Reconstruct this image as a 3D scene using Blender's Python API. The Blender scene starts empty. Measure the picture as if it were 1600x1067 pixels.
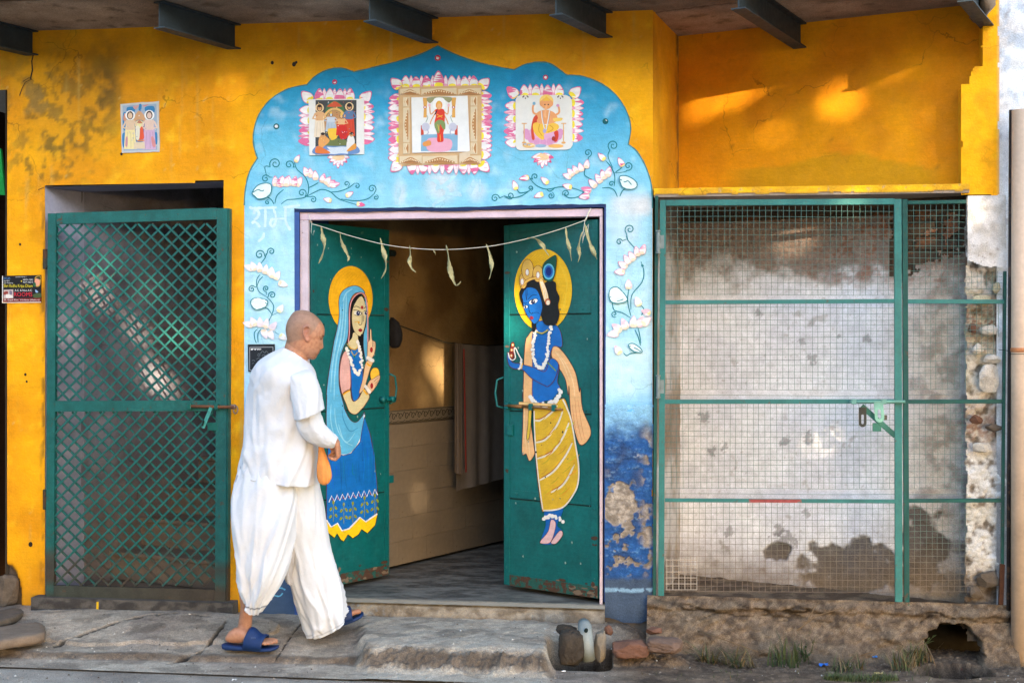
import bpy, bmesh, math, random
import numpy as np
from math import radians, sin, cos, pi, sqrt, atan2
from mathutils import Vector, Matrix
from mathutils.geometry import tessellate_polygon, delaunay_2d_cdt

S = bpy.context.scene
COL = S.collection
random.seed(7)

# ------------------------------------------------------------------ camera, sky, sun, exposure
F, PHI, D0, EZ, HY = 2175.0, radians(8.2), 7.3, 1.55, 525.0
CP, SP = cos(PHI), sin(PHI)
cam = bpy.data.cameras.new('camera')
cam.sensor_width = 36.0
cam.lens = F / 1600 * 36
cam.shift_y = -(533.5 - HY) / 1600
cam.clip_end = 400
cam_o = bpy.data.objects.new('camera', cam)
cam_o.location = (0, -D0, EZ)
cam_o.rotation_euler = (radians(90), 0, PHI)
COL.objects.link(cam_o)
S.camera = cam_o

SUN_AZ, SUN_EL = radians(27), radians(14.5)
SUNV = Vector((sin(SUN_AZ) * cos(SUN_EL), -cos(SUN_AZ) * cos(SUN_EL), sin(SUN_EL)))
wd = bpy.data.worlds.new('World'); S.world = wd; wd.use_nodes = True
wn = wd.node_tree; bgn = wn.nodes['Background']
sky = wn.nodes.new('ShaderNodeTexSky'); sky.sky_type = 'NISHITA'; sky.sun_disc = False
sky.sun_elevation = SUN_EL; sky.sun_rotation = pi - SUN_AZ
sky.air_density = 1.0; sky.dust_density = 1.0; sky.ozone_density = 0.9
wn.links.new(sky.outputs[0], bgn.inputs['Color']); bgn.inputs['Strength'].default_value = 0.15
sl = bpy.data.lights.new('sun', 'SUN'); sl.energy = 4.0; sl.angle = radians(0.55); sl.color = (1.0, 0.80, 0.55)
so = bpy.data.objects.new('sun', sl); so.rotation_euler = SUNV.to_track_quat('Z', 'Y').to_euler(); so.location = SUNV * 40
COL.objects.link(so)
vs = S.view_settings
vs.view_transform = 'Standard'; vs.look = 'None'; vs.gamma = 1; vs.use_curve_mapping = False
S.display_settings.display_device = 'sRGB'
vs.exposure = 2.85
S.cycles.use_guiding = True; S.cycles.use_light_tree = False; S.cycles.use_adaptive_sampling = False; S.cycles.max_bounces = 8; S.cycles.diffuse_bounces = 5; S.cycles.use_denoising = True

# ------------------------------------------------------------------ helpers: photograph survey -> world
def dirv(px, py):
    a = (px - 800) / F
    return Vector((a * CP - SP, a * SP + CP, -(py - HY) / F))
CAMP = Vector((0, -D0, EZ))
def W(px, py, Y=0.0):
    d = dirv(px, py); return CAMP + d * ((Y + D0) / d.y)
def G(px, py, z=0.0):
    d = dirv(px, py); return CAMP + d * ((z - EZ) / d.z)
def proj(X, Y, Z):
    x = X * CP + (Y + D0) * SP; f = -X * SP + (Y + D0) * CP
    return 800 + F * x / f, HY - F * (Z - EZ) / f
class Plane:
    def __init__(s, p0, n): s.p = Vector(p0); s.n = Vector(n).normalized()
    def pt(s, px, py, off=0.0):
        d = dirv(px, py); t = (s.p - CAMP).dot(s.n) / d.dot(s.n)
        return CAMP + d * t + s.n * off
UV = Vector((0.3365, 0.9417, 0)); VV = Vector((0.9417, -0.3365, 0)); ZV = Vector((0, 0, 1))
FRONT = Plane((0, 0, 0), (0, -1, 0))

def lin(c):
    c = np.asarray(c, float) / 255.0
    return np.where(c <= 0.04045, c / 12.92, ((c + 0.055) / 1.055) ** 2.4)
def A(r, g, b, k=0.86): return tuple(lin((r, g, b)) * k)

# ------------------------------------------------------------------ numpy noise
def _h(ix, iy, s):
    n = (ix.astype(np.int64) * 374761393 + iy.astype(np.int64) * 668265263 + s * 1442695041) & 0x7fffffff
    n = ((n ^ (n >> 13)) * 1274126177) & 0x7fffffff
    return ((n ^ (n >> 16)) & 0xffff) / 65535.0
def vn(x, y, s=0):
    x = np.asarray(x, float); y = np.asarray(y, float)
    ix = np.floor(x); iy = np.floor(y); fx = x - ix; fy = y - iy; rx, ry = fx, fy
    fx = fx * fx * (3 - 2 * fx); fy = fy * fy * (3 - 2 * fy)
    def g(i, j, u, v):
        t = _h(ix + i, iy + j, s) * 2 * pi; return np.cos(t) * u + np.sin(t) * v
    a = g(0, 0, rx, ry); b = g(1, 0, rx - 1, ry); c = g(0, 1, rx, ry - 1); d = g(1, 1, rx - 1, ry - 1)
    return np.clip(.5 + .82 * ((a + (b - a) * fx) * (1 - fy) + (c + (d - c) * fx) * fy), 0, 1)
def fbm(x, y, o=4, s=0):
    r = 0; am = 1; t = 0
    for i in range(o):
        ca, sa = cos(.6 * i), sin(.6 * i); xx = np.asarray(x) * 2 ** i; yy = np.asarray(y) * 2 ** i
        r = r + am * vn(xx * ca - yy * sa + i * 17.3, xx * sa + yy * ca + i * 9.1, s + i); t += am; am *= .5
    return r / t
def ss(a, b, x):
    t = np.clip((np.asarray(x, float) - a) / (b - a), 0, 1); return t * t * (3 - 2 * t)
def mixc(a, b, m):
    m = np.asarray(m)[..., None]; return np.asarray(a) * (1 - m) + np.asarray(b) * m

# ------------------------------------------------------------------ materials
def mat(name, col=None, rough=.8, var=.12, vscale=9.0, bump=.15, bscale=70.0, metal=0.0, spec=.3,
        rust=None, rust_at=.62, rust_scale=14.0, bump2=0.0, b2scale=8.0, sheen=0.0, stretch=None, speck=0.0, spscale=260, cracks=0.0, brush=0.0):
    m = bpy.data.materials.new(name); m.use_nodes = True
    nt = m.node_tree; N = nt.nodes; L = nt.links
    b = N['Principled BSDF']; b.inputs['Roughness'].default_value = rough; b.inputs['Metallic'].default_value = metal
    b.inputs['Specular IOR Level'].default_value = spec
    if sheen: b.inputs['Sheen Weight'].default_value = sheen
    tc = N.new('ShaderNodeTexCoord'); co = tc.outputs['Object']
    if stretch:
        mp = N.new('ShaderNodeMapping'); mp.inputs['Scale'].default_value = stretch
        L.new(co, mp.inputs['Vector']); co = mp.outputs[0]
    if col is None:
        at = N.new('ShaderNodeAttribute'); at.attribute_name = 'Col'; base = at.outputs['Color']
    else:
        rgb = N.new('ShaderNodeRGB'); rgb.outputs[0].default_value = (*col, 1); base = rgb.outputs[0]
    def noise(sc, det=5, ro=.6):
        n = N.new('ShaderNodeTexNoise'); n.inputs['Scale'].default_value = sc
        n.inputs['Detail'].default_value = det; n.inputs['Roughness'].default_value = ro
        L.new(co, n.inputs['Vector']); return n.outputs['Fac']
    def rng(src, a, b_, c, d):
        r = N.new('ShaderNodeMapRange'); r.inputs[1].default_value = a; r.inputs[2].default_value = b_
        r.inputs[3].default_value = c; r.inputs[4].default_value = d; L.new(src, r.inputs[0]); return r.outputs[0]
    def mul(c_, f_):
        mx = N.new('ShaderNodeMix'); mx.data_type = 'RGBA'; mx.blend_type = 'MULTIPLY'; mx.inputs[0].default_value = 1
        L.new(c_, mx.inputs[6]); L.new(f_, mx.inputs[7]); return mx.outputs[2]
    if var:
        base = mul(base, rng(noise(vscale), .3, .7, 1 - var, 1 + var * .6))
        base = mul(base, rng(noise(vscale * 9, 3), .3, .7, 1 - var * .5, 1 + var * .3))
    if speck:
        base = mul(base, rng(noise(spscale, 2, .5), .36, .64, 1 - speck, 1 + speck * .9))
    if brush:
        mq = N.new('ShaderNodeMapping'); mq.inputs['Scale'].default_value = (7, 7, 60); mq.inputs['Rotation'].default_value = (.25, .3, 0); L.new(tc.outputs['Object'], mq.inputs['Vector'])
        nb = N.new('ShaderNodeTexNoise'); nb.inputs['Scale'].default_value = 1.6; nb.inputs['Detail'].default_value = 4; L.new(mq.outputs[0], nb.inputs['Vector'])
        base = mul(base, rng(nb.outputs['Fac'], .35, .65, 1 - brush, 1 + brush * .7))
    if cracks:
        vo = N.new('ShaderNodeTexVoronoi'); vo.feature = 'DISTANCE_TO_EDGE'; vo.inputs['Scale'].default_value = 2.6
        wv = N.new('ShaderNodeVectorMath'); wv.operation = 'MULTIPLY_ADD'; nz = N.new('ShaderNodeTexNoise'); nz.inputs['Scale'].default_value = 7; nz.inputs['Detail'].default_value = 5; L.new(co, nz.inputs['Vector'])
        L.new(nz.outputs['Color'], wv.inputs[0]); wv.inputs[1].default_value = (.22, .22, .22); L.new(co, wv.inputs[2]); L.new(wv.outputs[0], vo.inputs['Vector'])
        cm = rng(vo.outputs['Distance'], .004, .010, 1 - cracks, 1.0); gm = N.new('ShaderNodeMix'); gm.data_type = 'FLOAT'
        L.new(rng(noise(1.7, 2), .52, .60, 0, 1), gm.inputs[0]); gm.inputs[2].default_value = 1.0; L.new(cm, gm.inputs[3]); base = mul(base, gm.outputs[0])
    if rust is not None:
        mx = N.new('ShaderNodeMix'); mx.data_type = 'RGBA'
        L.new(rng(noise(rust_scale, 8, .7), rust_at, rust_at + .05, 0, 1), mx.inputs[0]); L.new(base, mx.inputs[6])
        mx.inputs[7].default_value = (*rust, 1); base = mx.outputs[2]
    L.new(base, b.inputs['Base Color'])
    if bump or bump2:
        h = noise(bscale, 6, .65)
        bp = N.new('ShaderNodeBump'); bp.inputs['Strength'].default_value = bump; bp.inputs['Distance'].default_value = .01
        L.new(h, bp.inputs['Height'])
        if bump2:
            bq = N.new('ShaderNodeBump'); bq.inputs['Strength'].default_value = bump2; bq.inputs['Distance'].default_value = .03
            L.new(noise(b2scale, 4), bq.inputs['Height']); L.new(bq.outputs[0], bp.inputs['Normal'])
        L.new(bp.outputs[0], b.inputs['Normal'])
    if var and rough > .3:
        L.new(rng(noise(vscale * 3), .3, .7, max(0, rough - .1), min(1, rough + .1)), b.inputs['Roughness'])
    return m

RUST = A(95, 58, 38, .8)
M_WALL = mat('limewash_paint', None, rough=.85, var=.12, vscale=6, bump=.3, bscale=90, bump2=.22, b2scale=11, speck=.05, cracks=.4, brush=.03)
M_PAINT = mat('mural_paint', None, rough=.75, var=.12, vscale=18, bump=.25, bscale=120, bump2=.15, b2scale=11, speck=.04, brush=.035, cracks=.2)
M_ENAMEL = mat('sign_paint', None, rough=.6, var=.14, vscale=22, bump=.12, bscale=120, brush=.05)
M_FIG = mat('figure_enamel', None, rough=.5, var=.14, vscale=16, bump=.12, bscale=60, brush=.05, speck=.05, rust=A(24, 112, 106, .7), rust_at=.66, rust_scale=34)
M_PRINT = mat('printed_paper', None, rough=.6, var=.06, vscale=25, bump=.08, bscale=40)
M_ROUGH = mat('rough_plaster', None, rough=.92, var=.2, vscale=22, bump=.55, bscale=110, speck=.14, spscale=240)
M_GROUND = mat('worn_concrete', None, rough=.95, var=.22, vscale=9, bump=.8, bscale=130, bump2=.3, b2scale=30, speck=.26, spscale=190)
M_TEAL = mat('green_enamel_on_steel', A(18, 108, 98, .62), rough=.5, var=.16, vscale=11, bump=.12, bscale=60, rust=A(120, 130, 110, .5), rust_at=.69, rust_scale=24)
M_GREEN = mat('dark_green_door_enamel', A(10, 104, 104, .76), rough=.45, var=.26, vscale=5, bump=.2, bscale=40, rust=A(88, 150, 138, .65), rust_at=.66, rust_scale=17, brush=.05, speck=.06)
M_TEALATTR = mat('weathered_green_enamel', None, rough=.55, var=.28, vscale=16, bump=.3, bscale=80, rust=A(104, 80, 62, .55), rust_at=.61, rust_scale=24, speck=.12)
M_RUST = mat('rusted_steel', RUST, rough=.85, var=.35, vscale=25, bump=.5, bscale=90)
M_BEAM = mat('grey_painted_steel', A(62, 74, 82, .62), rough=.6, var=.2, vscale=10, bump=.15, bscale=60, rust=A(78, 66, 58, .6), rust_at=.66)
M_SLAB = mat('stone_roof_slab', A(176, 156, 138, .72), rough=.9, var=.2, vscale=4, bump=.25, bscale=50)
M_PINK = mat('pink_paint', A(222, 196, 208, .85), rough=.75, var=.12, vscale=10, bump=.2, bscale=90)
M_LILAC = mat('lilac_limewash', A(176, 176, 196, .7), rough=.9, var=.18, vscale=5, bump=.2, bscale=60)
M_STEP = mat('stair_stone', A(160, 138, 118, .56), rough=.9, var=.25, vscale=9, bump=.3, bscale=60)
M_DARKWALL = mat('dark_brown_wall', A(104, 90, 76, .5), rough=.95, var=.25, vscale=4)  # one even dark brown for inner, stair and gap walls

# ------------------------------------------------------------------ object helpers
def tag(o, label=None, cat=None, group=None, kind=None):
    if label: o['label'] = label
    if cat: o['category'] = cat
    if group: o['group'] = group
    if kind: o['kind'] = kind
    return o
def thing(name, label, cat, loc=(0, 0, 0), group=None):
    o = bpy.data.objects.new(name, None); o.location = loc; o.empty_display_size = .1; COL.objects.link(o)
    return tag(o, label, cat, group)
def wloc(o):
    return o.location + o.matrix_parent_inverse.translation + (wloc(o.parent) if o.parent else Vector((0, 0, 0)))
def link(name, me, m, parent=None):
    o = bpy.data.objects.new(name, me); COL.objects.link(o)
    if m is not None and len(me.materials) == 0: me.materials.append(m)
    if parent is not None:
        o.parent = parent
        o.matrix_parent_inverse = Matrix.Translation(-wloc(parent))
    return o
def setcol(me, cols):
    at = me.color_attributes.new('Col', 'FLOAT_COLOR', 'POINT')
    c = np.ones((len(me.vertices), 4), np.float32); c[:, :3] = cols
    at.data.foreach_set('color', c.ravel())
def npmesh(name, V, Fq, cols=None, smooth=False):
    me = bpy.data.meshes.new(name)
    V = np.asarray(V, np.float32)
    if isinstance(Fq, np.ndarray):
        nf, k = Fq.shape
        me.vertices.add(len(V)); me.vertices.foreach_set('co', V.ravel())
        me.loops.add(nf * k); me.loops.foreach_set('vertex_index', Fq.ravel().astype(np.int32))
        me.polygons.add(nf); me.polygons.foreach_set('loop_start', np.arange(nf, dtype=np.int32) * k)
        me.update(calc_edges=True); me.validate()
    else:
        me.from_pydata([tuple(v) for v in V], [], [tuple(f) for f in Fq]); me.update()
    if cols is not None: setcol(me, cols)
    if smooth: me.polygons.foreach_set('use_smooth', np.ones(len(me.polygons), bool))
    return me
def relief(name, O, U, V, N, lu, lv, res, func, m, parent, smooth=True):
    """a finely divided sheet at O spanned by U, V (unit vectors); func gives height along N, colour and which cells stay"""
    nu = max(2, int(round(lu / res)) + 1); nv = max(2, int(round(lv / res)) + 1)
    a, b = np.meshgrid(np.linspace(0, lu, nu), np.linspace(0, lv, nv)); a = a.ravel(); b = b.ravel()
    P = np.array(O)[None] + a[:, None] * np.array(U)[None] + b[:, None] * np.array(V)[None]
    px, py = proj(P[:, 0], P[:, 1], P[:, 2])
    h, c, keep = func(px, py, a, b, P)
    P = P + np.asarray(h)[:, None] * np.array(N)[None]
    i = np.arange(nu * nv).reshape(nv, nu)
    q = np.stack([i[:-1, :-1], i[:-1, 1:], i[1:, 1:], i[1:, :-1]], -1).reshape(-1, 4)
    if keep is not None: q = q[keep[q].all(1)]
    q = q.astype(np.int32)
    nrm = np.cross(np.array(U), np.array(V))
    if np.dot(nrm, np.array(N)) < 0: q = q[:, ::-1].copy()
    used = np.unique(q); mp = np.zeros(len(P), np.int32); mp[used] = np.arange(len(used))
    me = npmesh(name, P[used], mp[q], np.broadcast_to(np.asarray(c), (len(P), 3))[used], smooth)
    return link(name, me, m, parent)

class MB:
    def __init__(s): s.v = []; s.f = []; s.c = []; s.col = None
    def add(s, vs, fs):
        o = len(s.v); s.v += [tuple(v) for v in vs]; s.f += [tuple(i + o for i in f) for f in fs]
        s.c += [s.col or (1, 1, 1)] * len(vs); return s
    def box(s, c, hx, hy, hz):
        c, hx, hy, hz = Vector(c), Vector(hx), Vector(hy), Vector(hz)
        vs = [c + hx * a + hy * b + hz * d for a in (-1, 1) for b in (-1, 1) for d in (-1, 1)]
        return s.add(vs, [(0, 1, 3, 2), (4, 6, 7, 5), (0, 4, 5, 1), (2, 3, 7, 6), (0, 2, 6, 4), (1, 5, 7, 3)])
    def bar(s, p, q, w, t, n=Vector((0, -1, 0))):
        p, q = Vector(p), Vector(q); d = (q - p); l = d.length; d.normalize(); n = Vector(n)
        sd = d.cross(n).normalized(); n2 = sd.cross(d)
        return s.box((p + q) / 2, d * l / 2, sd * w / 2, n2 * t / 2)
    def tube(s, pts, r, seg=8, cap=True):
        pts = [Vector(p) for p in pts]; n = len(pts); rs = r if isinstance(r, (list, tuple)) else [r] * n
        vs = []; ref = None
        for i, p in enumerate(pts):
            d = (pts[min(i + 1, n - 1)] - pts[max(i - 1, 0)]).normalized()
            if ref is None:
                ref = Vector((0, 0, 1)) if abs(d.z) < .9 else Vector((1, 0, 0))
            a = d.cross(ref).normalized(); ref = a.cross(d).normalized()
            for k in range(seg):
                t = 2 * pi * k / seg; vs.append(p + (a * cos(t) + ref * sin(t)) * rs[i])
        fs = [(i * seg + k, i * seg + (k + 1) % seg, (i + 1) * seg + (k + 1) % seg, (i + 1) * seg + k) for i in range(n - 1) for k in range(seg)]
        if cap: fs += [tuple(range(seg))[::-1], tuple(range((n - 1) * seg, n * seg))]
        return s.add(vs, fs)
    def loft(s, rings, cap0=True, cap1=True):
        k = len(rings[0]); vs = [p for r in rings for p in r]; n = len(rings)
        fs = [(i * k + j, i * k + (j + 1) % k, (i + 1) * k + (j + 1) % k, (i + 1) * k + j) for i in range(n - 1) for j in range(k)]
        if cap0: fs.append(tuple(range(k))[::-1])
        if cap1: fs.append(tuple(range((n - 1) * k, n * k)))
        return s.add(vs, fs)
    def mesh(s, name, smooth=False, col=False):
        me = bpy.data.meshes.new(name); me.from_pydata(s.v, [], s.f); me.update()
        bm = bmesh.new(); bm.from_mesh(me); bmesh.ops.recalc_face_normals(bm, faces=bm.faces); bm.to_mesh(me); bm.free()
        if col: setcol(me, np.array(s.c))
        if smooth: me.polygons.foreach_set('use_smooth', np.ones(len(me.polygons), bool))
        return me
    def build(s, name, m, parent=None, smooth=False, col=False, bevel=0):
        o = link(name, s.mesh(name, smooth, col), m, parent)
        if bevel:
            b = o.modifiers.new('bevel', 'BEVEL'); b.width = bevel; b.segments = 2; b.limit_method = 'ANGLE'
        return o

def catmull(pts, closed=True, n=6):
    P = [np.array(p, float) for p in pts]; m = len(P); out = []
    rngi = range(m if closed else m - 1)
    for i in rngi:
        if closed: a, b, c, d = P[i - 1], P[i], P[(i + 1) % m], P[(i + 2) % m]
        else: a, b, c, d = P[max(i - 1, 0)], P[i], P[i + 1], P[min(i + 2, m - 1)]
        for k in range(n):
            t = k / n
            out.append(.5 * (2 * b + (c - a) * t + (2 * a - 5 * b + 4 * c - d) * t * t + (3 * b - a - 3 * c + d) * t ** 3))
    if not closed: out.append(P[-1])
    return [tuple(p) for p in out]

def hwall(x, z): return .0045 * (fbm(np.asarray(x) * 2.1, np.asarray(z) * 2.1, 3, 5) - .5) + .0022 * (fbm(np.asarray(x) * 13, np.asarray(z) * 13, 3, 9) - .5)

class Paint:
    """flat painted shapes laid one above the other on a surface"""
    def __init__(s, plane, base=.0012, step=.00005, hfun=None, T=None):
        s.pl, s.off, s.step, s.h, s.T = plane, base, step, hfun, T
        s.v, s.f, s.c = [], [], []
    def _pt(s, p):
        if s.T: p = s.T(*p)
        q = s.pl.pt(p[0], p[1])
        o = s.off + (float(s.h(q.x, q.z)) if s.h else 0)
        return q + s.pl.n * o
    def raw(s, pts, tris, col):
        o = len(s.v); s.v += [tuple(s._pt(p)) for p in pts]; s.f += [tuple(i + o for i in t) for t in tris]
        s.c += [col] * len(pts) if not isinstance(col, list) else col; s.off += s.step
    def poly(s, pts, col, sm=True, n=5):
        if sm: pts = catmull(pts, True, n)
        tr = tessellate_polygon([[Vector((p[0], p[1], 0)) for p in pts]]); s.raw(pts, tr, col); return s
    def ell(s, cx, cy, rx, ry, col, rot=0, n=24):
        c, d = cos(rot), sin(rot)
        pts = [(cx + rx * cos(t) * c - ry * sin(t) * d, cy + rx * cos(t) * d + ry * sin(t) * c) for t in [2 * pi * k / n for k in range(n)]]
        return s.poly(pts, col, False)
    def stroke(s, pts, w, col, closed=False, sm=True, taper=0.0, n=6, jit=0.0):
        if sm and len(pts) > 2: pts = catmull(pts, closed, n)
        elif closed: pts = list(pts) + [pts[0]]
        if closed and sm: pts = pts + [pts[0]]
        P = [np.array(p, float) for p in pts]; m = len(P); L = []; R = []
        for i in range(m):
            if closed: d = P[(i + 1) % (m - 1)] - P[(i - 1) % (m - 1)] if m > 2 else P[1] - P[0]
            else: d = P[min(i + 1, m - 1)] - P[max(i - 1, 0)]
            l = np.hypot(*d) or 1; nn = np.array((-d[1], d[0])) / l
            ww = w * .5 * (1 - taper * abs(2 * i / max(m - 1, 1) - 1) ** 3) * (1 + (random.random() - .5) * jit)
            L.append(P[i] + nn * ww); R.append(P[i] - nn * ww)
        pts2 = [tuple(p) for p in L + R]
        tris = []
        for i in range(m - 1): tris += [(i, i + 1, m + i + 1), (i, m + i + 1, m + i)]
        s.raw(pts2, tris, col); return s
    def shape(s, pts, fill, line, w=1.2, sm=True):
        s.poly(pts, fill, sm); s.stroke(pts, w, line, closed=True, sm=sm); return s
    def spiral(s, cx, cy, r, a0, turns, w, col, tail=None):
        pts = []
        n = int(18 * abs(turns)) + 2
        for k in range(n):
            t = k / (n - 1); rr = r * (1 - .88 * t); an = a0 + 2 * pi * turns * t
            pts.append((cx + rr * cos(an), cy + rr * sin(an)))
        if tail: pts = catmull([*tail, pts[0]], False, 5)[:-1] + pts
        s.stroke(pts, w, col, sm=False, taper=.5)
    def build(s, name, m, parent):
        me = bpy.data.meshes.new(name); me.from_pydata(s.v, [], s.f); me.update()
        n = s.pl.n
        bm = bmesh.new(); bm.from_mesh(me)
        for f in bm.faces:
            if f.normal.dot(n) < 0: f.normal_flip()
        bm.to_mesh(me); bm.free(); setcol(me, np.array(s.c)); return link(name, me, m, parent)

class Routed(Paint):
    """paint that keeps the motifs of different places in objects of their own"""
    def __init__(s, key, *a, **k): super().__init__(*a, **k); s.key = key; s.sub = {}
    def raw(s, pts, tris, col):
        k = s.key(pts[0][0], pts[0][1])
        if k not in s.sub: s.sub[k] = Paint(s.pl, s.off, s.step, s.h, s.T)
        s.sub[k].off = s.off; s.sub[k].raw(pts, tris, col); s.off += s.step
    def build(s, name, m, parent): return [p.build(name, m, parent) for p in s.sub.values()]
# ================================================================== ground
ROAD_Z = -.045
def ground_height(px, py, a, b, P):
    X, Y = P[:, 0], P[:, 1]
    n1 = fbm(X * 1.7, Y * 1.7, 4, 21); n2 = fbm(X * 9, Y * 9, 4, 22); n3 = fbm(X * 38, Y * 38, 3, 23)
    edge = -.83 + (px / 1600) * .30 + .05 * (fbm(X * 3, Y * 0 + 1, 3, 4) - .5)           # pavement / road line
    # left apron: patched concrete with a broken lip
    left = -.012 + .062 * ss(-.75, -.1, Y) - .012 * (1 - ss(.25, .75, n1)) + .010 * (n2 - .5) + .004 * (n3 - .5)
    lip = ss(0, .045, Y - edge - .07 * (n2 - .5) - .03 * (n3 - .5))
    h = ROAD_Z + (left - ROAD_Z) * lip
    # a patch of thicker screed on the left with a cracked rim
    ctr = (X + 3.0) / .75; rim = ctr ** 2 + ((Y + .33) / .28) ** 2 + .7 * (n1 - .5)
    h = h + .016 * ss(1.02, .98, rim + .25 * (n2 - .5))
    # platform in front of the doorway
    pl = ss(552, 575, px + 24 * (n2 - .5)) * ss(868, 848, px + 10 * (n2 - .5))
    pe = -.70 + .05 * (n1 - .5) + .16 * (n2 - .5) * ss(720, 560, px)
    plat = .052 + .006 * (n2 - .5)
    face = ss(-.17 - .06 * n2, .015, Y - pe)
    hp = ROAD_Z + .012 * n2 + (plat - ROAD_Z) * face + (.05 * (n3 - .5) + .05 * (n2 - .5)) * ss(0, .3, face) * ss(1, .75, face)
    h = h * (1 - pl) + hp * pl
    # right: dug earth bank with a gutter in front of it
    rt = ss(880, 1010, px + 20 * (n2 - .5))
    bank = ss(-.27 - .06 * (n1 - .5), -.07, Y + .05 * (n2 - .5) + .02 * (n3 - .5))
    n4 = fbm(X * 90, Y * 90, 2, 24); hr = -.085 + .016 * n2  + .022 * (n3 - .5) + .012 * (n4 - .5) + .012 * (n2 - .5)
    gut = ss(edge + .015, edge + .06, Y)
    hr = ROAD_Z * (1 - gut) + hr * gut
    h = h * (1 - rt) + hr * rt
    # mound of mortar round the broken corner
    mound = np.exp(-(((px - 1010) / 62) ** 2 + ((Y + .42) / .17) ** 2) ** 2)
    h = h + .075 * mound * (.7 + .6 * n2)
    h = h + .10 * np.exp(-((px - 985) / 66) ** 2) * ss(-.34, -.04, Y) * (.8 + .4 * n2)
    # open drain mouth in front of the door post, and the outfall hole at the right
    d1 = ss(1.12, .93, ((px - 906) / 50) ** 4 + ((Y + .52) / .17) ** 4 + .35 * (n2 - .5))
    h = h * (1 - d1) + (-.34) * d1
    d2 = ss(1.2, .7, ((px - 1490) / 60) ** 2 + ((Y + .36) / .22) ** 2 + .5 * (n2 - .5))
    h = h - .13 * d2
    # screed left behind the foot of the walls
    h = np.where((Y > -.01) & (px < 1000), np.maximum(h, .02), h)
    # colours
    conc = mixc(A(208, 190, 168, .7), A(170, 152, 136, .64), ss(.3, .7, n1))
    conc = mixc(conc, A(208, 192, 172, .64), ss(.5, .75, n2) * .5)
    conc = mixc(conc, A(214, 200, 180, .66), pl * .8)
    dirt = mixc(A(158, 132, 108, .5), A(112, 92, 76, .46), ss(.35, .7, n2))
    dirt = mixc(dirt, A(190, 166, 140, .55), ss(.55, .8, n3) * .6)
    c = mixc(conc, dirt, np.clip(rt + mound * .6, 0, 1))
    c = mixc(c, A(112, 88, 70, .42), ss(.06, .0, np.abs(Y - edge - .03)) * .75 * (1 - pl))
    c = mixc(c, A(128, 104, 84, .42), ss(.1, .4, face) * ss(1, .7, face) * pl * .8)
    c = mixc(c, A(40, 34, 30, .4), np.clip(d2, 0, 1) * .95)
    c = mixc(c, A(70, 60, 50, .4), d1 * .8)
    g5 = fbm(X * 30 + h * 20, Y * 30 + h * 40, 4, 26); c = c * (.72 + .56 * g5[:, None]); c = mixc(c, A(90, 76, 64, .45), ss(.52, .62, fbm(X * 5, Y * 7, 5, 27)) * .35)
    # cracks
    for pts in ([(322, 1000), (480 - 260, 988), (540 - 320, 985)],):
        pass
    def crack(pts, w, dep):
        nonlocal h, c
        d = np.full(len(px), 1e9)
        for (x0, y0), (x1, y1) in zip(pts[:-1], pts[1:]):
            t = np.clip(((px - x0) * (x1 - x0) + (py - y0) * (y1 - y0)) / ((x1 - x0) ** 2 + (y1 - y0) ** 2), 0, 1)
            d = np.minimum(d, np.hypot(px - x0 - t * (x1 - x0), (py - y0 - t * (y1 - y0)) * 1.6))
        m = ss(w * .75, w * .3, d + 6 * (n2 - .5) + 3 * (n3 - .5)); h = h - dep * m; c = mixc(c, A(56, 46, 38, .4), m * .85)
    crack([(85, 1003), (130, 994), (180, 984), (235, 977), (290, 976), (330, 980)], 2.8, .012)
    crack([(354, 984), (335, 1000), (315, 1012), (290, 1018), (262, 1022)], 3.4, .02)
    crack([(560, 968), (585, 955 + 12), (640, 966), (720, 971), (800, 968)], 2.2, .008)
    crack([(470, 985), (450, 1003), (432, 1020)], 2.2, .006)
    return h, c, None
pavement = relief('pavement', (-4.6, -1.0, 0), (1, 0, 0), (0, 1, 0), (0, 0, 1), 6.9, 1.16, .0056, ground_height, M_GROUND, None)
tag(pavement, kind='structure')
def bank_fn(px, py, a, b, P):
    n1 = fbm(a * 4, b * 7, 4, 171); n2 = fbm(a * 17, b * 24, 4, 172); n3 = fbm(a * 60, b * 70, 4, 173)
    z = P[:, 2]; f = np.clip((.21 - z) / .30, 0, 1)
    out = .02 + .16 * f ** 1.5 * (.7 + .6 * n1) + .05 * (n1 - .5) + .03 * (n2 - .5) + .016 * (n3 - .5)
    lip = ss(.10, .02, np.abs(f - .16 - .12 * (n1 - .5))) * .02; out = out + lip
    hole = ss(1.15, .75, ((px - 1484) / 44) ** 2 + ((py - 1010) / 38) ** 2 + .8 * (n2 - .5)); out = out - .22 * hole
    hol = np.exp(-((px - 1030) / 60) ** 2) * .05; out = out + hol * f
    c = mixc(A(160, 136, 112, .52), A(112, 94, 78, .46), ss(.38, .62, .5 * n1 + .5 * n2)); n4 = fbm(a * 30, b * 36, 5, 174); c = mixc(c, A(190, 168, 142, .56), ss(.5, .72, n4) * .5); c = mixc(c, A(98, 82, 68, .44), ss(.45, .30, n4) * .5); c = mixc(c, A(176, 158, 136, .54), ss(.52, .66, n1) * .35)
    ck = ss(.02, .008, np.abs(fbm(a * 2.2, b * 9, 3, 175) - .5)) * ss(.0, .2, f) * ss(.5, .25, f); c = mixc(c, A(50, 40, 32, .4), ck * .8); out = out - .012 * ck
    c = mixc(c, A(30, 26, 22, .4), hole); c = mixc(c, A(120, 100, 82, .46), ss(.6, 1, f) * .5)  # hole interior coloured near black, its shade painted in
    return out, c, hole < .55
bank = relief('earth_bank', (W(1012, 960).x, -.02, -.12), (1, 0, 0), (0, 0, 1), (0, -1, 0), W(1582, 960).x - W(1012, 960).x, .325, .0065, bank_fn, M_GROUND, None)
tag(bank, kind='structure')
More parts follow.
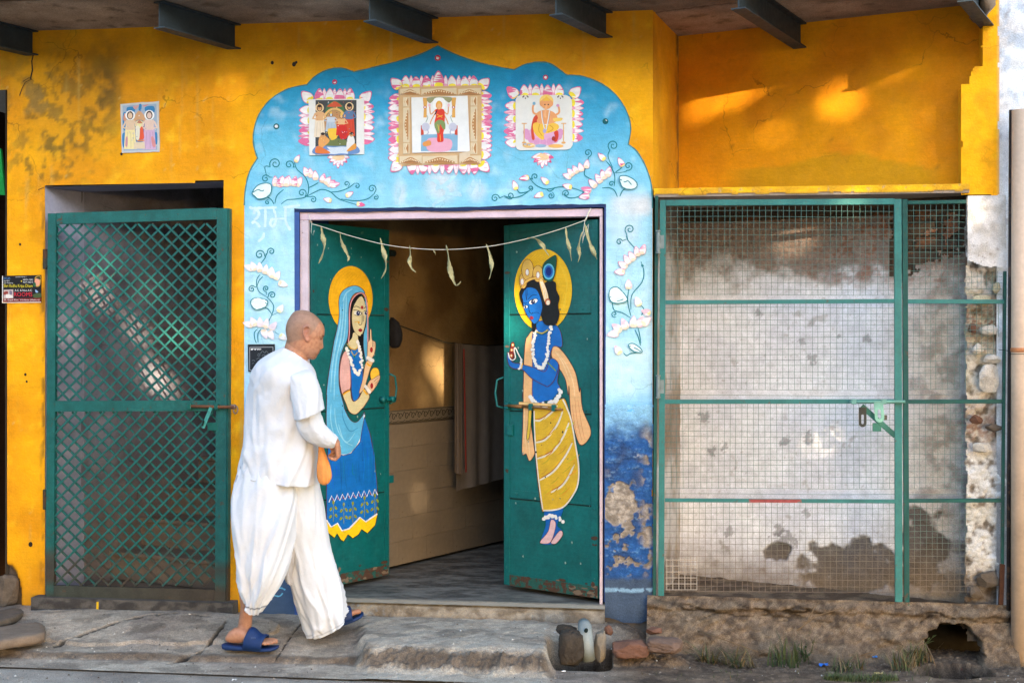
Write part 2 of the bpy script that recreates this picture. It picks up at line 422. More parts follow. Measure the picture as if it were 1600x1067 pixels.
fb_ = MB(); fb_.box((W(1300, 960).x, .42, 0), (1.3, 0, 0), (0, .04, 0), (0, 0, .16)); tag(fb_.build('hole_backing', mat('hole_shade_dark', A(34, 28, 24, .3), rough=.95, var=.3, vscale=12)), kind='structure')  # added box behind the bank hole, darkened to stand in for its shade
def road_h(px, py, a, b, P):
    X, Y = P[:, 0], P[:, 1]; n = fbm(X * 2, Y * 2, 4, 31)
    c = mixc(A(194, 180, 164, .66), A(170, 156, 142, .62), ss(.3, .7, n))
    c = mixc(c, A(150, 134, 116, .45), ss(-1.1, -.85, Y) * .5)
    return .006 * fbm(X * 6, Y * 6, 3, 32), c, None
road = relief('road', (-9, -6.0, ROAD_Z - .012), (1, 0, 0), (0, 1, 0), (0, 0, 1), 16, 5.35, .03, road_h, M_GROUND, None)
tag(road, kind='structure')
g = MB(); g.v = [(-150, -150, ROAD_Z - .03), (150, -150, ROAD_Z - .03), (150, -1.0, ROAD_Z - .03), (-150, -1.0, ROAD_Z - .03)]; g.f = [(0, 1, 2, 3)]; g.c = [(1, 1, 1)] * 4
tag(g.build('ground', mat('earth', A(128, 112, 96, .42), rough=.95, var=.2, vscale=.4)), kind='structure')

# ================================================================== the building
B = thing('building', 'yellow roadside building with painted blue arch around its open doorway', 'building', (-1.2, 0, 0))
XL, XR, ZT = W(8, 500).x, W(1020, 600).x, 3.30
GO = (W(72, 600).x, W(347, 600).x, .06, 2.378)       # gate opening
DO = (W(466, 600).x, W(943.5, 600).x, .06, 2.222)      # door opening
def front_fn(px, py, a, b, P):
    X, Z = P[:, 0], P[:, 2]
    n1 = fbm(X * 2.3, Z * 2.3, 4, 1); n2 = fbm(X * 9, Z * 9, 4, 2); n3 = fbm(X * 34, Z * 34, 3, 3)
    h = hwall(X, Z)
    c = mixc(A(250, 176, 3, .88), A(236, 156, 2, .84), ss(.35, .65, n1))
    c = mixc(c, A(255, 198, 30, .9), ss(.55, .8, n2) * .5)
    # damp and lichen stains under the roof at the left
    n3b = fbm(X * 24, Z * 24, 5, 19); st = np.exp(-(((px - 105) / 75) ** 2 + ((py - 165) / 75) ** 2)) * ss(.44, .60, .55 * n2 + .45 * n3b) * 1.0 + .35 * np.exp(-(((px - 105) / 80) ** 2 + ((py - 170) / 85) ** 2))
    c = mixc(c, A(120, 98, 40, .6), np.clip(st * 1.0, 0, .72))
    st2 = np.exp(-(((px - 165) / 24) ** 2 + ((py - 130) / 60) ** 2)) * ss(.3, .6, n2)
    c = mixc(c, A(98, 84, 44, .6), np.clip(st2 * .9, 0, .85))
    st3 = np.exp(-(((px - 75) / 60) ** 2 + ((py - 250) / 40) ** 2)) * ss(.5, .6, .5 * n2 + .5 * n3b)
    c = mixc(c, A(140, 110, 40, .6), np.clip(st3, 0, .8))
    pe = np.exp(-(((px - 52) / 45) ** 2 + ((py - 145) / 45) ** 2)) * ss(.48, .62, n2)
    h = h - .006 * pe; c = mixc(c, A(170, 140, 80, .6), pe * .7)
    c = mixc(c, A(196, 136, 30, .8), ss(190, 60, py) * .28)  # browner towards the top, mostly roof shade painted into the colour
    # rain streaks and scuffs
    sk = ss(.62, .8, fbm(X * 26, Z * 1.6, 3, 8)) * ss(.45, .6, n1); c = mixc(c, A(215, 178, 90, .8), sk * .45)
    sc = ss(.72, .80, fbm(X * 22, Z * 22, 5, 17)) * ss(.46, .62, n1); c = mixc(c, A(226, 196, 120, .85), sc * .45); nf = fbm(X * 60, Z * 60, 3, 18)
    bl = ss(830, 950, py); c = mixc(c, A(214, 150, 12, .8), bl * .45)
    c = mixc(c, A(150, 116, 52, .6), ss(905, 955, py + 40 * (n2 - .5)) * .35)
    c = mixc(c, mixc(A(150, 134, 118, .5), A(110, 96, 84, .5), n2), ss(925, 935, px) * ss(880, 915, py))
    # plaster broken off at the foot of the left pier
    br = ss(1.15, .85, ((px - 8) / 24) ** 2 + ((py - 935) / 52) ** 2 + 1.2 * (n2 - .5))
    h = h - .028 * br + .016 * br * (n3 - .3); c = mixc(c, mixc(A(126, 110, 96, .5), A(84, 72, 62, .5), n3), br)
    # worn arrises beside the gate opening
    ws = np.exp(-((px - 68) / 5.0) ** 2) * ss(.5, .62, fbm(X * 20, Z * 6, 3, 15)) * ss(300, 330, py)
    c = mixc(c, A(120, 92, 50, .55), ws * .7); h = h - .004 * ws
    keep = ~(((X > GO[0]) & (X < GO[1]) & (Z > GO[2] - .2) & (Z < GO[3] + .006 * (n2 - .5) + .012 * (X - GO[0]))) | ((X > DO[0]) & (X < DO[1]) & (Z > -.2) & (Z < DO[3])))
    keep &= ~((px < 8.6) & (py > 142))
    return h, c, keep
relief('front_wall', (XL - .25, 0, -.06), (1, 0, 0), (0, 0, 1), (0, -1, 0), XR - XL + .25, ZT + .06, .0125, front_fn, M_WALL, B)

# reveals, returns
def quadpart(name, pts, m, parent=None, n=6, jit=.0):
    """a wall face divided n times, slightly uneven"""
    p = [Vector(q) for q in pts]; vs = []; k = n + 1
    for i in range(k):
        for j in range(k):
            u, v = i / n, j / n
            q = p[0] * (1 - u) * (1 - v) + p[1] * u * (1 - v) + p[2] * u * v + p[3] * (1 - u) * v
            if 0 < i < n and 0 < j < n: q = q + Vector([(random.random() - .5) * jit for _ in range(3)])
            vs.append(q)
    fs = [(i * k + j, (i + 1) * k + j, (i + 1) * k + j + 1, i * k + j + 1) for i in range(n) for j in range(n)]
    b = MB(); b.add(vs, fs)
    return link(name, b.mesh(name, True), m, parent or B)
def inw(x, z, l): return Vector((x, .004, z)) + UV * l
TH = .30
gx0, gx1, gz1 = GO[0] - .012, GO[1] + .012, GO[3] + .012
quadpart('gate_reveal', [inw(gx0, 0, 0), inw(gx0, gz1 + .01, 0), inw(gx0, gz1 + .01, TH), inw(gx0, 0, TH)], M_LILAC)
quadpart('gate_reveal', [inw(gx1, 0, 0), inw(gx1, gz1 + .03, 0), inw(gx1, gz1 + .03, TH), inw(gx1, 0, TH)], M_LILAC)
quadpart('gate_soffit', [inw(gx0, gz1 - .012, 0), inw(gx1, gz1 + .004, 0), inw(gx1, gz1 + .004, TH), inw(gx0, gz1 - .012, TH)], M_LILAC)
dx0, dx1, dz1 = DO[0] - .012, DO[1] + .012, DO[3] + .012
M_BLUE = mat('blue_edge_paint', A(52, 84, 150, .7), rough=.8, var=.2, vscale=14, bump=.25)
M_NAVY = mat('navy_edge_paint', A(22, 46, 92, .6), rough=.8, var=.2, vscale=14, bump=.25)
quadpart('door_reveal', [inw(dx0, 0, 0), inw(dx0, dz1, 0), inw(dx0, dz1, TH), inw(dx0, 0, TH)], M_BLUE)
quadpart('door_reveal', [inw(dx1, 0, 0), inw(dx1, dz1, 0), inw(dx1, dz1, TH), inw(dx1, 0, TH)], M_BLUE)
quadpart('door_soffit', [inw(dx0, dz1, 0), inw(dx1, dz1, 0), inw(dx1, dz1, TH), inw(dx0, dz1, TH)], M_NAVY)
# left flank of the front wall (towards the dark gap) and its corbel
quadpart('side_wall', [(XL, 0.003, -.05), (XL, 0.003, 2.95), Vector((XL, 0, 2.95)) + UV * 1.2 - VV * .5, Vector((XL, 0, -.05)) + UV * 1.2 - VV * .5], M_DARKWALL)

# recessed yellow wall to the right, the return beside it, the ledge below it
R0 = Vector((-.192, .654, 0))
REC = Plane(R0, -UV)
rend = REC.pt(1546, 300); RLEN = (Vector((rend.x, rend.y, 0)) - R0).length
ZL = 2.308
def rec_fn(px, py, a, b, P):
    Z = P[:, 2]; n1 = fbm(a * 2.2, b * 2.2, 4, 41); n2 = fbm(a * 9, b * 9, 4, 42); n3 = fbm(a * 36, b * 36, 3, 43)
    c = mixc(A(246, 164, 3, .84), A(234, 146, 2, .8), ss(.35, .65, n1))
    gm = ss(.0, .12, (py - (262 - 26 * np.exp(-((px - 1320) / 90) ** 2) + 14 * (n2 - .5))) / 60) * ss(1110, 1180, px) * ss(1480, 1440, px)
    c = mixc(c, A(206, 154, 6, .85), gm * .75)
    c = mixc(c, A(150, 100, 30, .6), ss(.80, .84, n3) * .4)
    return .004 * (n1 - .5) + .002 * (n2 - .5), c, None
relief('recessed_wall', R0 + ZV * (ZL + .0), VV, (0, 0, 1), -UV, RLEN, ZT - ZL, .02, rec_fn, M_WALL, B)
def ret_fn(px, py, a, b, P):
    n1 = fbm(a * 3, b * 2.2, 4, 44); n2 = fbm(a * 12, b * 9, 4, 45)
    c = mixc(A(246, 176, 10, .86), A(226, 156, 14, .82), ss(.35, .65, n1)); c = mixc(c, A(150, 110, 40, .6), ss(.1, 0, np.abs(a - .655)) * ss(.4, .6, n2) * .8)
    return .004 * (n1 - .5), c, None
rv = (R0 - Vector((XR, 0, 0)))
relief('return_wall', Vector((XR - .002, .002, ZL - .02)), rv.normalized(), (0, 0, 1), (rv.normalized().y, -rv.normalized().x, 0), rv.length, ZT - ZL + .02, .02, ret_fn, M_WALL, B)
# ledge: slab edge over the mesh panels, uneven lower arris
def ledge_fn(px, py, a, b, P):
    n2 = fbm(a * 8, b * 20, 4, 46); n3 = fbm(a * 40, b * 40, 3, 47)
    c = mixc(A(250, 190, 24, .9), A(228, 168, 30, .85), ss(.4, .6, n2)); c = mixc(c, A(190, 170, 130, .7), ss(.66, .74, n3) * .6)
    keep = b > .012 + .014 * (n2 - .45) * 2
    c = mixc(c, A(120, 100, 80, .6), ss(.03, .012, b) * .6)
    return .006 * (n2 - .5), c, keep
lx0, lx1 = W(1022, 300).x, W(1513, 300).x
relief('ledge', (lx0, -.035, W(1200, 309).z), (1, 0, 0), (0, 0, 1), (0, -1, 0), lx1 - lx0, W(1200, 293).z - W(1200, 309).z, .008, ledge_fn, M_WALL, B)
lz0, lz1 = W(1200, 306.5).z, W(1200, 293.5).z
mb = MB(); mb.add([(lx0, -.03, lz0), (lx1, -.03, lz0), (lx1, .14, lz0), (lx0, .75, lz0), (lx0, -.03, lz1), (lx1, -.03, lz1), (lx1, .14, lz1), (lx0, .75, lz1)],
                  [(0, 1, 2, 3), (4, 7, 6, 5), (0, 4, 5, 1), (1, 5, 6, 2), (2, 6, 7, 3), (3, 7, 4, 0)])
mb.build('ledge_slab', M_SLAB, B)

# pier at the right end: yellow stepped head, plaster plate, broken masonry below
def pier_yel(px, py, a, b, P):
    n2 = fbm(a * 9, b * 9, 4, 51); n3 = fbm(a * 40, b * 40, 3, 52)
    c = mixc(A(252, 182, 6, .9), A(244, 168, 4, .88), ss(.4, .6, n2))
    edge = 1501 + 3 * (n2 - .5)
    edge = np.where(py < 130, 1515 + 2 * (n2 - .5) + np.where(py < 112, (112 - py) * .9, 0), edge)
    keep = (px > edge) & (py > 102 + np.where(px < 1522, (1522 - px) * .0, 0)) & (py < 306 + 6 * (n3 - .5)) & (px < 1562 + 3 * (n2 - .5))
    keep |= (px > 1533 + 2 * (n2 - .5)) & (py < 106) & (px < 1562 + 3 * (n2 - .5))
    c = mixc(c, A(200, 190, 170, .8), ss(1557, 1562, px) * .5)
    return .004 * (n2 - .5), c, keep
px0, px1 = W(1496, 300).x, W(1566, 300).x
relief('pier_head', (px0, -.012, W(1530, 312).z), (1, 0, 0), (0, 0, 1), (0, -1, 0), px1 - px0, ZT - W(1530, 312).z, .008, pier_yel, M_WALL, B)
# shadow-casting depth of the pier head (its left side)
quadpart('pier_side', [(W(1503.5, 300).x, -.008, W(1500, 300).z), (W(1503.5, 300).x, -.008, W(1500, 134).z), (W(1505, 300).x, .2, W(1500, 134).z), (W(1505, 300).x, .2, W(1500, 300).z)], M_PIER if 'M_PIER' in globals() else mat('yellow_limewash', A(246, 176, 8, .86), rough=.85), n=2)
quadpart('pier_side', [(W(1536, 300).x, -.008, W(1500, 128).z), (W(1536, 300).x, -.008, ZT), (W(1536, 300).x, .2, ZT), (W(1536, 300).x, .2, W(1500, 128).z)], bpy.data.materials['yellow_limewash'], n=2)

def pier_low(px, py, a, b, P):
    n1 = fbm(a * 5, b * 5, 4, 61); n2 = fbm(a * 16, b * 16, 4, 62); n3 = fbm(a * 60, b * 60, 3, 63)
    white = A(225, 216, 206, .78); grey = A(150, 136, 122, .6); brick = A(150, 88, 60, .6); earth = A(110, 88, 70, .5)
    c = mixc(grey, white, ss(.36, .5, n2))
    h = .05 * (n1 - .5) + .034 * (n2 - .5) + .014 * (n3 - .5); c = c * (.7 + .6 * n3[:, None])
    up = ss(640, 560, py) * ss(400, 430, py)
    c = mixc(c, A(196, 188, 160, .7), up * ss(.4, .6, n1) * .7)
    br = np.exp(-(((py - 505) / 40) ** 2)) + np.exp(-(((py - 668) / 30) ** 2)) * .9
    c = mixc(c, brick, np.clip(br, 0, 1) * ss(.42, .6, n3 * .5 + n2 * .5) * .8); h = h - .02 * np.clip(br, 0, 1)
    cl = ss(690, 730, py) * ss(905, 860, py + 40 * (n2 - .5)); c = mixc(c, A(226, 224, 222, .8), cl * ss(.3, .5, n2) * .85); h = h + .012 * cl
    lo = ss(880, 920, py + 60 * (n2 - .5)); c = mixc(c, earth, lo * .85)
    c = mixc(c, A(64, 50, 40, .45), ss(.36, .28, .5 * n2 + .5 * n3) * .7)
    keep = px > 1508 + 10 * (n2 - .5)
    return h, c, keep
relief('pier_masonry', (W(1500, 600).x, .045, .0), (1, 0, 0), (0, 0, 1), (0, -1, 0), W(1574, 600).x - W(1500, 600).x, W(1530, 306).z + .0, .006, pier_low, M_ROUGH, B)
def plate_fn(px, py, a, b, P):
    n2 = fbm(a * 12, b * 12, 4, 65); n3 = fbm(a * 50, b * 50, 3, 66)
    c = mixc(A(232, 228, 226, .82), A(214, 206, 198, .78), ss(.4, .65, n2)); c = mixc(c, A(160, 140, 120, .6), ss(.68, .74, n3) * ss(360, 400, py) * .7)
    low = np.where(px < 1540, 408 + (px - 1512) * .35, 418); return .003 * n2, c, (py < low + 3 * (n3 - .5)) & (px > 1511) & (px < 1573)
relief('plaster_plate', (W(1505, 600).x, -.02, W(1530, 424).z), (1, 0, 0), (0, 0, 1), (0, -1, 0), W(1576, 600).x - W(1505, 600).x, W(1530, 306.5).z - W(1530, 424).z, .006, plate_fn, M_ROUGH, B)

# niche behind the mesh: whitewashed back wall, left cheek, floor, head of bare brick
NB = Plane(R0 + UV * .02, -UV)
def niche_fn(px, py, a, b, P):
    n1 = fbm(a * 3, b * 3, 4, 71); n2 = fbm(a * 11, b * 11, 4, 72); n3 = fbm(a * 45, b * 45, 3, 73)
    c = mixc(A(246, 246, 252, .9), A(236, 236, 246, .88), ss(.35, .65, n1))
    right = ss(1360, 1470, px); c = mixc(c, mixc(A(198, 188, 178, .7), A(150, 134, 118, .6), ss(.45, .62, n2)), right * .85)
    sp = ss(.66, .72, n2) * ss(.45, .62, n1) * .7 + ss(.73, .77, n3) * .6
    c = mixc(c, A(150, 128, 108, .6), np.clip(sp, 0, 1) * .6)
    for (x, y, r) in ((1262, 684, 11), (1270, 560, 9), (1185, 490, 7), (1254, 535, 7), (1228, 690, 9), (1112, 705, 10), (1130, 700, 9), (1100, 655, 12), (1300, 670, 6), (1215, 830, 12), (1260, 800, 8), (1225, 845, 18), (1140, 830, 9), (1310, 525, 5), (1355, 530, 7)):
        m = ss(1.0, .75, np.hypot(px - x, py - y) / (r * .85) + 2.2 * (n3 - .5) + 1.2 * (n2 - .5)); c = mixc(c, A(140, 132, 136, .6), m * .6)
    # plaster fallen away low down
    f1 = ss(.0, .18, .55 - (((px - 1330) / 120) ** 2 + ((py - 890) / 72) ** 2) + .9 * (n2 - .5) + .25 * (n1 - .5))
    f2 = ss(.0, .18, .35 - (((px - 1215) / 42) ** 2 + ((py - 862) / 26) ** 2) + .8 * (n2 - .5)); f3 = ss(.0, .18, .5 - (((px - 1440) / 60) ** 2 + ((py - 860) / 100) ** 2) + .9 * (n2 - .5))
    fm = np.clip(f1 + f2 + f3, 0, 1); c = mixc(c, mixc(A(112, 100, 92, .5), A(88, 76, 66, .5), n3), fm * .9)
    damp = ss(830, 925, py + 50 * (n2 - .5)); c = mixc(c, A(150, 128, 102, .55), damp * .85)
    # grime creeping down from the bare head of the wall
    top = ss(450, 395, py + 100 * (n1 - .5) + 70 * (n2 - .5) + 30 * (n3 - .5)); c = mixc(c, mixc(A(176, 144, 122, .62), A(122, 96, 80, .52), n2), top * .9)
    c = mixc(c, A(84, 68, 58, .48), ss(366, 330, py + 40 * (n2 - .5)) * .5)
    brk = ss(.50, .60, fbm(a * 9, b * 9, 4, 74) * .6 + n3 * .4) * ss(1210, 1330, px) * ss(470, 420, py); c = mixc(c, A(168, 104, 70, .55), brk * .7)
    h = .006 * (n1 - .5) + .004 * (n2 - .5) - .012 * fm + .02 * right * (n2 - .5)
    edge = 418 - 22 * np.sin(px / 46.0) + 66 * (n2 - .5) + 30 * (n1 - .5) - 18 * ss(1150, 1050, px)
    return h - .01 * top * n3, c, (py > edge) | (px < 1390) | (n2 + .3 * n1 > .70)
ncz = .14
relief('niche_plaster', R0 + UV * .02 + ZV * ncz, VV, (0, 0, 1), -UV, RLEN + .25, 2.05, .0065, niche_fn, M_ROUGH, B)
wallbox_later = None
backm = mat('brick_mortar', A(104, 88, 74, .45), rough=.95, var=.3, vscale=16, bump=.5)
mb = MB(); c0 = R0 + UV * .085 + VV * (RLEN / 2 + .1) + ZV * 1.2; mb.box(c0, VV * (RLEN / 2 + .3), UV * .04, ZV * 1.15); mb.build('niche_back', backm, B)
M_BRICK = mat('old_brick', A(138, 96, 70, .55), rough=.95, var=.4, vscale=7, bump=.7, bscale=60, rust=A(104, 88, 74, .48), rust_at=.46, rust_scale=11)
bm_me = []
for k in range(3):
    mbk = MB(); mbk.box((0, 0, 0), (.108, 0, 0), (0, .022, 0), (0, 0, .031)); me = mbk.mesh('brick')
    for v in me.vertices: v.co += Vector([(random.random() - .5) * .010 for _ in range(3)])
    me.materials.append(M_BRICK); bm_me.append(me)
first = True
for r in range(9):
    z = W(1200, 452, .6).z + r * .0745
    for q in range(9):
        s = .12 + q * .236 + (.118 if r % 2 else 0)
        if s > RLEN + .1 or z > lz0 - .05: continue
        if s < .95 and z > 2.05 and random.random() < .4: continue
        o = bpy.data.objects.new('brick', random.choice(bm_me)); COL.objects.link(o); o.parent = B
        p = R0 + VV * s + UV * (.052 + random.random() * .012) + ZV * z
        o.matrix_world = Matrix.Translation(p) @ Matrix.Rotation(atan2(VV.y, VV.x) + (random.random() - .5) * .05, 4, 'Z') @ Matrix.Rotation((random.random() - .5) * .05, 4, 'Y')
        o.matrix_parent_inverse = Matrix.Translation(-B.location)
def cheek_fn(px, py, a, b, P):
    n1 = fbm(a * 4, b * 4, 4, 75); n2 = fbm(a * 14, b * 14, 4, 76)
    c = mixc(A(214, 208, 204, .76), A(184, 170, 152, .7), ss(.4, .65, n1)); c = mixc(c, A(158, 132, 106, .6), ss(590, 640, py) * ss(740, 690, py + 60 * (n2 - .5)) * .8)
    c = mixc(c, A(120, 98, 78, .55), ss(840, 900, py + 60 * (n2 - .5)) * .6); c = mixc(c, A(112, 94, 80, .55), ss(420, 360, py + 80 * (n2 - .5)) * .7)
    return .012 * (n2 - .5), c, None
relief('niche_cheek', Vector((XR + .012, .03, .12)), rv.normalized(), (0, 0, 1), (rv.normalized().y, -rv.normalized().x, 0), rv.length - .0, lz0 - .12, .012, cheek_fn, M_ROUGH, B)
def nfloor_fn(px, py, a, b, P):
    n2 = fbm(P[:, 0] * 10, P[:, 1] * 10, 4, 77); c = mixc(A(158, 134, 108, .52), A(120, 98, 78, .5), ss(.4, .6, n2)); return .02 * n2 + .05 * np.clip(P[:, 1], 0, 1), c, None
relief('niche_floor', (XR, -.03, .155), (1, 0, 0), (0, 1, 0), (0, 0, 1), 1.95, .72, .012, nfloor_fn, M_GROUND, B)

# flaking blue base of the right door post
def flake_fn(px, py, a, b, P):
    n1 = fbm(a * 9, b * 9, 4, 81); n2 = fbm(a * 26, b * 26, 4, 82); n3 = fbm(a * 80, b * 80, 3, 83); nh = fbm(a * 14, b * 46, 4, 84)
    blue = mixc(A(44, 98, 168, .66), A(52, 86, 140, .6), ss(.4, .65, n1)); blue = mixc(blue, A(80, 140, 200, .7), ss(.5, .75, n2) * .45); blue = blue * (.8 + .4 * n3[:, None])
    pl = mixc(A(206, 192, 176, .66), A(160, 146, 132, .58), ss(.35, .65, n2)) * (.75 + .5 * n3[:, None])
    f = ss(.0, .10, .62 - (((px - 968) / 34) ** 2 + ((py - 786) / 46) ** 2) + 1.1 * (n1 - .5) + .5 * (n2 - .5))
    f = np.maximum(f, ss(.60, .635, n1 * .6 + n2 * .4 + .05 * ss(800, 850, py)) * ss(690, 830, py) * ss(920, 885, py))
    f = np.maximum(f, ss(.5, .56, n1) * np.exp(-((px - 1012) / 9) ** 2) * ss(640, 700, py) * ss(910, 880, py) * .9)
    f = np.maximum(f, ss(.66, .74, nh * .6 + n3 * .4) * ss(650, 700, py) * ss(800, 740, py) * .6)
    c = mixc(blue, pl, f)
    wl = ss(.58, .66, nh) * (1 - f) * ss(900, 860, py); c = mixc(c, A(150, 190, 226, .76), wl * .35 * ss(.4, .6, n3))
    sl_ = ss(898, 908, py + 8 * (n2 - .5)); c = mixc(c, mixc(A(92, 112, 140, .6), A(74, 92, 118, .56), n1), sl_)
    c = mixc(c, A(150, 190, 220, .8), sl_ * ss(5, 1.5, np.abs(py - 921 - 3 * (n1 - .5))) * ss(.4, .5, n2) * .8)
    t = ss(690, 634, py + 40 * (n1 - .5) + 22 * (n2 - .5)); c = mixc(c, A(150, 205, 238, .85), t)
    h = .011 + (.010 * (nh - .5) + .007 * (n2 - .5) + .003 * (n3 - .5)) * (1 - .75 * sl_) * (1 - .6 * t) - .008 * f - .009 * t
    edge = ss(0, 1, 1) * 0
    keep = (px < 1021.5 + 5 * (n1 - .6)) & (px > 944.5) & (py < 968 + 10 * (n1 - .5) + 6 * np.sin(px / 17))
    return h, c, keep
relief('flaking_plinth', (W(943, 800).x, 0, .0), (1, 0, 0), (0, 0, 1), (0, -1, 0), W(1022, 800).x - W(943, 800).x, W(980, 632).z, .004, flake_fn, M_ROUGH, B)

# door frame, doorstep, floors
M_FRAME = M_PINK
ft = .05
z0 = .135
def wallbox(name, x0, x1, z0_, z1, y0, y1, m, parent=None, bevel=.003):
    b = MB(); b.box(((x0 + x1) / 2, (y0 + y1) / 2, (z0_ + z1) / 2), ((x1 - x0) / 2, 0, 0), (0, (y1 - y0) / 2, 0), (0, 0, (z1 - z0_) / 2))
    return b.build(name, m, parent or B, bevel=bevel)
fx0, fx1 = W(467.5, 600).x, W(941.5, 600).x; fz1 = DO[3] - .002
M_PINKR = mat('chipped_pink_paint', A(218, 200, 210, .8), rough=.75, var=.14, vscale=10, bump=.3, bscale=90, rust=A(110, 84, 74, .6), rust_at=.64, rust_scale=18)
wallbox('door_frame', fx0, W(481, 600).x, z0, fz1 - .042, .012, .09, M_PINKR)
wallbox('door_frame', W(936.5, 600).x, fx1, z0, fz1 - .042, .012, .09, M_PINKR)
wallbox('door_frame', fx0, fx1, fz1 - .0415, fz1, .012, .09, M_PINK)
def step_face(px, py, a, b, P):
    n2 = fbm(P[:, 0] * 9, b * 14, 4, 91); n3 = fbm(P[:, 0] * 40, b * 40, 3, 92)
    c = mixc(A(190, 180, 166, .56), A(152, 138, 122, .5), ss(.4, .62, n2)); c = mixc(c, A(120, 98, 76, .45), ss(.045, .0, b + .03 * (n2 - .5)) * .8)
    c = mixc(c, A(150, 170, 190, .6), ss(640, 540, px) * ss(.56, .64, n3) * .6)
    return .014 * (n2 - .5) + .01 * (n3 - .5) - .03 * ss(.075, .1, b) ** 2, c, None
relief('doorstep_face', (W(520, 950).x, -.05, .03), (1, 0, 0), (0, 0, 1), (0, -1, 0), W(946, 950).x - W(520, 950).x, .113, .006, step_face, M_ROUGH, B)
def floor_fn(px, py, a, b, P):
    X, Y = P[:, 0], P[:, 1]; n1 = fbm(X * 4, Y * 8, 5, 95); n2 = fbm(X * 14, Y * 24, 5, 96); n3 = fbm(X * 40, Y * 40, 3, 97)
    c = mixc(A(164, 160, 150, .5), A(104, 101, 96, .45), ss(.34, .66, n1 * .6 + n2 * .4)); c = mixc(c, A(188, 178, 160, .56), ss(.04, -.03, Y + .03 * (n2 - .5)) * .9)
    return .003 * (n2 - .5) - .012 * ss(-.02, -.06, Y), c, None
M_FLOOR = mat('worn_stone_floor', None, rough=.6, var=.1, vscale=20, bump=.15, bscale=80)
relief('interior_floor', (W(466, 950).x - .02, .004, .142), (1, 0, 0), (0, 1, 0), (0, 0, 1), 2.4, 3.3, .014, floor_fn, M_FLOOR, B)
relief('doorstep_top', (W(520, 950).x, -.062, .1421), (1, 0, 0), (0, 1, 0), (0, 0, 1), W(946, 950).x - W(520, 950).x, .068, .008, floor_fn, M_FLOOR, B)
# room behind the door
I0 = Vector((-1.932, .909, 0)); ID = Vector((.514, 1.175, 0)).normalized(); IN = Vector((ID.y, -ID.x, 0))
IL = 2.9
istart = I0 - ID * .72
INT = Plane(I0, IN)
def iwall_fn(px, py, a, b, P):
    n1 = fbm(a * 3, b * 3, 4, 101); n2 = fbm(a * 12, b * 12, 4, 102)
    c = mixc(A(190, 156, 104, .5), A(160, 126, 80, .44), ss(.35, .65, n1)); c = mixc(c, A(120, 96, 66, .45), ss(1.55, 2.1, b + .3 * (n1 - .5)) * .85)  # upper wall darkened towards the ceiling, room shade painted in
    return .006 * (n1 - .5), c, None
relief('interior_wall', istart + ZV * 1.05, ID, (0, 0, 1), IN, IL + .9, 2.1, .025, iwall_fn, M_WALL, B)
wbk = I0 + ID * 2.3
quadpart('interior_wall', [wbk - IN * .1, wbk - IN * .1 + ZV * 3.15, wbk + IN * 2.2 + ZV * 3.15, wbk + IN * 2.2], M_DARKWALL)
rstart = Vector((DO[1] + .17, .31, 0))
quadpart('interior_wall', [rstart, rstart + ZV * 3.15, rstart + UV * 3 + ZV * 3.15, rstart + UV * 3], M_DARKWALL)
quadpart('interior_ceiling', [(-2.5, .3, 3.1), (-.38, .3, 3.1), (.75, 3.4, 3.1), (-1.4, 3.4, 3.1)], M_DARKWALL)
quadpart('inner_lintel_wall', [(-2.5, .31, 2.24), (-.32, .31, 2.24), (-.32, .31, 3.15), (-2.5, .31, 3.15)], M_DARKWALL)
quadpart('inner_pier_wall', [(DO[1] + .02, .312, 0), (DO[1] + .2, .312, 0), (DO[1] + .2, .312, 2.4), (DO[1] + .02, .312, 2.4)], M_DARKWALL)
# glazed dado tiles, one by one, with a scrolled border course
M_TILE = mat('cream_dado_tile', A(168, 150, 128, .48), rough=.35, var=.14, vscale=5, bump=.06, bscale=20, spec=.4)
M_BORD = mat('border_tile', A(150, 136, 116, .56), rough=.4, var=.1, vscale=12, bump=.05)
tl, thh = .295, .1425
tme = []
for k in range(2):
    t_ = MB(); t_.box((0, 0, 0), (tl / 2 - .0006, 0, 0), (0, .006, 0), (0, 0, thh / 2 - .0006)); me = t_.mesh('dado_tile'); me.materials.append(M_TILE); tme.append(me)
rot = atan2(ID.y, ID.x)
tz1 = 1.015
for r in range(7):
    for q in range(10):
        s = .06 + q * tl + (tl * .5 if r % 2 else 0); p = istart + ID * (s + tl / 2) + IN * (.004 + random.random() * .0015) + ZV * (tz1 - thh * (r + .5))
        if p.z - thh / 2 < .05: continue
        o = bpy.data.objects.new('dado_tile', tme[0]); COL.objects.link(o); o.parent = B
        o.matrix_world = Matrix.Translation(p) @ Matrix.Rotation(rot, 4, 'Z') @ Matrix.Rotation((random.random() - .5) * .006, 4, 'Y'); o.matrix_parent_inverse = Matrix.Translation(-B.location)
mb = MB(); mb.box(istart + ID * 1.6 + ZV * ((1.018 + 1.10) / 2) + IN * .005, ID * 1.6, IN * .007, ZV * .0405); bt = mb.build('border_tile', M_BORD, B)
ip = Paint(Plane(istart + IN * .0125, IN), .0008)
inkc = A(84, 74, 60, .45)
for e in (1.022, 1.096):
    a0 = istart; pts = []
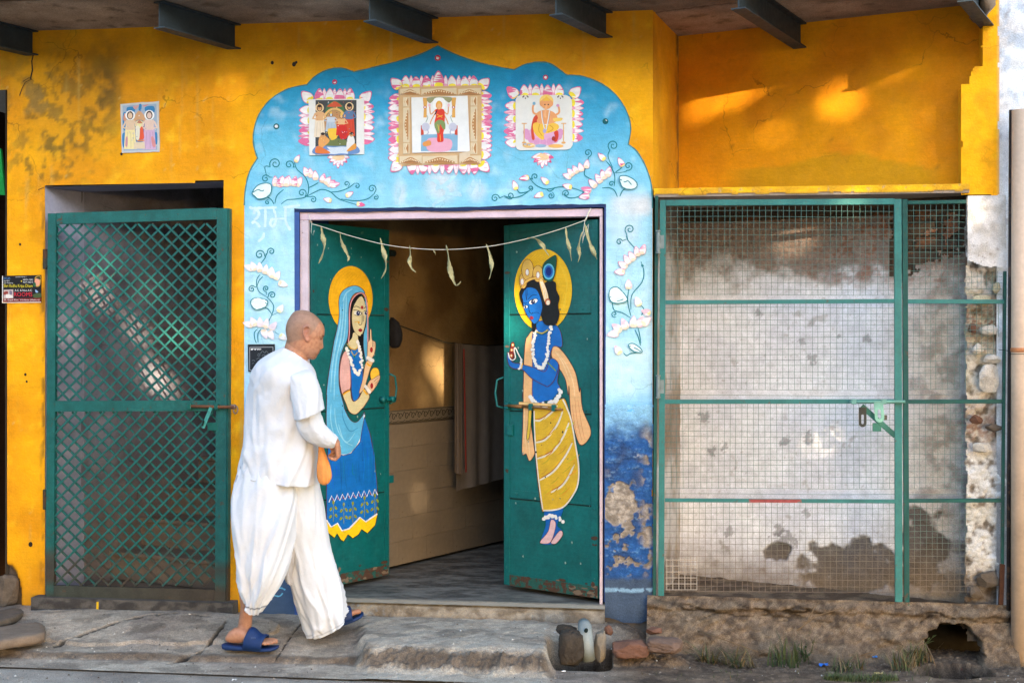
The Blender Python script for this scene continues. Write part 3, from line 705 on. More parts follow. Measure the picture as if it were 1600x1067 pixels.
for k in range(12):
    s0 = .70 + k * .066
    def ipx(s, z):
        q = istart + ID * s + ZV * z; x_, y_ = proj(q.x, q.y, q.z); return (float(x_), float(y_))
    ctr_ = ipx(s0, 1.06)
    ip.stroke([ipx(s0 + .022 * cos(t) * (1 - t / 9), 1.058 + .024 * sin(t) * (1 - t / 9)) for t in np.linspace(0, 7, 18)], 1.3, inkc, sm=False)
    ip.stroke([ipx(s0 + .022, 1.058), ipx(s0 + .04, 1.085), ipx(s0 + .06, 1.066)], 1.2, inkc)
    ip.stroke([ipx(s0 - .01, 1.03), ipx(s0 + .02, 1.028), ipx(s0 + .05, 1.036)], 1.0, inkc)
ip.stroke([ipx(.6, 1.023), ipx(1.6, 1.023)], 1.2, inkc, sm=False); ip.stroke([ipx(.6, 1.095), ipx(1.6, 1.095)], 1.2, inkc, sm=False)
ip.build('printed_pattern', M_ENAMEL, bt)

# stairwell behind the lattice gate
SW0 = Vector((GO[0] - .014, 0, 0)) + UV * TH
def swall_fn(px, py, a, b, P):
    n1 = fbm(a * 3, b * 3, 4, 111); n2 = fbm(a * 12, b * 12, 4, 112)
    c = mixc(A(172, 172, 190, .66), A(146, 144, 158, .58), ss(.35, .65, n1)); c = mixc(c, A(140, 120, 104, .6), ss(.95, .4, b + .5 * (n1 - .5)) * .7)
    c = mixc(c, A(120, 100, 80, .5), ss(.6, .7, n2) * .3); return .008 * (n1 - .5), c, None
relief('stairwell_wall', SW0 - UV * .02, UV, (0, 0, 1), VV, 2.6, 3.2, .025, swall_fn, M_WALL, B)
sr = Vector((GO[1] + .06, .29, 0))
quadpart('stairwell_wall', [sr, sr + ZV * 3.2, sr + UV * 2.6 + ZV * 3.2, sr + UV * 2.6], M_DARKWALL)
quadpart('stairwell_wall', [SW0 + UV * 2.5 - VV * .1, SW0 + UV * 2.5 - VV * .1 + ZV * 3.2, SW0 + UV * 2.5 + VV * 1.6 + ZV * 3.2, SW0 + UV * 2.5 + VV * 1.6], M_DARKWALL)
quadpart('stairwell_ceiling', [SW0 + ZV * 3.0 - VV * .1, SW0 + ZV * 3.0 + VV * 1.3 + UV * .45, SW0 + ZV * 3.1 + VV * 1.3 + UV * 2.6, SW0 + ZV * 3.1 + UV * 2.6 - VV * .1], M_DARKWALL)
quadpart('stairwell_floor', [(GO[0] - .05, .0, .115), (GO[1] + .05, .0, .115), (GO[1] + .3, .7, .115), (GO[0] + .1, .7, .115)], M_STEP)
for k in range(9):
    p = SW0 + UV * (.22 + .26 * k + .13) + VV * .455 + ZV * (.10 + .165 * (k + .5) + .02)
    b = MB(); b.box(p, VV * .5, UV * .135, ZV * .0825); b.box(p + ZV * .072 - UV * .13, VV * .499, UV * .018, ZV * .0115)
    b.build('stair_step', M_STEP, B, bevel=.004)
def sill_fn(px, py, a, b, P):
    n2 = fbm(P[:, 0] * 12, b * 20, 4, 115); c = mixc(A(120, 114, 108, .5), A(84, 80, 78, .46), ss(.4, .62, n2)); c = mixc(c, A(134, 116, 96, .46), ss(.025, 0, b) * .6)
    c = mixc(c, A(235, 190, 20, .8), (np.abs(px - 153) < 1.6) & (py > 940) & (py < 957))
    return .006 * (n2 - .5), c, None
sx0, sx1 = W(60, 945).x, W(372, 945).x
relief('gate_sill_face', (sx0, -.085, .0), (1, 0, 0), (0, 0, 1), (0, -1, 0), sx1 - sx0, .112, .006, sill_fn, M_ROUGH, B)
wallbox('gate_sill', sx0, sx1, -.02, .112, -.083, .06, mat('sill_concrete', A(112, 106, 100, .48), rough=.9, var=.25, vscale=16, bump=.4))

# roof slab with its joint, and the steel joists
def slab_fn(px, py, a, b, P):
    X, Y = P[:, 0], P[:, 1]; n1 = fbm(X * 1.6, Y * 1.6, 4, 121); n2 = fbm(X * 8, Y * 8, 4, 122)
    c = mixc(A(196, 176, 158, .74), A(160, 140, 124, .66), ss(.35, .65, n1)); c = mixc(c, A(96, 80, 66, .45), ss(.62, .7, n2) * .5)
    q = (X * VV.x + Y * VV.y); r_ = (X * UV.x + Y * UV.y)
    j = ss(.012, .005, np.abs(r_ - (.02 + .22 * np.floor((q + 9.3) / 1.1) % 2 * .0 + .18 * fbm(q * 1.1, q * 0, 2, 5) - .15)))
    j2 = ss(.010, .004, np.abs(((q + .37) % 1.05) - .5)) * .0
    c = mixc(c, A(40, 32, 28, .4), np.clip(j + j2, 0, 1) * .9)
    return -.006 * (n1 - .5) - .01 * j, c, None
SLX0, SLX1 = -4.5, W(1534, 40).x
relief('roof_slab', (SLX0, -.66, 3.25), (1, 0, 0), (0, 1, 0), (0, 0, -1), SLX1 - SLX0, 1.6, .02, slab_fn, M_GROUND, B)
wallbox('roof_deck', SLX0, SLX1, 3.262, 3.36, -.66, 4.2, M_SLAB)
def ibeam(xw, yw, zb, L, h=.135, w=.072, t=.007):
    p = Vector((xw, yw, 0)) + UV * .06; q = p - UV * L; c = (p + q) / 2; hl = UV * ((p - q).length / 2)
    b = MB(); b.box(c + ZV * (zb + t / 2), hl, VV * w / 2, ZV * t / 2); b.box(c + ZV * (zb + h - t / 2), hl, VV * w / 2, ZV * t / 2); b.box(c + ZV * (zb + h / 2), hl * .999, VV * t / 2, ZV * (h / 2 - t))
    return b.build('steel_joist', M_BEAM, B)
for px_, py_, pl_ in ((50, 86, FRONT), (366, 70, FRONT), (674, 66, FRONT), (946, 62, FRONT), (1250, 72, REC), (1541, 50, FRONT)):
    q = pl_.pt(px_, py_); L = (q.y + .05 + .565) / UV.y
    ibeam(q.x, q.y, 3.112, L, h=3.248 - 3.112)
mb = MB(); mb.loft([[Vector((W(1530, 40).x + .02 * cos(t) * (1 + .3 * sin(5 * t)) * 2.2, -.25 + .16 * k, 3.2 + .05 * sin(t) * (1 + .2 * sin(3 * t)))) for t in np.linspace(0, 2 * pi, 14)[:-1]] for k in range(3)])
mb.build('mortar_lump', M_SLAB, B, smooth=True)
# ================================================================== painted arch round the doorway
ARCH = [(383, 962), (381.5, 700), (382, 321), (383.6, 296), (390, 269), (402.6, 247.5), (397, 228.5), (396.6, 207), (405, 179.5), (424, 155), (451.5, 139), (480, 133),
        (492, 120), (511, 110), (533, 107), (547, 109), (553.4, 113), (576.5, 107.5), (614.6, 98), (655, 86), (684, 72), (712.6, 86), (748, 98), (778, 105), (803.6, 109.5),
        (821, 101), (843, 97.5), (862, 101), (875.6, 110), (885, 117.6), (911, 120), (941, 132), (965, 152), (980, 177), (985.5, 201), (981.6, 226), (995, 237), (1009, 261), (1018, 291), (1019.5, 330), (1019.5, 640), (946.5, 640), (946, 322), (700, 328), (463, 331.5), (463, 962)]
def dens(P, step=4.0):
    out = []
    for a, b in zip(P, P[1:] + P[:1]):
        n = max(1, int(math.hypot(b[0] - a[0], b[1] - a[1]) / step))
        out += [(a[0] + (b[0] - a[0]) * k / n, a[1] + (b[1] - a[1]) * k / n) for k in range(n)]
    return out
curvy = []
for seg in ([(382, 321), (383.6, 296), (390, 269), (402.6, 247.5)], [(402.6, 247.5), (397, 228.5), (396.6, 207), (405, 179.5), (424, 155), (451.5, 139), (480, 133)], [(480, 133), (492, 120), (511, 110), (533, 107), (553.4, 113)],
            [(553.4, 113), (576.5, 107.5), (614.6, 98), (655, 86), (684, 72)], [(684, 72), (712.6, 86), (748, 98), (778, 105), (803.6, 109.5)], [(803.6, 109.5), (821, 101), (843, 97.5), (862, 101), (885, 117.6)],
            [(885, 117.6), (911, 120), (941, 132), (965, 152), (980, 177), (985.5, 201), (981.6, 226)], [(981.6, 226), (995, 237), (1009, 261), (1018, 291), (1019.5, 330)]):
    curvy += catmull(seg, False, 6)[:-1]
outline = [(383, 962), (381.5, 700)] + curvy + [(1019.5, 330), (1019.5, 650), (946.5, 650), (946, 322.5), (700, 327.5), (463, 331.5), (463, 962)]
outline = dens(outline, 5)
def in_poly(x, y, P):
    r = False; j = len(P) - 1
    for i in range(len(P)):
        if (P[i][1] > y) != (P[j][1] > y) and x < (P[j][0] - P[i][0]) * (y - P[i][1]) / (P[j][1] - P[i][1]) + P[i][0]: r = not r
        j = i
    return r
grid = [(x + (3.5 if (k % 2) else 0), y) for k, y in enumerate(np.arange(74, 962, 7.0)) for x in np.arange(384, 1020, 7.0)]
grid = [p for p in grid if in_poly(p[0], p[1], outline) and min((p[0] - q[0]) ** 2 + (p[1] - q[1]) ** 2 for q in outline) > 9]
nO = len(outline)
vs_, _, fs_, _, _, _ = delaunay_2d_cdt([Vector(p) for p in outline + grid], [(i, (i + 1) % nO) for i in range(nO)], [], 1, 1e-4)
PX = np.array([v[0] for v in vs_]); PY = np.array([v[1] for v in vs_])
stops = [(70, (18, 138, 184)), (120, (24, 144, 194)), (165, (52, 160, 206)), (215, (96, 184, 220)), (260, (126, 200, 228)), (320, (148, 210, 232)), (400, (172, 220, 236)), (560, (192, 228, 240)), (612, (186, 226, 244)), (640, (120, 190, 236)), (662, (60, 140, 215)), (720, (56, 112, 178)), (860, (62, 98, 142)), (905, (66, 92, 126)), (965, (60, 82, 112))]
ys = [s_[0] for s_ in stops]; cc = np.stack([np.interp(PY, ys, [lin(s_[1])[k] for s_ in stops]) for k in range(3)], 1)
q = [W(x, y) for x, y in zip(PX, PY)]; QX = np.array([v.x for v in q]); QZ = np.array([v.z for v in q])
n1 = fbm(QX * 3, QZ * 3, 4, 131); n2 = fbm(QX * 10, QZ * 14, 4, 132)
cc = mixc(cc, cc * .8 + np.array(A(235, 245, 250)) * .3, ss(.52, .74, n2) * ss(110, 170, PY) * ss(660, 600, PY))
cc = mixc(cc, cc * np.array([.6, .86, .98]), ss(.52, .7, n1) * .6)
for (x, y, rx, ry, v) in ((625, 300, 10, 20, .6), (690, 292, 26, 22, .7), (745, 300, 14, 18, .5), (985, 320, 30, 18, .85), (1005, 322, 16, 16, .9), (975, 345, 30, 40, .45), (420, 345, 40, 22, .25), (600, 110, 30, 18, .0)):
    m = np.exp(-(((PX - x) / rx) ** 2 + ((PY - y) / ry) ** 2) ** 2) * (.6 + .8 * n2); cc = mixc(cc, A(236, 238, 240), np.clip(m * v, 0, 1))
cc = cc * .88
me = npmesh('painted_arch', [(a, -1 * (float(h) + .0009), c) for a, h, c in zip(QX, hwall(QX, QZ), QZ)], [tuple(f) for f in fs_], cc, True)
for p_ in me.polygons:
    pass
bm = bmesh.new(); bm.from_mesh(me)
for f in bm.faces:
    if f.normal.y > 0: f.normal_flip()
bm.to_mesh(me); bm.free()
arch = link('painted_arch', me, M_PAINT, B)

mp = Paint(FRONT, .0016, .00003, hwall)
WHT, PNK, YEL, TEA = A(242, 238, 240), A(226, 112, 158), A(246, 226, 60), A(6, 124, 138)
PPK = A(240, 190, 208)
# thin paler line along the arch edge, green-grey on the yellow side
mp.stroke(curvy, 2.0, A(70, 130, 130), sm=False, jit=.6)
# blue edge round the door opening
mp.stroke([(463.5, 960), (464.5, 500), (464, 332)], 7.5, A(58, 92, 160, .75), sm=False, jit=.3)
mp.stroke([(460, 329), (560, 328.5), (650, 326.5), (700, 327.5), (800, 324), (880, 322.5), (947, 321.5)], 5.5, A(20, 46, 96, .7), jit=.5)
mp.stroke([(945.6, 322), (945.2, 650), (945, 940)], 2.4, A(40, 70, 140, .7), sm=False, jit=.9)
def petal(cx, cy, an, L, Wd, tip=PNK, base=YEL, body=WHT):
    """one lotus petal pointing along an, base at cx, cy"""
    c, s = cos(an), sin(an)
    def T(u, v): return (cx + u * c - v * s, cy + u * s + v * c)
    out = [T(0, -Wd * .36), T(L * .35, -Wd * .5), T(L * .75, -Wd * .3), T(L, 0), T(L * .75, Wd * .3), T(L * .35, Wd * .5), T(0, Wd * .36)]
    mp.poly(out, tip, True, 3)
    k = .92
    mp.poly([T(.02 * L, -Wd * .33 * k), T(L * .35, -Wd * .5 * k), T(L * .68, -Wd * .3 * k), T(L * .91, 0), T(L * .68, Wd * .3 * k), T(L * .35, Wd * .5 * k), T(.02 * L, Wd * .33 * k)], body, True, 3)
    mp.poly([T(.0, -Wd * .30), T(L * .2, -Wd * .36), T(L * .3, 0), T(L * .2, Wd * .36), T(0, Wd * .30)], base, True, 3)
def petal_frame(x0, y0, x1, y1, top, left, right, bottom=(), L=19, Wd=15, big=None):
    def row(items, fixed, an, horiz):
        sm_ = sorted(items)
        for a, b in zip(sm_[:-1], sm_[1:]):
            m = (a + b) / 2; p = (m, fixed) if horiz else (fixed, m)
            petal(p[0], p[1], an, L * 1.04, Wd * .55, A(228, 140, 172), A(236, 170, 192), A(246, 230, 236))
        for a in items:
            p = (a, fixed) if horiz else (fixed, a); k = 1.45 if (big and a == big) else 1 + (random.random() - .5) * .12
            petal(p[0], p[1], an + (random.random() - .5) * .16, L * k, Wd * (1.2 if k > 1.3 else 1))
    row(left, x0 + 2, pi, False); row(right, x1 - 2, 0, False); row(top, y0 + 2, -pi / 2, True)
    if bottom: row(bottom, y1 - 2, pi / 2, True)
    for (x, y, a) in ((x0, y0, -pi * .75), (x1, y0, -pi * .25)) + (((x0, y1, pi * .75), (x1, y1, pi * .25)) if bottom else ()):
        petal(x - 3 * cos(a), y - 3 * sin(a), a, L * 1.1, Wd * 1.15)
mp.build('edge_line_pattern', M_ENAMEL, arch); mp = Paint(FRONT, .002, .00003, hwall)
petal_frame(484, 156, 568, 241, (499, 515, 531, 547), (173, 189, 205, 221), (167, 183, 200, 219))
mp.build('lotus_petal_pattern', M_ENAMEL, arch); mp = Paint(FRONT, .002, .00003, hwall)
petal_frame(623, 135, 753, 257, (634, 651, 667, 686, 707, 727, 741), (154, 169, 185, 202, 218, 234, 247), (150, 168, 183, 198, 213, 228, 242), (644, 662, 681, 702, 724, 742), L=18, Wd=15, big=686)
mp.build('lotus_petal_pattern', M_ENAMEL, arch); mp = Paint(FRONT, .002, .00003, hwall)
petal_frame(805, 149, 895, 236, (820, 837, 856, 874), (166, 186, 206, 224), (161, 178, 195, 215))
mp.build('lotus_petal_pattern', M_ENAMEL, arch); mp = Routed(lambda x, y: x < 620, FRONT, .002, .00003, hwall)
for cx in (529, 848):
    for a in (12, 40, 68, 92, 116, 142, 168): petal(cx, 243, radians(a), 18 if a != 92 else 21, 9, A(222, 92, 140), A(245, 200, 120))
    mp.ell(cx, 246, 10, 5, A(245, 205, 160))
mp.build('half_lotus_pattern', M_ENAMEL, arch); mp = Routed(lambda x, y: (round(x / 60), y > 150), FRONT, .002, .00003, hwall)
mp.ell(684, 91, 4.6, 4.6, A(196, 40, 70)); mp.ell(684, 91, 2.4, 2.4, WHT)
for x, y in ((523, 128.5), (852.5, 121.5)): mp.ell(x, y, 4, 4, A(196, 60, 100)); mp.ell(x, y, 2.2, 2.2, WHT)
for x, y in ((432, 198), (946, 190)): mp.ell(x, y, 4.6, 4.6, A(0, 96, 100)); mp.ell(x, y, 2.6, 2.6, WHT)
mp.build('dot_pattern', M_ENAMEL, arch); mp = Routed(lambda x, y: (x < 620, y < 345), FRONT, .002, .00003, hwall)
# vines
def ZL_(ox, oy, s): return lambda pts: [(ox + x / s, oy + y / s) for x, y in pts]
za = ZL_(370, 60, 3.68); zb = ZL_(680, 60, 3.68); zc = ZL_(380, 380, 5.933); zd = ZL_(930, 310, 3.046)
def vine(pts, w=2.0): mp.stroke(pts, w * .82, TEA, taper=.45)
def sp(z, x, y, r, a0, t, tail=None, s=3.68): 
    c = z([(x, y)])[0]; mp.spiral(c[0], c[1], r / s, a0, t, 1.6, TEA, z(tail) if tail else None)
for l in ([(255, 955), (290, 930), (340, 925), (400, 910), (414, 860), (395, 800), (345, 752), (330, 700)], [(410, 862), (440, 848), (470, 830)], [(400, 912), (440, 890), (490, 870), (540, 885), (590, 925), (690, 958)], [(540, 885), (590, 880), (640, 862), (680, 832)],
          [(600, 925), (680, 935), (750, 925), (795, 890)], [(220, 950), (232, 905), (270, 870)], [(215, 955), (200, 930), (170, 908)]): vine(za(l))
sp(za, 302, 728, 27, .6, -1.4, [(335, 740)]); sp(za, 632, 838, 18, 1.2, -1.3); sp(za, 692, 850, 17, -2.2, 1.2); sp(za, 778, 866, 26, 1.0, -1.5, [(795, 890)]); sp(za, 800, 915, 16, -1.4, 1.3)
sp(za, 222, 722, 34, 2.6, 1.6, [(175, 800), (162, 740)]); sp(za, 166, 808, 24, -.4, -1.4, [(205, 800)]); sp(za, 376, 890, 26, .9, -1.4, [(405, 905)]); sp(za, 440, 928, 20, -2.2, 1.4, [(405, 912)]); sp(za, 178, 944, 15, -.8, -1.3)
for l in ([(395, 905), (440, 918), (500, 905), (560, 862)], [(540, 800), (580, 845), (640, 868), (720, 855), (790, 862), (855, 885)], [(855, 885), (820, 912), (770, 918), (735, 895)], [(640, 868), (660, 880), (690, 860)], [(875, 712), (860, 760), (862, 790), (900, 812)], [(1048, 912), (1030, 875), (1000, 860), (960, 862)], [(1062, 910), (1075, 880), (1095, 862)],
          [(1030, 850), (1032, 790), (1010, 740), (980, 704)], [(1032, 775), (1060, 755), (1075, 742)], [(470, 868), (490, 890), (540, 880)]): vine(zb(l))
sp(zb, 345, 920, 25, 0, -1.5, [(395, 908)]); sp(zb, 432, 905, 22, 2.4, -1.4, [(398, 912)]); sp(zb, 548, 862, 16, 1.4, -1.3); sp(zb, 574, 796, 20, 2.2, 1.3, [(545, 805)]); sp(zb, 666, 905, 20, -1.2, 1.5); sp(zb, 752, 893, 22, 2.6, 1.4); sp(zb, 878, 660, 24, 1.4, -1.5, [(876, 712)]); sp(zb, 1024, 618, 32, 2.2, 1.6, [(1020, 745), (994, 680)]); sp(zb, 1110, 735, 26, 1.8, -1.5, [(1040, 775), (1085, 770)]); sp(zb, 1014, 838, 18, .6, -1.3)
for l in ([(165, 190), (205, 135), (215, 95)], [(160, 290), (130, 330), (125, 390), (150, 450), (215, 495)], [(185, 310), (150, 345), (130, 395)], [(215, 495), (260, 540), (284, 590), (268, 660), (230, 735)], [(268, 660), (230, 610), (190, 595)], [(268, 668), (320, 645)], [(135, 795), (105, 830), (110, 890), (125, 925)], [(168, 795), (138, 840), (140, 920)], [(295, 822), (330, 845)]): vine(zc(l), 1.7)
sp(zc, 155, 108, 46, .2, -1.5, [(210, 130)], 5.933); sp(zc, 262, 78, 36, 2.9, 1.4, [(212, 120)], 5.933); sp(zc, 82, 425, 34, -.6, -1.5, [(135, 400)], 5.933); sp(zc, 214, 420, 30, 1.5, 1.5, [(215, 480)], 5.933); sp(zc, 270, 482, 36, 2.8, 1.5, [(225, 500)], 5.933)
for l in ([(190, 238), (160, 205), (148, 180)], [(218, 300), (232, 350), (222, 400), (175, 460), (170, 530)], [(160, 430), (155, 490), (170, 560)], [(80, 490), (90, 530), (130, 545), (168, 568)], [(190, 625), (205, 660), (216, 700)], [(220, 510), (232, 530), (220, 556)], [(205, 620), (212, 650), (218, 690)], [(135, 735), (150, 748), (170, 738), (215, 732)]): vine(zd(l), 1.8)
sp(zd, 165, 148, 24, 2.4, 1.5, [(155, 195)], 3.046); sp(zd, 115, 208, 16, -.4, -1.3, [(150, 195)], 3.046); sp(zd, 92, 550, 16, 1.0, 1.3, None, 3.046); sp(zd, 225, 318, 7, 0, 1, None, 3.046)
def lotus(z, pts, s, sz=1.0, tip=A(232, 130, 170), rot=0):
    for x, y, a in pts:
        c = z([(x, y)])[0]; petal(c[0], c[1], radians(a), 13 * sz, 8.6 * sz, tip, A(246, 222, 190), A(250, 240, 242))
lotus(za, [(225, 850, -95), (245, 855, -80), (345, 850, -60), (325, 850, -75), (268, 850, -95), (300, 848, -90), (285, 852, -85)], 3.68, 1.25)
lotus(za, [(410, 790, -115), (430, 800, -100), (540, 845, -10), (520, 845, -30), (455, 815, -95), (490, 830, -75), (510, 840, -55)], 3.68, 1.15)
for x, y, a in ((338, 712, -60), (545, 935, -165), (630, 908, -30), (692, 952, 10)):
    c = za([(x, y)])[0]; petal(c[0], c[1], radians(a), 13, 8, A(228, 100, 150), A(248, 235, 170))
lotus(zb, [(782, 800, 200), (795, 790, 230), (820, 775, 235), (845, 765, 250), (868, 748, 280)], 3.68, 1.1); lotus(zb, [(885, 905, 170), (895, 880, 200), (925, 855, 225), (955, 830, 235), (975, 810, 250), (990, 795, 285)], 3.68, 1.25)
for x, y, a in ((538, 800, 170), (468, 870, 250), (650, 835, 220), (785, 858, 195), (620, 895, 160), (975, 700, 225), (1080, 735, 240)):
    c = zb([(x, y)])[0]; petal(c[0], c[1], radians(a), 15, 9, A(224, 84, 140), A(248, 238, 130))
FNT = A(246, 232, 232)
lotus(zc, [(95, 240, 200), (120, 250, 240), (160, 265, -95), (205, 285, -80), (250, 305, -75), (300, 335, -60), (335, 365, 20), (270, 320, -85)], 5.933, 1.15, A(244, 222, 226))
lotus(zc, [(90, 760, 195), (120, 765, 240), (165, 775, -95), (205, 785, -75), (255, 800, -50), (240, 815, 60), (190, 800, 70)], 5.933, 1.2, A(244, 224, 228))
for x, y, a in ((330, 635, -55), (345, 850, 35)):
    c = zc([(x, y)])[0]; petal(c[0], c[1], radians(a), 13, 10, A(244, 232, 226), A(248, 240, 180))
lotus(zd, [(140, 350, 180), (150, 330, 215), (165, 310, 235), (185, 295, 240), (205, 275, 255), (220, 265, 290)], 3.046, 1.25, A(236, 150, 180)); lotus(zd, [(110, 640, 170), (125, 630, 215), (150, 620, 245), (180, 612, -85), (205, 610, -65), (225, 600, -40)], 3.046, 1.4, A(244, 200, 212))
for x, y, a in ((160, 430, -92), (212, 510, -115), (262, 548, 200), (120, 738, 235)):
    c = zd([(x, y)])[0]; petal(c[0], c[1], radians(a), 15, 11, A(244, 200, 212), A(248, 236, 170))
def pod(z, pts, mid):
    mp.shape(z(pts), A(226, 244, 242), TEA, 1.5); mp.stroke(z(mid), 1.4, TEA); 
pod(za, [(92, 890), (120, 850), (160, 835), (198, 842), (200, 885), (175, 915), (130, 925), (105, 908)], [(96, 888), (125, 872), (150, 880), (175, 862), (200, 870)])
pod(zb, [(1060, 800), (1095, 792), (1140, 812), (1162, 840), (1150, 862), (1110, 868), (1075, 852)], [(1064, 812), (1090, 828), (1110, 822), (1135, 848), (1158, 842)])
pod(zc, [(75, 540), (110, 510), (165, 510), (228, 535), (222, 575), (180, 605), (125, 615), (90, 590)], [(80, 550), (110, 542), (150, 556), (190, 545), (230, 566)])
pod(zd, [(66, 460), (78, 428), (110, 425), (150, 470), (148, 490), (110, 500), (78, 492)], [(72, 470), (95, 470), (105, 488), (135, 480)])
pod(zd, [(158, 700), (180, 690), (215, 712), (222, 732), (185, 728)], [(162, 702), (190, 712), (218, 728)])
mp.build('lotus_vine_pattern', M_ENAMEL, arch); mp = Routed(lambda x, y: 0 if x < 500 else (1 if x < 640 else (2 if x < 730 else 3)), FRONT, .0022, .00003, hwall)
# chalky white letters over the vines at the left
LT = A(206, 232, 240, .88)
zl = ZL_(380, 300, 10.67)
for l in ([(110, 245), (150, 275), (330, 270), (560, 262)], [(185, 370), (190, 320), (240, 312), (268, 370), (225, 440), (180, 470)], [(150, 530), (180, 500), (230, 520), (285, 590)], [(370, 275), (372, 420), (366, 590)], [(505, 275), (540, 390), (545, 500), (500, 580), (455, 530), (480, 460), (545, 455)], [(560, 448), (700, 448)], [(670, 260), (800, 250), (950, 225)], [(708, 262), (708, 460), (730, 540), (790, 640)], [(350, 680), (330, 760), (250, 830)]):
    mp.stroke(zl(l), 4.0, LT, taper=.2, jit=.5)
zm = ZL_(590, 260, 6.957)
for l in ([(520, 150), (620, 155), (660, 200), (640, 260)], [(640, 240), (740, 200), (830, 110), (870, 70)], [(700, 230), (760, 260), (740, 330), (640, 390), (600, 430)], [(740, 310), (880, 300), (900, 330)], [(240, 230), (230, 300), (200, 420)], [(1045, 150), (1035, 240), (1000, 300)], [(1115, 140), (1112, 280)]):
    mp.stroke(zm(l), 6.0, A(178, 218, 234, .88), taper=.5, jit=.7)
mp.build('lettering', M_ENAMEL, arch); mp = Paint(FRONT, .0022, .00003, hwall)
# light scuff strokes on the dark blue foot of the left post
for l in ([(428, 922), (438, 918), (446, 921)], [(424, 928), (436, 931), (442, 926)], [(394, 961), (420, 961.5), (444, 960)]): mp.stroke(l, 2.2, A(110, 190, 225), jit=.6)
# cracks and holes in the yellow paint
ck = A(60, 42, 20, .4)
mp.stroke([(53, 84), (50, 96), (51, 110), (48, 124)], 1.3, ck, jit=1.4, sm=False); mp.stroke([(50, 124), (40, 129), (35, 138), (31, 150)], .9, ck, jit=1.5, sm=False)
for l in ([(36, 128), (46, 122), (54, 128)], [(72, 292), (60, 297)]): mp.stroke(l, .8, ck, jit=1.2, sm=False)
for x, y, r in ((425.5, 98.5, 2.6), (459.5, 101, 3.2), (463, 98, 2), (96 * .3 + 3, 382, 1.8), (40, 585, 2), (42, 596, 1.6), (48, 850, 3.4), (190, 241, 2)): mp.ell(x, y, r, r * 1.2, ck if y > 90 and x != 190 else ck, n=8)
mp.build('crack_and_scuff_marks', M_ENAMEL, B)['kind'] = 'stuff'

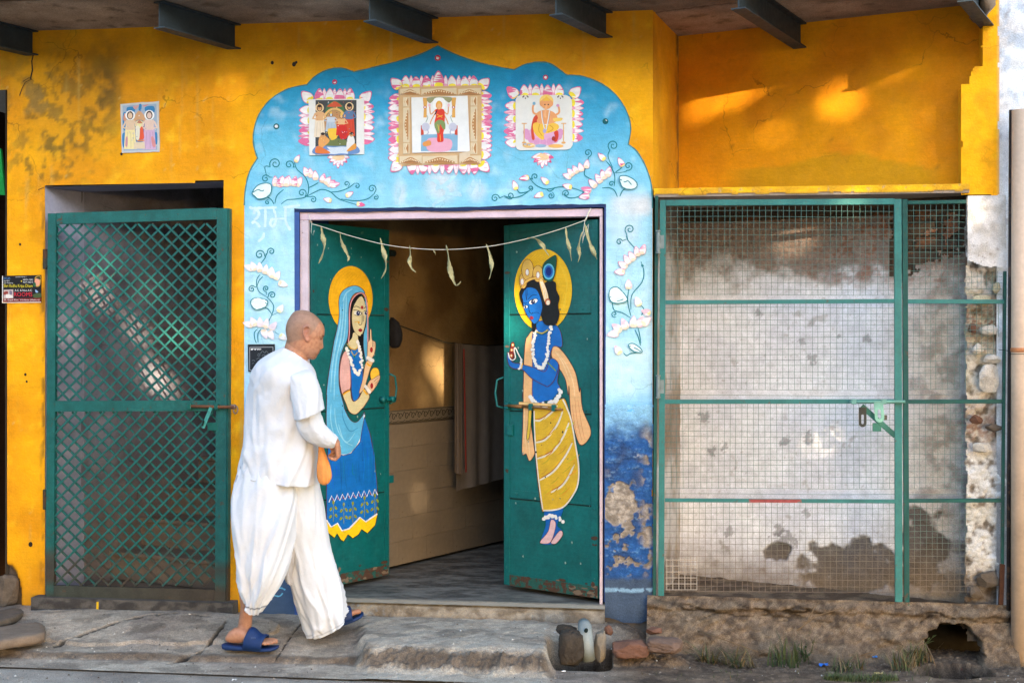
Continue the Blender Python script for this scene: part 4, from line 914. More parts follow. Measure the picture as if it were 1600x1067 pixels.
# ================================================================== door leaves
DZ0, DZ1 = .168, 2.165
def make_leaf(name, hinge, free, label, leftleaf):
    h, f = Vector((*hinge, 0)), Vector((*free, 0)); d = (f - h).normalized(); L = (f - h).length
    n = Vector((d.y, -d.x, 0));
    if n.y > 0: n = -n
    if leftleaf: n = Vector((d.y, -d.x, 0))
    e = bpy.data.objects.new('door', None); e.location = (h.x - B.location.x, h.y - B.location.y, 0); e.parent = B; COL.objects.link(e); e['label'] = label
    zc_ = (DZ0 + DZ1) / 2; hz = (DZ1 - DZ0) / 2; mid = (h + f) / 2
    seams = (.655, 1.14, 1.672)
    zz = [DZ0, *seams, DZ1]
    for a, b in zip(zz[:-1], zz[1:]):
        mb = MB(); mb.box(mid + ZV * ((a + b) / 2) - n * .008, d * (L / 2 - .002), n * .008, ZV * ((b - a) / 2 - .0015)); mb.build('panel', M_GREEN, e, bevel=.0015)
    for s_ in seams:
        mb = MB(); mb.box(mid + ZV * (s_ + .022) + n * .0002, d * (L / 2 - .045), n * .0018, ZV * .022); mb.build('rail', M_GREEN, e, bevel=.0008)
    fr = []
    for k, c_ in enumerate((h + d * .02, f - d * .02)):
        mb = MB(); mb.box(c_ + ZV * zc_ + n * .001, d * .02, n * .004, ZV * (hz - .001)); mb.build('stile', M_GREEN, e, bevel=.0012)
    mb = MB(); mb.box(mid + ZV * (DZ0 + .03) + n * .0012, d * (L / 2 - .041), n * .0042, ZV * .03); mb.build('bottom_rail', M_RUSTG, e, bevel=.0012)
    mb = MB(); mb.box(mid + ZV * (DZ1 - .02) + n * .0012, d * (L / 2 - .041), n * .0042, ZV * .02); mb.build('top_rail', M_GREEN, e, bevel=.0012)
    # dark lap line under each rail, rivets
    for s_ in seams:
        mb = MB(); mb.box(mid + ZV * (s_ - .0045) + n * .003, d * (L / 2 - .041), n * .0008, ZV * .0022); mb.build('seam', M_SEAM, e)
    mb = MB()
    for k in range(11):
        for c_ in (h + d * .018, f - d * .018):
            mb.tube([c_ + ZV * (DZ0 + .1 + k * .185) + n * .004, c_ + ZV * (DZ0 + .1 + k * .185) + n * .0075], [.006, .004], 7)
    for s_ in seams:
        for k in range(4): mb.tube([h + d * (L * (.15 + .235 * k)) + ZV * (s_ + .022) + n * .001, h + d * (L * (.15 + .235 * k)) + ZV * (s_ + .022) + n * .0052], [.0055, .004], 7)
    mb.build('rivets', M_GREEN, e, smooth=True)['kind'] = 'stuff'
    # scraped, rusted patches at the foot
    pp = Paint(Plane(h + n * .0056, n), 0, .00002)
    def ppx(s, z):
        q = h + d * s + ZV * z; x, y = proj(q.x, q.y, q.z); return (float(x), float(y))
    rr = random.Random(5 if leftleaf else 9)
    for k in range(46):
        s_ = rr.uniform(.0, L) if rr.random() < .6 else (rr.uniform(0, .05) if leftleaf is False else rr.uniform(L - .05, L)); z_ = DZ0 + abs(rr.gauss(0, .035)) + .004
        if k > 40: z_ = rr.uniform(.4, 2); s_ = rr.choice((.02, L - .02))
        sx, sz = rr.uniform(.006, .03), rr.uniform(.004, .014); pts = [ppx(min(max(s_ + sx * cos(t) * rr.uniform(.6, 1.2), .001), L - .001), max(z_ + sz * sin(t) * rr.uniform(.6, 1.2), DZ0 + .002)) for t in np.linspace(0, 2 * pi, 9)[:-1]]
        pp.poly(pts, A(92, 66, 50, .6) if rr.random() < .7 else A(140, 120, 100, .6), True, 2)
    for k in range(26):
        s_, z_ = rr.uniform(.05, L - .05), rr.uniform(.25, 2.1); w_ = rr.uniform(.002, .006); pp.poly([ppx(s_ + w_ * cos(t) * rr.uniform(.5, 1.5), z_ + w_ * 1.3 * sin(t)) for t in np.linspace(0, 2 * pi, 7)[:-1]], A(150, 180, 170, .7) if rr.random() < .6 else A(40, 60, 56, .6), False)
    pp.build('worn_patch', M_ENAMEL, e)['kind'] = 'stuff'
    return e, h, f, d, n, L
M_RUSTG = mat('rust_eaten_green_paint', A(40, 104, 94, .6), rough=.7, var=.25, vscale=14, bump=.4, bscale=80, rust=A(84, 58, 44, .7), rust_at=.47, rust_scale=22)
M_SEAM = mat('dark_seam', A(16, 34, 32, .6), rough=.9, var=0, bump=0)
dl, hL, fL, dL, nL, LL = make_leaf('door', (W(482, 600).x + .004, .03), (-1.859, .586), 'left green door leaf painted with a woman in a pale blue veil', True)
dr, hR, fR, dR, nR, LR = make_leaf('door', (W(937, 600).x - .012, .03), (-1.147, .365), 'right green door leaf painted with a blue skinned flute bearer in a yellow wrap', False)
PLL = Plane(hL, nL); PLR = Plane(hR, nR)
def ZF(ox, oy, s): return lambda x, y: (ox + x / s, oy + y / s)
# ---- left figure
f = Paint(PLL, .0038, .000025)
z1 = ZF(470, 390, 4.269); z2 = ZF(480, 620, 3.556)
def T(z, pts): return [z(*p) for p in pts]
RED, DK = A(96, 24, 26), A(14, 14, 18)
SKIN = A(222, 206, 156, .85); BLU = A(16, 112, 196, .85); SKY_ = A(96, 182, 224, .85); SKY2 = A(150, 214, 238, .85); GOLD = A(240, 176, 20, .9); PINK = A(228, 176, 168, .85)
c = z1(329, 328); f.ell(c[0], c[1], 147 / 4.269, 218 / 4.269, GOLD, n=48)
for k in range(7): f.stroke(T(z1, [(200 + 14 * k, 250 + 26 * k), (230 + 16 * k, 180 + 14 * k), (300 + 14 * k, 130 + 8 * k)]), .5, A(228, 160, 12, .85))
# hair mass behind the face
f.poly(T(z1, [(335, 330), (380, 295), (418, 312), (432, 380), (425, 480), (412, 560), (414, 690), (398, 740), (380, 640), (350, 560), (330, 600), (305, 625), (316, 520), (318, 400)]), DK)
# veil, left fall and swag
veil = T(z1, [(250, 345), (264, 292), (300, 258), (355, 240), (398, 256), (424, 288), (404, 296), (372, 288), (345, 306), (325, 345), (316, 400), (316, 520), (306, 600), (282, 650), (258, 730), (250, 830), (256, 930), (282, 1030)]) + T(z2, [(206, 70), (236, 126), (270, 140), (302, 108), (316, 88), (308, 190), (280, 260), (240, 312), (196, 324), (150, 306), (118, 250), (104, 150), (106, 0)]) + T(z1, [(168, 960), (180, 850), (198, 735), (218, 615), (238, 530), (252, 440)])
f.shape(veil, SKY_, RED, .9)
for a in ([(262, 380), (262, 470), (242, 580), (222, 680), (205, 800), (196, 950)], [(285, 330), (278, 460), (262, 600), (236, 720), (222, 860), (218, 1000)], [(300, 300), (296, 440), (284, 590), (256, 680)], [(340, 262), (300, 290), (276, 345)]): f.stroke(T(z1, a), 2.0, SKY2, taper=.6)
for a in ([(130, 40), (128, 130), (150, 220), (190, 280)], [(150, 60), (155, 140), (180, 210), (220, 250), (262, 200)], [(190, 70), (200, 130), (235, 190), (280, 170)], [(170, 150), (200, 240), (250, 270)]): f.stroke(T(z2, a), 1.5, SKY2 if a[0][0] != 190 else A(60, 150, 200, .8), taper=.6)
f.stroke(T(z2, [(118, 262), (150, 305), (196, 322), (240, 310), (280, 260), (306, 190), (314, 100)]), 2.0, A(225, 232, 238, .85))
# right strand of the veil
f.shape(T(z1, [(418, 320), (438, 350), (444, 440), (444, 560), (442, 720), (430, 745), (414, 640), (420, 500), (430, 420)]), SKY_, RED, .8)
# skirt
f.shape(T(z2, [(112, 270), (150, 306), (196, 325), (240, 312), (290, 250), (314, 110), (346, 205), (370, 330), (384, 470), (389, 560), (386, 655), (330, 690), (290, 672), (230, 732), (190, 745), (165, 702), (130, 726), (104, 690), (104, 480)]), BLU, RED, .8, sm=False)
yel = [(104, 705), (114, 755), (148, 782), (163, 756), (184, 794), (200, 801), (224, 762), (250, 784), (284, 762), (298, 734), (332, 756), (374, 712), (386, 660), (386, 640), (330, 690), (290, 672), (230, 732), (190, 745), (165, 702), (130, 726), (104, 690)]
f.shape(T(z2, yel), A(246, 204, 22, .9), RED, .9, sm=False)
f.stroke(T(z2, [(104, 682), (130, 722), (165, 700), (190, 742), (230, 730), (290, 668), (322, 692), (386, 648)]), 2.3, A(236, 236, 240, .85), sm=False)
zig = []
for k in range(19):
    t = k / 18; x = 118 + 270 * t; y = 566 - 40 * t + (18 if k % 2 == 0 else -16); zig.append((x, y))
f.stroke(T(z2, zig), 1.7, A(236, 236, 240, .85), sm=False)
for k in range(8): x, y = zig[2 * k + 1]; f.poly(T(z2, [(x + 4, y + 8), (x + 9, y + 26), (x + 1, y + 26)]), A(150, 40, 60, .8), False)
OLV = A(140, 150, 40, .85)
for x, y in ((142, 630), (200, 640), (250, 635), (315, 605), (372, 590)):
    f.stroke(T(z2, [(x, y - 40), (x, y + 62)]), .8, OLV, sm=False)
    for dx, dy, r in ((0, -45, 0), (-14, -8, .5), (14, -14, -.5), (-16, 34, .6), (15, 28, -.6)):
        q = z2(x + dx, y + dy); f.ell(q[0], q[1], 1.9, 3.3, OLV, r, 10)
rb_ = random.Random(8)
for k in range(26):
    x = 118 + k * 10; y0_ = rb_.uniform(330, 380) if x < 290 else rb_.uniform(200, 330); f.stroke(T(z2, [(x, y0_), (x + rb_.uniform(-6, 10), (y0_ + 480) / 2), (x + rb_.uniform(-4, 14), rb_.uniform(430, 520))]), rb_.uniform(.6, 1.8), A(*[int(v * rb_.uniform(.82, 1.12)) for v in (16, 112, 196)], .85), taper=.7)
# bodice, sleeve, arms
f.shape(T(z1, [(318, 690), (322, 760), (330, 850), (334, 960), (350, 1010), (378, 990), (404, 900), (408, 830), (404, 700), (380, 660), (340, 660)]), BLU, RED, .7)
f.shape(T(z1, [(286, 680), (262, 740), (252, 850), (262, 930), (275, 962), (322, 932), (328, 850), (320, 740), (310, 690)]), PINK, RED, .9)
f.shape(T(z1, [(275, 962), (322, 935), (332, 990), (350, 1012), (384, 985), (414, 930), (442, 950), (452, 985), (420, 1040)]) + T(z2, [(300, 66), (266, 96), (232, 84), (212, 40)]), SKIN, RED, .9)
f.shape(T(z1, [(384, 955), (406, 870), (430, 750), (474, 748), (456, 800), (436, 868), (416, 930)]), A(236, 196, 150, .85), RED, .7)
f.stroke(T(z1, [(276, 966), (300, 948), (322, 938)]), 2.8, GOLD); f.stroke(T(z1, [(276, 962), (300, 944), (322, 934)]), .7, RED)
# garlands
f.shape(T(z1, [(345, 555), (335, 590), (308, 628), (330, 662), (362, 668), (378, 640), (372, 560)]), SKIN, A(120, 90, 50), .5)
f.stroke(T(z1, [(304, 628), (330, 660), (362, 664), (378, 636)]), 1.6, A(206, 160, 30)); f.stroke(T(z1, [(330, 676), (350, 706), (372, 684)]), 1.5, A(190, 160, 40)); f.ell(*z1(352, 712), 1.4, 1.8, A(40, 130, 80))
GW = A(238, 234, 226, .88); rg = random.Random(2)
for t in np.linspace(0, 1, 46):
    P_ = catmull([(294, 650), (312, 690), (330, 752), (350, 808), (378, 832), (398, 790), (396, 710), (384, 650), (372, 612)], False, 6); x, y = P_[int(t * (len(P_) - 1))]
    q = z1(x + rg.uniform(-6, 6), y + rg.uniform(-6, 6)); f.ell(q[0], q[1], rg.uniform(1.8, 2.7), rg.uniform(1.8, 2.7), GW, n=9)
# face
f.shape(T(z1, [(398, 312), (376, 326), (352, 366), (337, 410), (334, 460), (340, 516), (358, 556), (384, 576), (404, 562), (422, 505), (430, 440), (426, 380), (414, 334)]), SKIN, A(90, 60, 40), .5)
f.poly(T(z1, [(398, 308), (374, 318), (348, 356), (334, 404), (330, 380), (345, 330), (380, 298), (412, 310), (424, 350)]), DK)
f.poly(T(z1, [(430, 440), (422, 505), (404, 562), (394, 572), (404, 700), (414, 690), (412, 580), (430, 500)]), DK)
for (x, y, rx, ry) in ((372, 424, 25, 15), (426, 424, 13, 13)):
    q = z1(x, y); f.ell(q[0], q[1], rx / 4.269, ry / 4.269, A(236, 232, 216, .9), .15, 16)
for (x, y, r) in ((376, 424, 13), (428, 424, 10)):
    q = z1(x, y); f.ell(q[0], q[1], r / 4.269, r * 1.15 / 4.269, A(24, 40, 96, .8), n=14); q = z1(x + 3, y - 4); f.ell(q[0], q[1], .8, .8, A(235, 235, 235), n=8)
for a in ([(342, 402), (358, 404), (378, 408), (400, 426), (380, 440), (352, 436)], ): f.stroke(T(z1, a), .9, DK)
for a in ([(346, 386), (364, 378), (392, 392)], [(412, 396), (424, 384), (436, 388)], [(412, 414), (424, 408), (436, 416)]): f.stroke(T(z1, a), 1.0, DK, taper=.5)
f.stroke(T(z1, [(402, 416), (402, 470), (398, 498), (386, 502), (378, 494)]), .8, A(60, 40, 30)); f.stroke(T(z1, [(412, 440), (410, 480)]), .7, A(90, 60, 40))
f.stroke(T(z1, [(352, 486), (368, 480), (382, 486)]), 1.0, A(226, 170, 40)); f.ell(*z1(380, 486), 1.4, 1.8, A(226, 170, 40))
f.poly(T(z1, [(376, 538), (390, 526), (404, 536), (392, 550)]), A(150, 28, 36)); f.ell(*z1(402, 386), 2.2, 2.8, A(172, 30, 30), n=14)
f.stroke(T(z1, [(310, 620), (317, 540), (318, 420), (328, 352), (356, 308), (392, 290), (420, 306), (434, 356), (440, 450), (440, 640), (438, 720)]), 1.7, A(232, 160, 160, .85))
f.stroke(T(z1, [(306, 620), (313, 540), (314, 420), (324, 350), (354, 302), (392, 284), (424, 302), (438, 352)]), .7, RED)
# hands, bracelets, ball
f.shape(T(z1, [(438, 722), (440, 622), (452, 602), (454, 536), (463, 536), (468, 600), (490, 618), (488, 676), (468, 722)]), A(236, 200, 156, .85), RED, .6)
f.stroke(T(z1, [(470, 606), (472, 650)]), .5, RED); f.stroke(T(z1, [(480, 612), (482, 650)]), .5, RED); f.ell(*z1(464, 668), 2.2, 4.2, A(170, 30, 34))
f.shape(T(z1, [(516, 840), (516, 810), (500, 788), (472, 792), (456, 826), (464, 868), (490, 866)]), A(238, 190, 60, .9), RED, .7)
f.shape(T(z1, [(428, 930), (450, 876), (474, 862), (516, 838), (520, 858), (502, 900), (470, 945), (446, 962)]), A(232, 190, 150, .85), RED, .6)
for a in ([(480, 880), (512, 852)], [(486, 896), (512, 872)], [(488, 908), (506, 888)]): f.stroke(T(z1, a), .5, RED)
f.ell(*z1(466, 908), 2.2, 4.6, A(170, 30, 34))
for x0, y0, x1_, y1_ in ((438, 722, 474, 740), (424, 912, 452, 948)):
    for k in range(6):
        t = k / 5; q = z1(x0 + (x1_ - x0) * t, y0 + (y1_ - y0) * t); f.ell(q[0], q[1], 2.2, 3.0, GW, n=9)
f.stroke(T(z1, [(432, 756), (446, 770), (462, 774)]), 2.4, GOLD); f.stroke(T(z1, [(410, 932), (424, 952), (438, 966)]), 2.4, GOLD)
f.build('painted_pattern', M_FIG, dl)
# ---- right figure
f = Paint(PLR, .0038, .000025)
z3 = ZF(770, 360, 3.811); z4 = ZF(770, 600, 3.137)
BSK = A(18, 106, 190, .86); PEA = A(244, 188, 128, .86); MUST = A(222, 178, 44, .88)
c = z3(302, 356); f.ell(c[0], c[1], 172 / 3.811, 245 / 3.811, A(236, 184, 24, .9), n=48)
for k in range(6): f.stroke(T(z3, [(150 + 10 * k, 300 + 20 * k), (180 + 12 * k, 220), (250 + 14 * k, 140 + 6 * k)]), .6, A(220, 164, 14, .85))
for k in range(5): f.stroke(T(z3, [(400 + 8 * k, 200 + 10 * k), (440 + 2 * k, 320), (430 - 4 * k, 480)]), .6, A(246, 200, 50, .85))
# shawl behind
f.shape(T(z3, [(198, 660), (212, 630), (242, 606), (240, 760), (238, 1000)]) + T(z4, [(204, 60), (186, 150), (204, 305), (206, 345), (182, 376), (166, 342), (146, 336), (150, 190), (152, 20)]) + T(z3, [(180, 1000), (186, 900), (188, 780)]), PEA, RED, .8)
f.shape(T(z3, [(352, 730), (365, 690), (398, 700), (448, 760), (496, 850), (518, 960)]) + T(z4, [(432, 20), (442, 120), (482, 222), (470, 272), (438, 298), (416, 270), (386, 150), (376, 10)]) + T(z3, [(452, 980), (436, 890), (398, 820), (360, 765)]), PEA, RED, .8)
for a in ([(390, 730), (440, 800), (480, 900), (492, 1000)], [(375, 720), (420, 790), (462, 900)]): f.stroke(T(z3, a), 1.3, A(250, 212, 160, .86), taper=.5)
for a in ([(160, 60), (158, 200), (168, 320)], [(180, 100), (176, 250), (184, 350)]): f.stroke(T(z4, a), 1.2, A(250, 212, 160, .86), taper=.5)
for a in ([(404, 60), (416, 180), (440, 280)], [(420, 80), (436, 190), (452, 270)], [(392, 100), (404, 200), (424, 280)]): f.stroke(T(z4, a), 1.0, A(224, 150, 100, .86), taper=.5)
# torso and legs
f.shape(T(z3, [(262, 596), (262, 545), (326, 540), (385, 568), (410, 618), (414, 692), (366, 690), (346, 740), (350, 790), (398, 800), (388, 900), (402, 942), (340, 1004), (246, 1016), (240, 840), (238, 622)]), BSK, RED, .8)
f.poly(T(z4, [(198, 0), (310, 0), (330, 30), (290, 80), (206, 84)]), BSK, False)
f.poly(T(z4, [(258, 620), (342, 600), (340, 640), (318, 690), (344, 720), (330, 760), (300, 782), (238, 776), (262, 690)]), A(16, 96, 176, .85))
f.shape(T(z4, [(288, 664), (274, 720), (236, 768), (244, 780), (284, 774), (306, 720), (310, 676)]), A(232, 190, 190, .85), RED, .7)
f.shape(T(z4, [(330, 718), (308, 744), (288, 776), (312, 780), (342, 744), (344, 722)]), A(232, 190, 190, .85), RED, .7)
rg = random.Random(4)
def bumpy(z, pts, n, r, col, j=6):
    P_ = catmull(pts, False, 8)
    for k in range(n):
        x, y = P_[int(k / (n - 1) * (len(P_) - 1))]; q = z(x + rg.uniform(-j, j), y + rg.uniform(-j, j)); f.ell(q[0], q[1], r * rg.uniform(.75, 1.2), r * rg.uniform(.75, 1.2), col, n=9)
bumpy(z4, [(256, 662), (280, 645), (306, 648), (342, 668)], 20, 2.6, GW)
# wrapped cloth
wrap = [(206, 110), (270, 112), (338, 72), (362, 84), (386, 172), (402, 262), (422, 400), (416, 500), (378, 562), (346, 604), (258, 622), (244, 612), (226, 500), (212, 350), (206, 200)]
f.shape(T(z4, wrap), MUST, RED, .9)
for a in ([(208, 178), (240, 176), (290, 140), (320, 104)], [(214, 286), (262, 270), (318, 200), (346, 130)], [(218, 366), (290, 336), (346, 262), (376, 188)], [(230, 472), (300, 428), (360, 350), (392, 288)], [(288, 530), (340, 500), (376, 450), (402, 392)]):
    f.stroke(T(z4, [(x + 1, y - 9) for x, y in a]), 1.3, A(160, 40, 30), taper=.7); f.stroke(T(z4, a), 3.0, A(232, 222, 196, .86), taper=.4)
rb_ = random.Random(8)
for k in range(40):
    x, y = rb_.uniform(222, 390), rb_.uniform(130, 560)
    if x > 250 + (y - 130) * .3 + 110: continue
    f.stroke(T(z4, [(x, y), (x + 24, y - 16), (x + 40, y - 36)]), rb_.uniform(.6, 2.0), A(*[int(v * rb_.uniform(.84, 1.08)) for v in (222, 178, 44)], .88), taper=.7)
f.stroke(T(z4, [(346, 74), (368, 120), (388, 178), (406, 280), (424, 400), (420, 490), (392, 550), (350, 600), (300, 616), (250, 618)]), 2.2, A(236, 228, 210, .86)); f.stroke(T(z4, [(206, 130), (208, 220), (216, 350), (230, 480), (248, 612)]), 1.8, A(236, 228, 210, .86))
bumpy(z4, [(196, 66), (214, 96), (250, 102), (296, 92), (326, 66), (336, 26)], 40, 2.8, GW, 9)
# arm and hand
f.shape(T(z3, [(94, 724), (92, 770), (104, 806), (134, 824), (182, 830), (236, 880), (308, 920), (338, 926), (376, 880), (396, 796), (350, 762), (316, 838), (250, 816), (182, 798), (160, 792), (120, 782), (104, 740)]), BSK, RED, .9)
f.stroke(T(z3, [(330, 786), (352, 806), (380, 836)]), 1.6, A(120, 150, 40)); bumpy(z3, [(176, 770), (172, 800), (164, 826)], 8, 1.9, GW, 3); f.stroke(T(z3, [(182, 790), (176, 824)]), 1.6, GOLD)
f.shape(T(z3, [(110, 700), (118, 668), (132, 672), (134, 720), (128, 762), (110, 764), (104, 730)]), A(134, 46, 40), A(90, 20, 20), .6)
for x, y in ((124, 682), (118, 712), (116, 745)): f.ell(*z3(x, y), 1.9, 2.4, A(232, 160, 80)); f.ell(*z3(x, y), .9, 1.2, GW)
f.stroke(T(z3, [(98, 728), (104, 756), (122, 772), (140, 756), (132, 712), (140, 700), (160, 740), (174, 764)]), 1.7, GW)
# garland, necklace
bumpy(z3, [(262, 606), (246, 660), (244, 730), (262, 790), (292, 818), (322, 780), (336, 700), (346, 620), (356, 560)], 72, 2.3, GW, 6)
f.stroke(T(z3, [(266, 602), (300, 612), (336, 590)]), 1.8, A(200, 180, 70)); f.stroke(T(z3, [(266, 608), (300, 618), (340, 596)]), .7, A(40, 90, 60))
# head
f.poly(T(z3, [(165, 388), (176, 348), (215, 305), (260, 290), (300, 318), (340, 300), (380, 310), (386, 356), (404, 400), (396, 448), (404, 500), (384, 558), (350, 566), (312, 556), (290, 500), (270, 500), (262, 590), (246, 604), (238, 560), (240, 520), (190, 460)]), DK)
f.shape(T(z3, [(182, 384), (212, 342), (262, 350), (288, 396), (302, 452), (292, 500), (280, 535), (254, 556), (232, 532), (206, 496), (192, 460), (186, 420)]), BSK, A(10, 30, 70), .6)
for (x, y, rx, ry, r) in ((248, 424, 26, 13, -.4), (202, 456, 12, 8, -.3)):
    q = z3(x, y); f.ell(q[0], q[1], rx / 3.811, ry / 3.811, A(236, 234, 228, .9), r, 16)
f.ell(*z3(246, 426), 3.2, 3.6, A(10, 30, 80)); f.ell(*z3(201, 457), 1.6, 2.0, A(10, 30, 80)); f.ell(*z3(249, 422), .8, .8, GW)
for a in ([(218, 430), (240, 412), (276, 406)], [(216, 412), (240, 388), (270, 384)], [(190, 428), (200, 436), (212, 432)], [(192, 452), (204, 446), (216, 450)], [(216, 440), (222, 470), (226, 486), (238, 496), (246, 486)], [(204, 350), (206, 400), (210, 418)], [(212, 352), (214, 390)]): f.stroke(T(z3, a), .9, DK, taper=.5)
f.stroke(T(z3, [(240, 496), (270, 488), (286, 500)]), .6, A(10, 30, 70)); f.poly(T(z3, [(226, 520), (236, 510), (250, 520), (240, 532)]), A(150, 40, 50))
# crown with feather
for (x, y, rx, ry) in ((188, 300, 22, 46), (214, 236, 34, 62), (276, 258, 30, 48)):
    q = z3(x, y); f.ell(q[0], q[1], rx / 3.811 + .7, ry / 3.811 + .7, RED, n=20); f.ell(q[0], q[1], rx / 3.811, ry / 3.811, A(228, 182, 84, .88), n=20)
f.shape(T(z3, [(176, 348), (184, 318), (214, 290), (254, 278), (300, 276), (308, 300), (262, 292), (216, 308)]), A(228, 182, 84, .88), RED, .6)
for x, y in ((212, 250), (276, 266), (182, 306)): f.ell(*z3(x, y), 3.0, 5.6, A(160, 60, 40)); f.ell(*z3(x, y), 2.4, 4.8, GW)
f.shape(T(z3, [(283, 300), (302, 290), (330, 360), (340, 412), (318, 428), (302, 380)]), A(236, 196, 120, .88), RED, .6)
for d_ in (0, 9, 18): f.stroke(T(z3, [(290 + d_ * .6, 306), (308 + d_, 360), (316 + d_, 412)]), .9, GW)
f.ell(*z3(334, 426), 4.2, 5.2, A(190, 90, 50)); f.ell(*z3(336, 430), 3.0, 3.8, A(240, 228, 200))
f.shape(T(z3, [(384, 152), (382, 230), (370, 288), (346, 306), (312, 288), (302, 240), (312, 196), (344, 168)]), A(10, 84, 66, .8), A(4, 40, 40), .7)
for rx, ry, col in ((34, 48, A(96, 186, 214)), (26, 38, A(30, 100, 180)), (17, 26, A(14, 40, 120))): f.ell(*z3(340, 246), rx / 3.811, ry / 3.811, col, n=20)
# flute through the waist
f.stroke(T(z4, [(134, 94), (200, 98), (318, 104)]), 5.2, A(110, 60, 30)); f.stroke(T(z4, [(134, 93), (200, 97), (318, 103)]), 3.8, A(236, 196, 130, .88))
f.shape(T(z4, [(182, 130), (196, 132), (188, 240), (180, 272), (172, 262), (178, 200)]), A(226, 190, 60), A(40, 40, 40), .6)
f.build('painted_pattern', M_FIG, dr)
# handles, bolts, lugs
def hook(parent, base, d, n, z0_, h_, m=M_GREEN, out=.05):
    b = MB(); b.tube([base + ZV * z0_ + n * .004, base + ZV * (z0_ + .01) + n * out * .8, base + ZV * (z0_ + h_ * .5) + n * out, base + ZV * (z0_ + h_ - .015) + n * out * .8, base + ZV * (z0_ + h_) + n * .004], .006, 8); return b.build('handle', m, parent, smooth=True)
hook(dl, fL + dL * .004, dL, (nL * .3 + dL * .95).normalized(), 1.16, .17); hook(dr, fR + dR * .002, dR, (nR * .5 + dR * .8).normalized(), 1.15, .17)
b = MB(); b.tube([fL - dL * .085 + ZV * 1.185 + nL * .02, fL + dL * .035 + ZV * 1.185 + nL * .02], .011, 10); b.tube([fL - dL * .07 + ZV * 1.185 + nL * .0, fL - dL * .07 + ZV * 1.185 + nL * .034], .017, 10); b.tube([fL + dL * .01 + ZV * 1.185 + nL * .0, fL + dL * .01 + ZV * 1.185 + nL * .034], .017, 10); b.build('bolt', M_GREEN, dl, smooth=True)
b = MB(); b.box(fL + dL * .02 + ZV * .72, dL * .02, nL * .006, ZV * .022); b.build('lug', M_GREEN, dl, bevel=.003)
b = MB(); b.tube([fL + dL * .0 + ZV * 2.03 + nL * .01, fL + dL * .035 + ZV * 2.03 + nL * .01], .02, 10); b.build('knob', M_SEAM, dl, smooth=True)
b = MB(); b.tube([fR - dR * .02 + ZV * 1.165 + nR * .016, fR - dR * .14 + ZV * 1.162 + nR * .016], .009, 10); b.tube([fR - dR * .14 + ZV * 1.162 + nR * .016, fR - dR * .42 + ZV * 1.155 + nR * .016], .006, 10); b.build('bolt', mat('old_brass', A(150, 110, 66, .7), rough=.5, metal=.4, var=.2), dr, smooth=True)
for k_ in (.03, .2, .36):
    b = MB(); b.box(fR - dR * k_ + ZV * 1.163 + nR * .012, dR * .012, nR * .012, ZV * .018); b.build('bolt_keeper', M_GREEN, dr, bevel=.004)
b = MB(); b.box(fR - dR * .045 + ZV * 1.03 + nR * .008, dR * .022, nR * .005, ZV * .03); b.build('lock_plate', M_GREEN, dr, bevel=.003)
# ================================================================== lattice gate at the left
GY = -.036
def gp(px, py, off=0): 
    q = W(px, py, GY); q.y -= off; return q
LG = thing('lattice_gate', 'green iron gate of crossed diagonal bars standing shut in the stair opening', 'gate', (W(75, 640, GY).x, GY, .14))
def gcol(z, rnd=0):
    t = .85 * float(ss(.40, .14, z + 2.2 * rnd)); return tuple(np.array(A(28, 112, 106, .62)) * (1 - t) + np.array(A(84, 56, 42, .62)) * t)
def gcolbar(name, p, q, w, t, parent, n=Vector((0, -1, 0)), seg=10, m=None, bevel=.001):
    p, q = Vector(p), Vector(q); b = MB(); d = q - p; k = max(1, int(d.length / .06)) if abs(d.z) > .1 else 1
    dn = d.normalized(); sd = dn.cross(n).normalized(); n2 = sd.cross(dn); rings = []; cols = []
    for i in range(k + 1):
        c = p + d * i / k; rings.append([c + sd * w / 2 + n2 * t / 2, c - sd * w / 2 + n2 * t / 2, c - sd * w / 2 - n2 * t / 2, c + sd * w / 2 - n2 * t / 2])
        cols += [gcol(c.z, (random.random() - .5) * .14)] * 4
    b.loft(rings); b.c = cols; o = b.build(name, m or M_TEALATTR, parent, col=True); return o
gTL, gTR, gBL, gBR = (76, 334), (358, 325), (72, 936), (355, 943)
def rail(name, x0, y0, x1, y1, h, parent, t=.03, off=0): return gcolbar(name, gp(x0, y0, off), gp(x1, y1, off), h, t, parent)
rail('stile', 83, 334, 79.5, 936, .047, LG); rail('stile', 348.5, 326, 345.5, 942, .060, LG); 
rail('top_rail', 90, 342.2, 340, 334.2, .062, LG); rail('middle_rail', 87, 634.5, 338, 633.5, .058, LG)
rail('bottom_rail', 86, 925.5, 337, 931.5, .082, LG)
# angle-iron return of the lock stile
gcolbar('stile_return', gp(357.2, 326, -.02) , gp(354.5, 942, -.02), .012, .05, LG)
def lattice(xa0, ya0, xa1, ya1, front):
    """bars cut to the rectangle xa0..xa1, ya0..ya1 in both diagonal directions"""
    pitch = 21.3; hgt = ya1 - ya0; wdt = xa1 - xa0
    for sgn in (1, -1):
        lay = .004 if sgn == front else -.006
        k = -hgt
        while k < wdt + 6:
            x0, y0, x1, y1 = xa0 + k, ya0, xa0 + k + hgt * 1.0, ya1
            # clip in x
            if x0 < xa0: y0 += (xa0 - x0); x0 = xa0
            if x1 > xa1: y1 -= (x1 - xa1); x1 = xa1
            if x1 - x0 > 5:
                if sgn == -1: x0, x1 = xa0 + xa1 - x0, xa0 + xa1 - x1
                j = lambda: (random.random() - .5) * 1.2
                gcolbar('lattice_bar', gp(x0 + j(), y0 + j(), lay), gp(x1 + j(), y1 + j(), lay), .0108, .007, LG)
            k += pitch
lattice(89, 350, 341, 627, 1)
lattice(86, 643, 339, 915, -1)
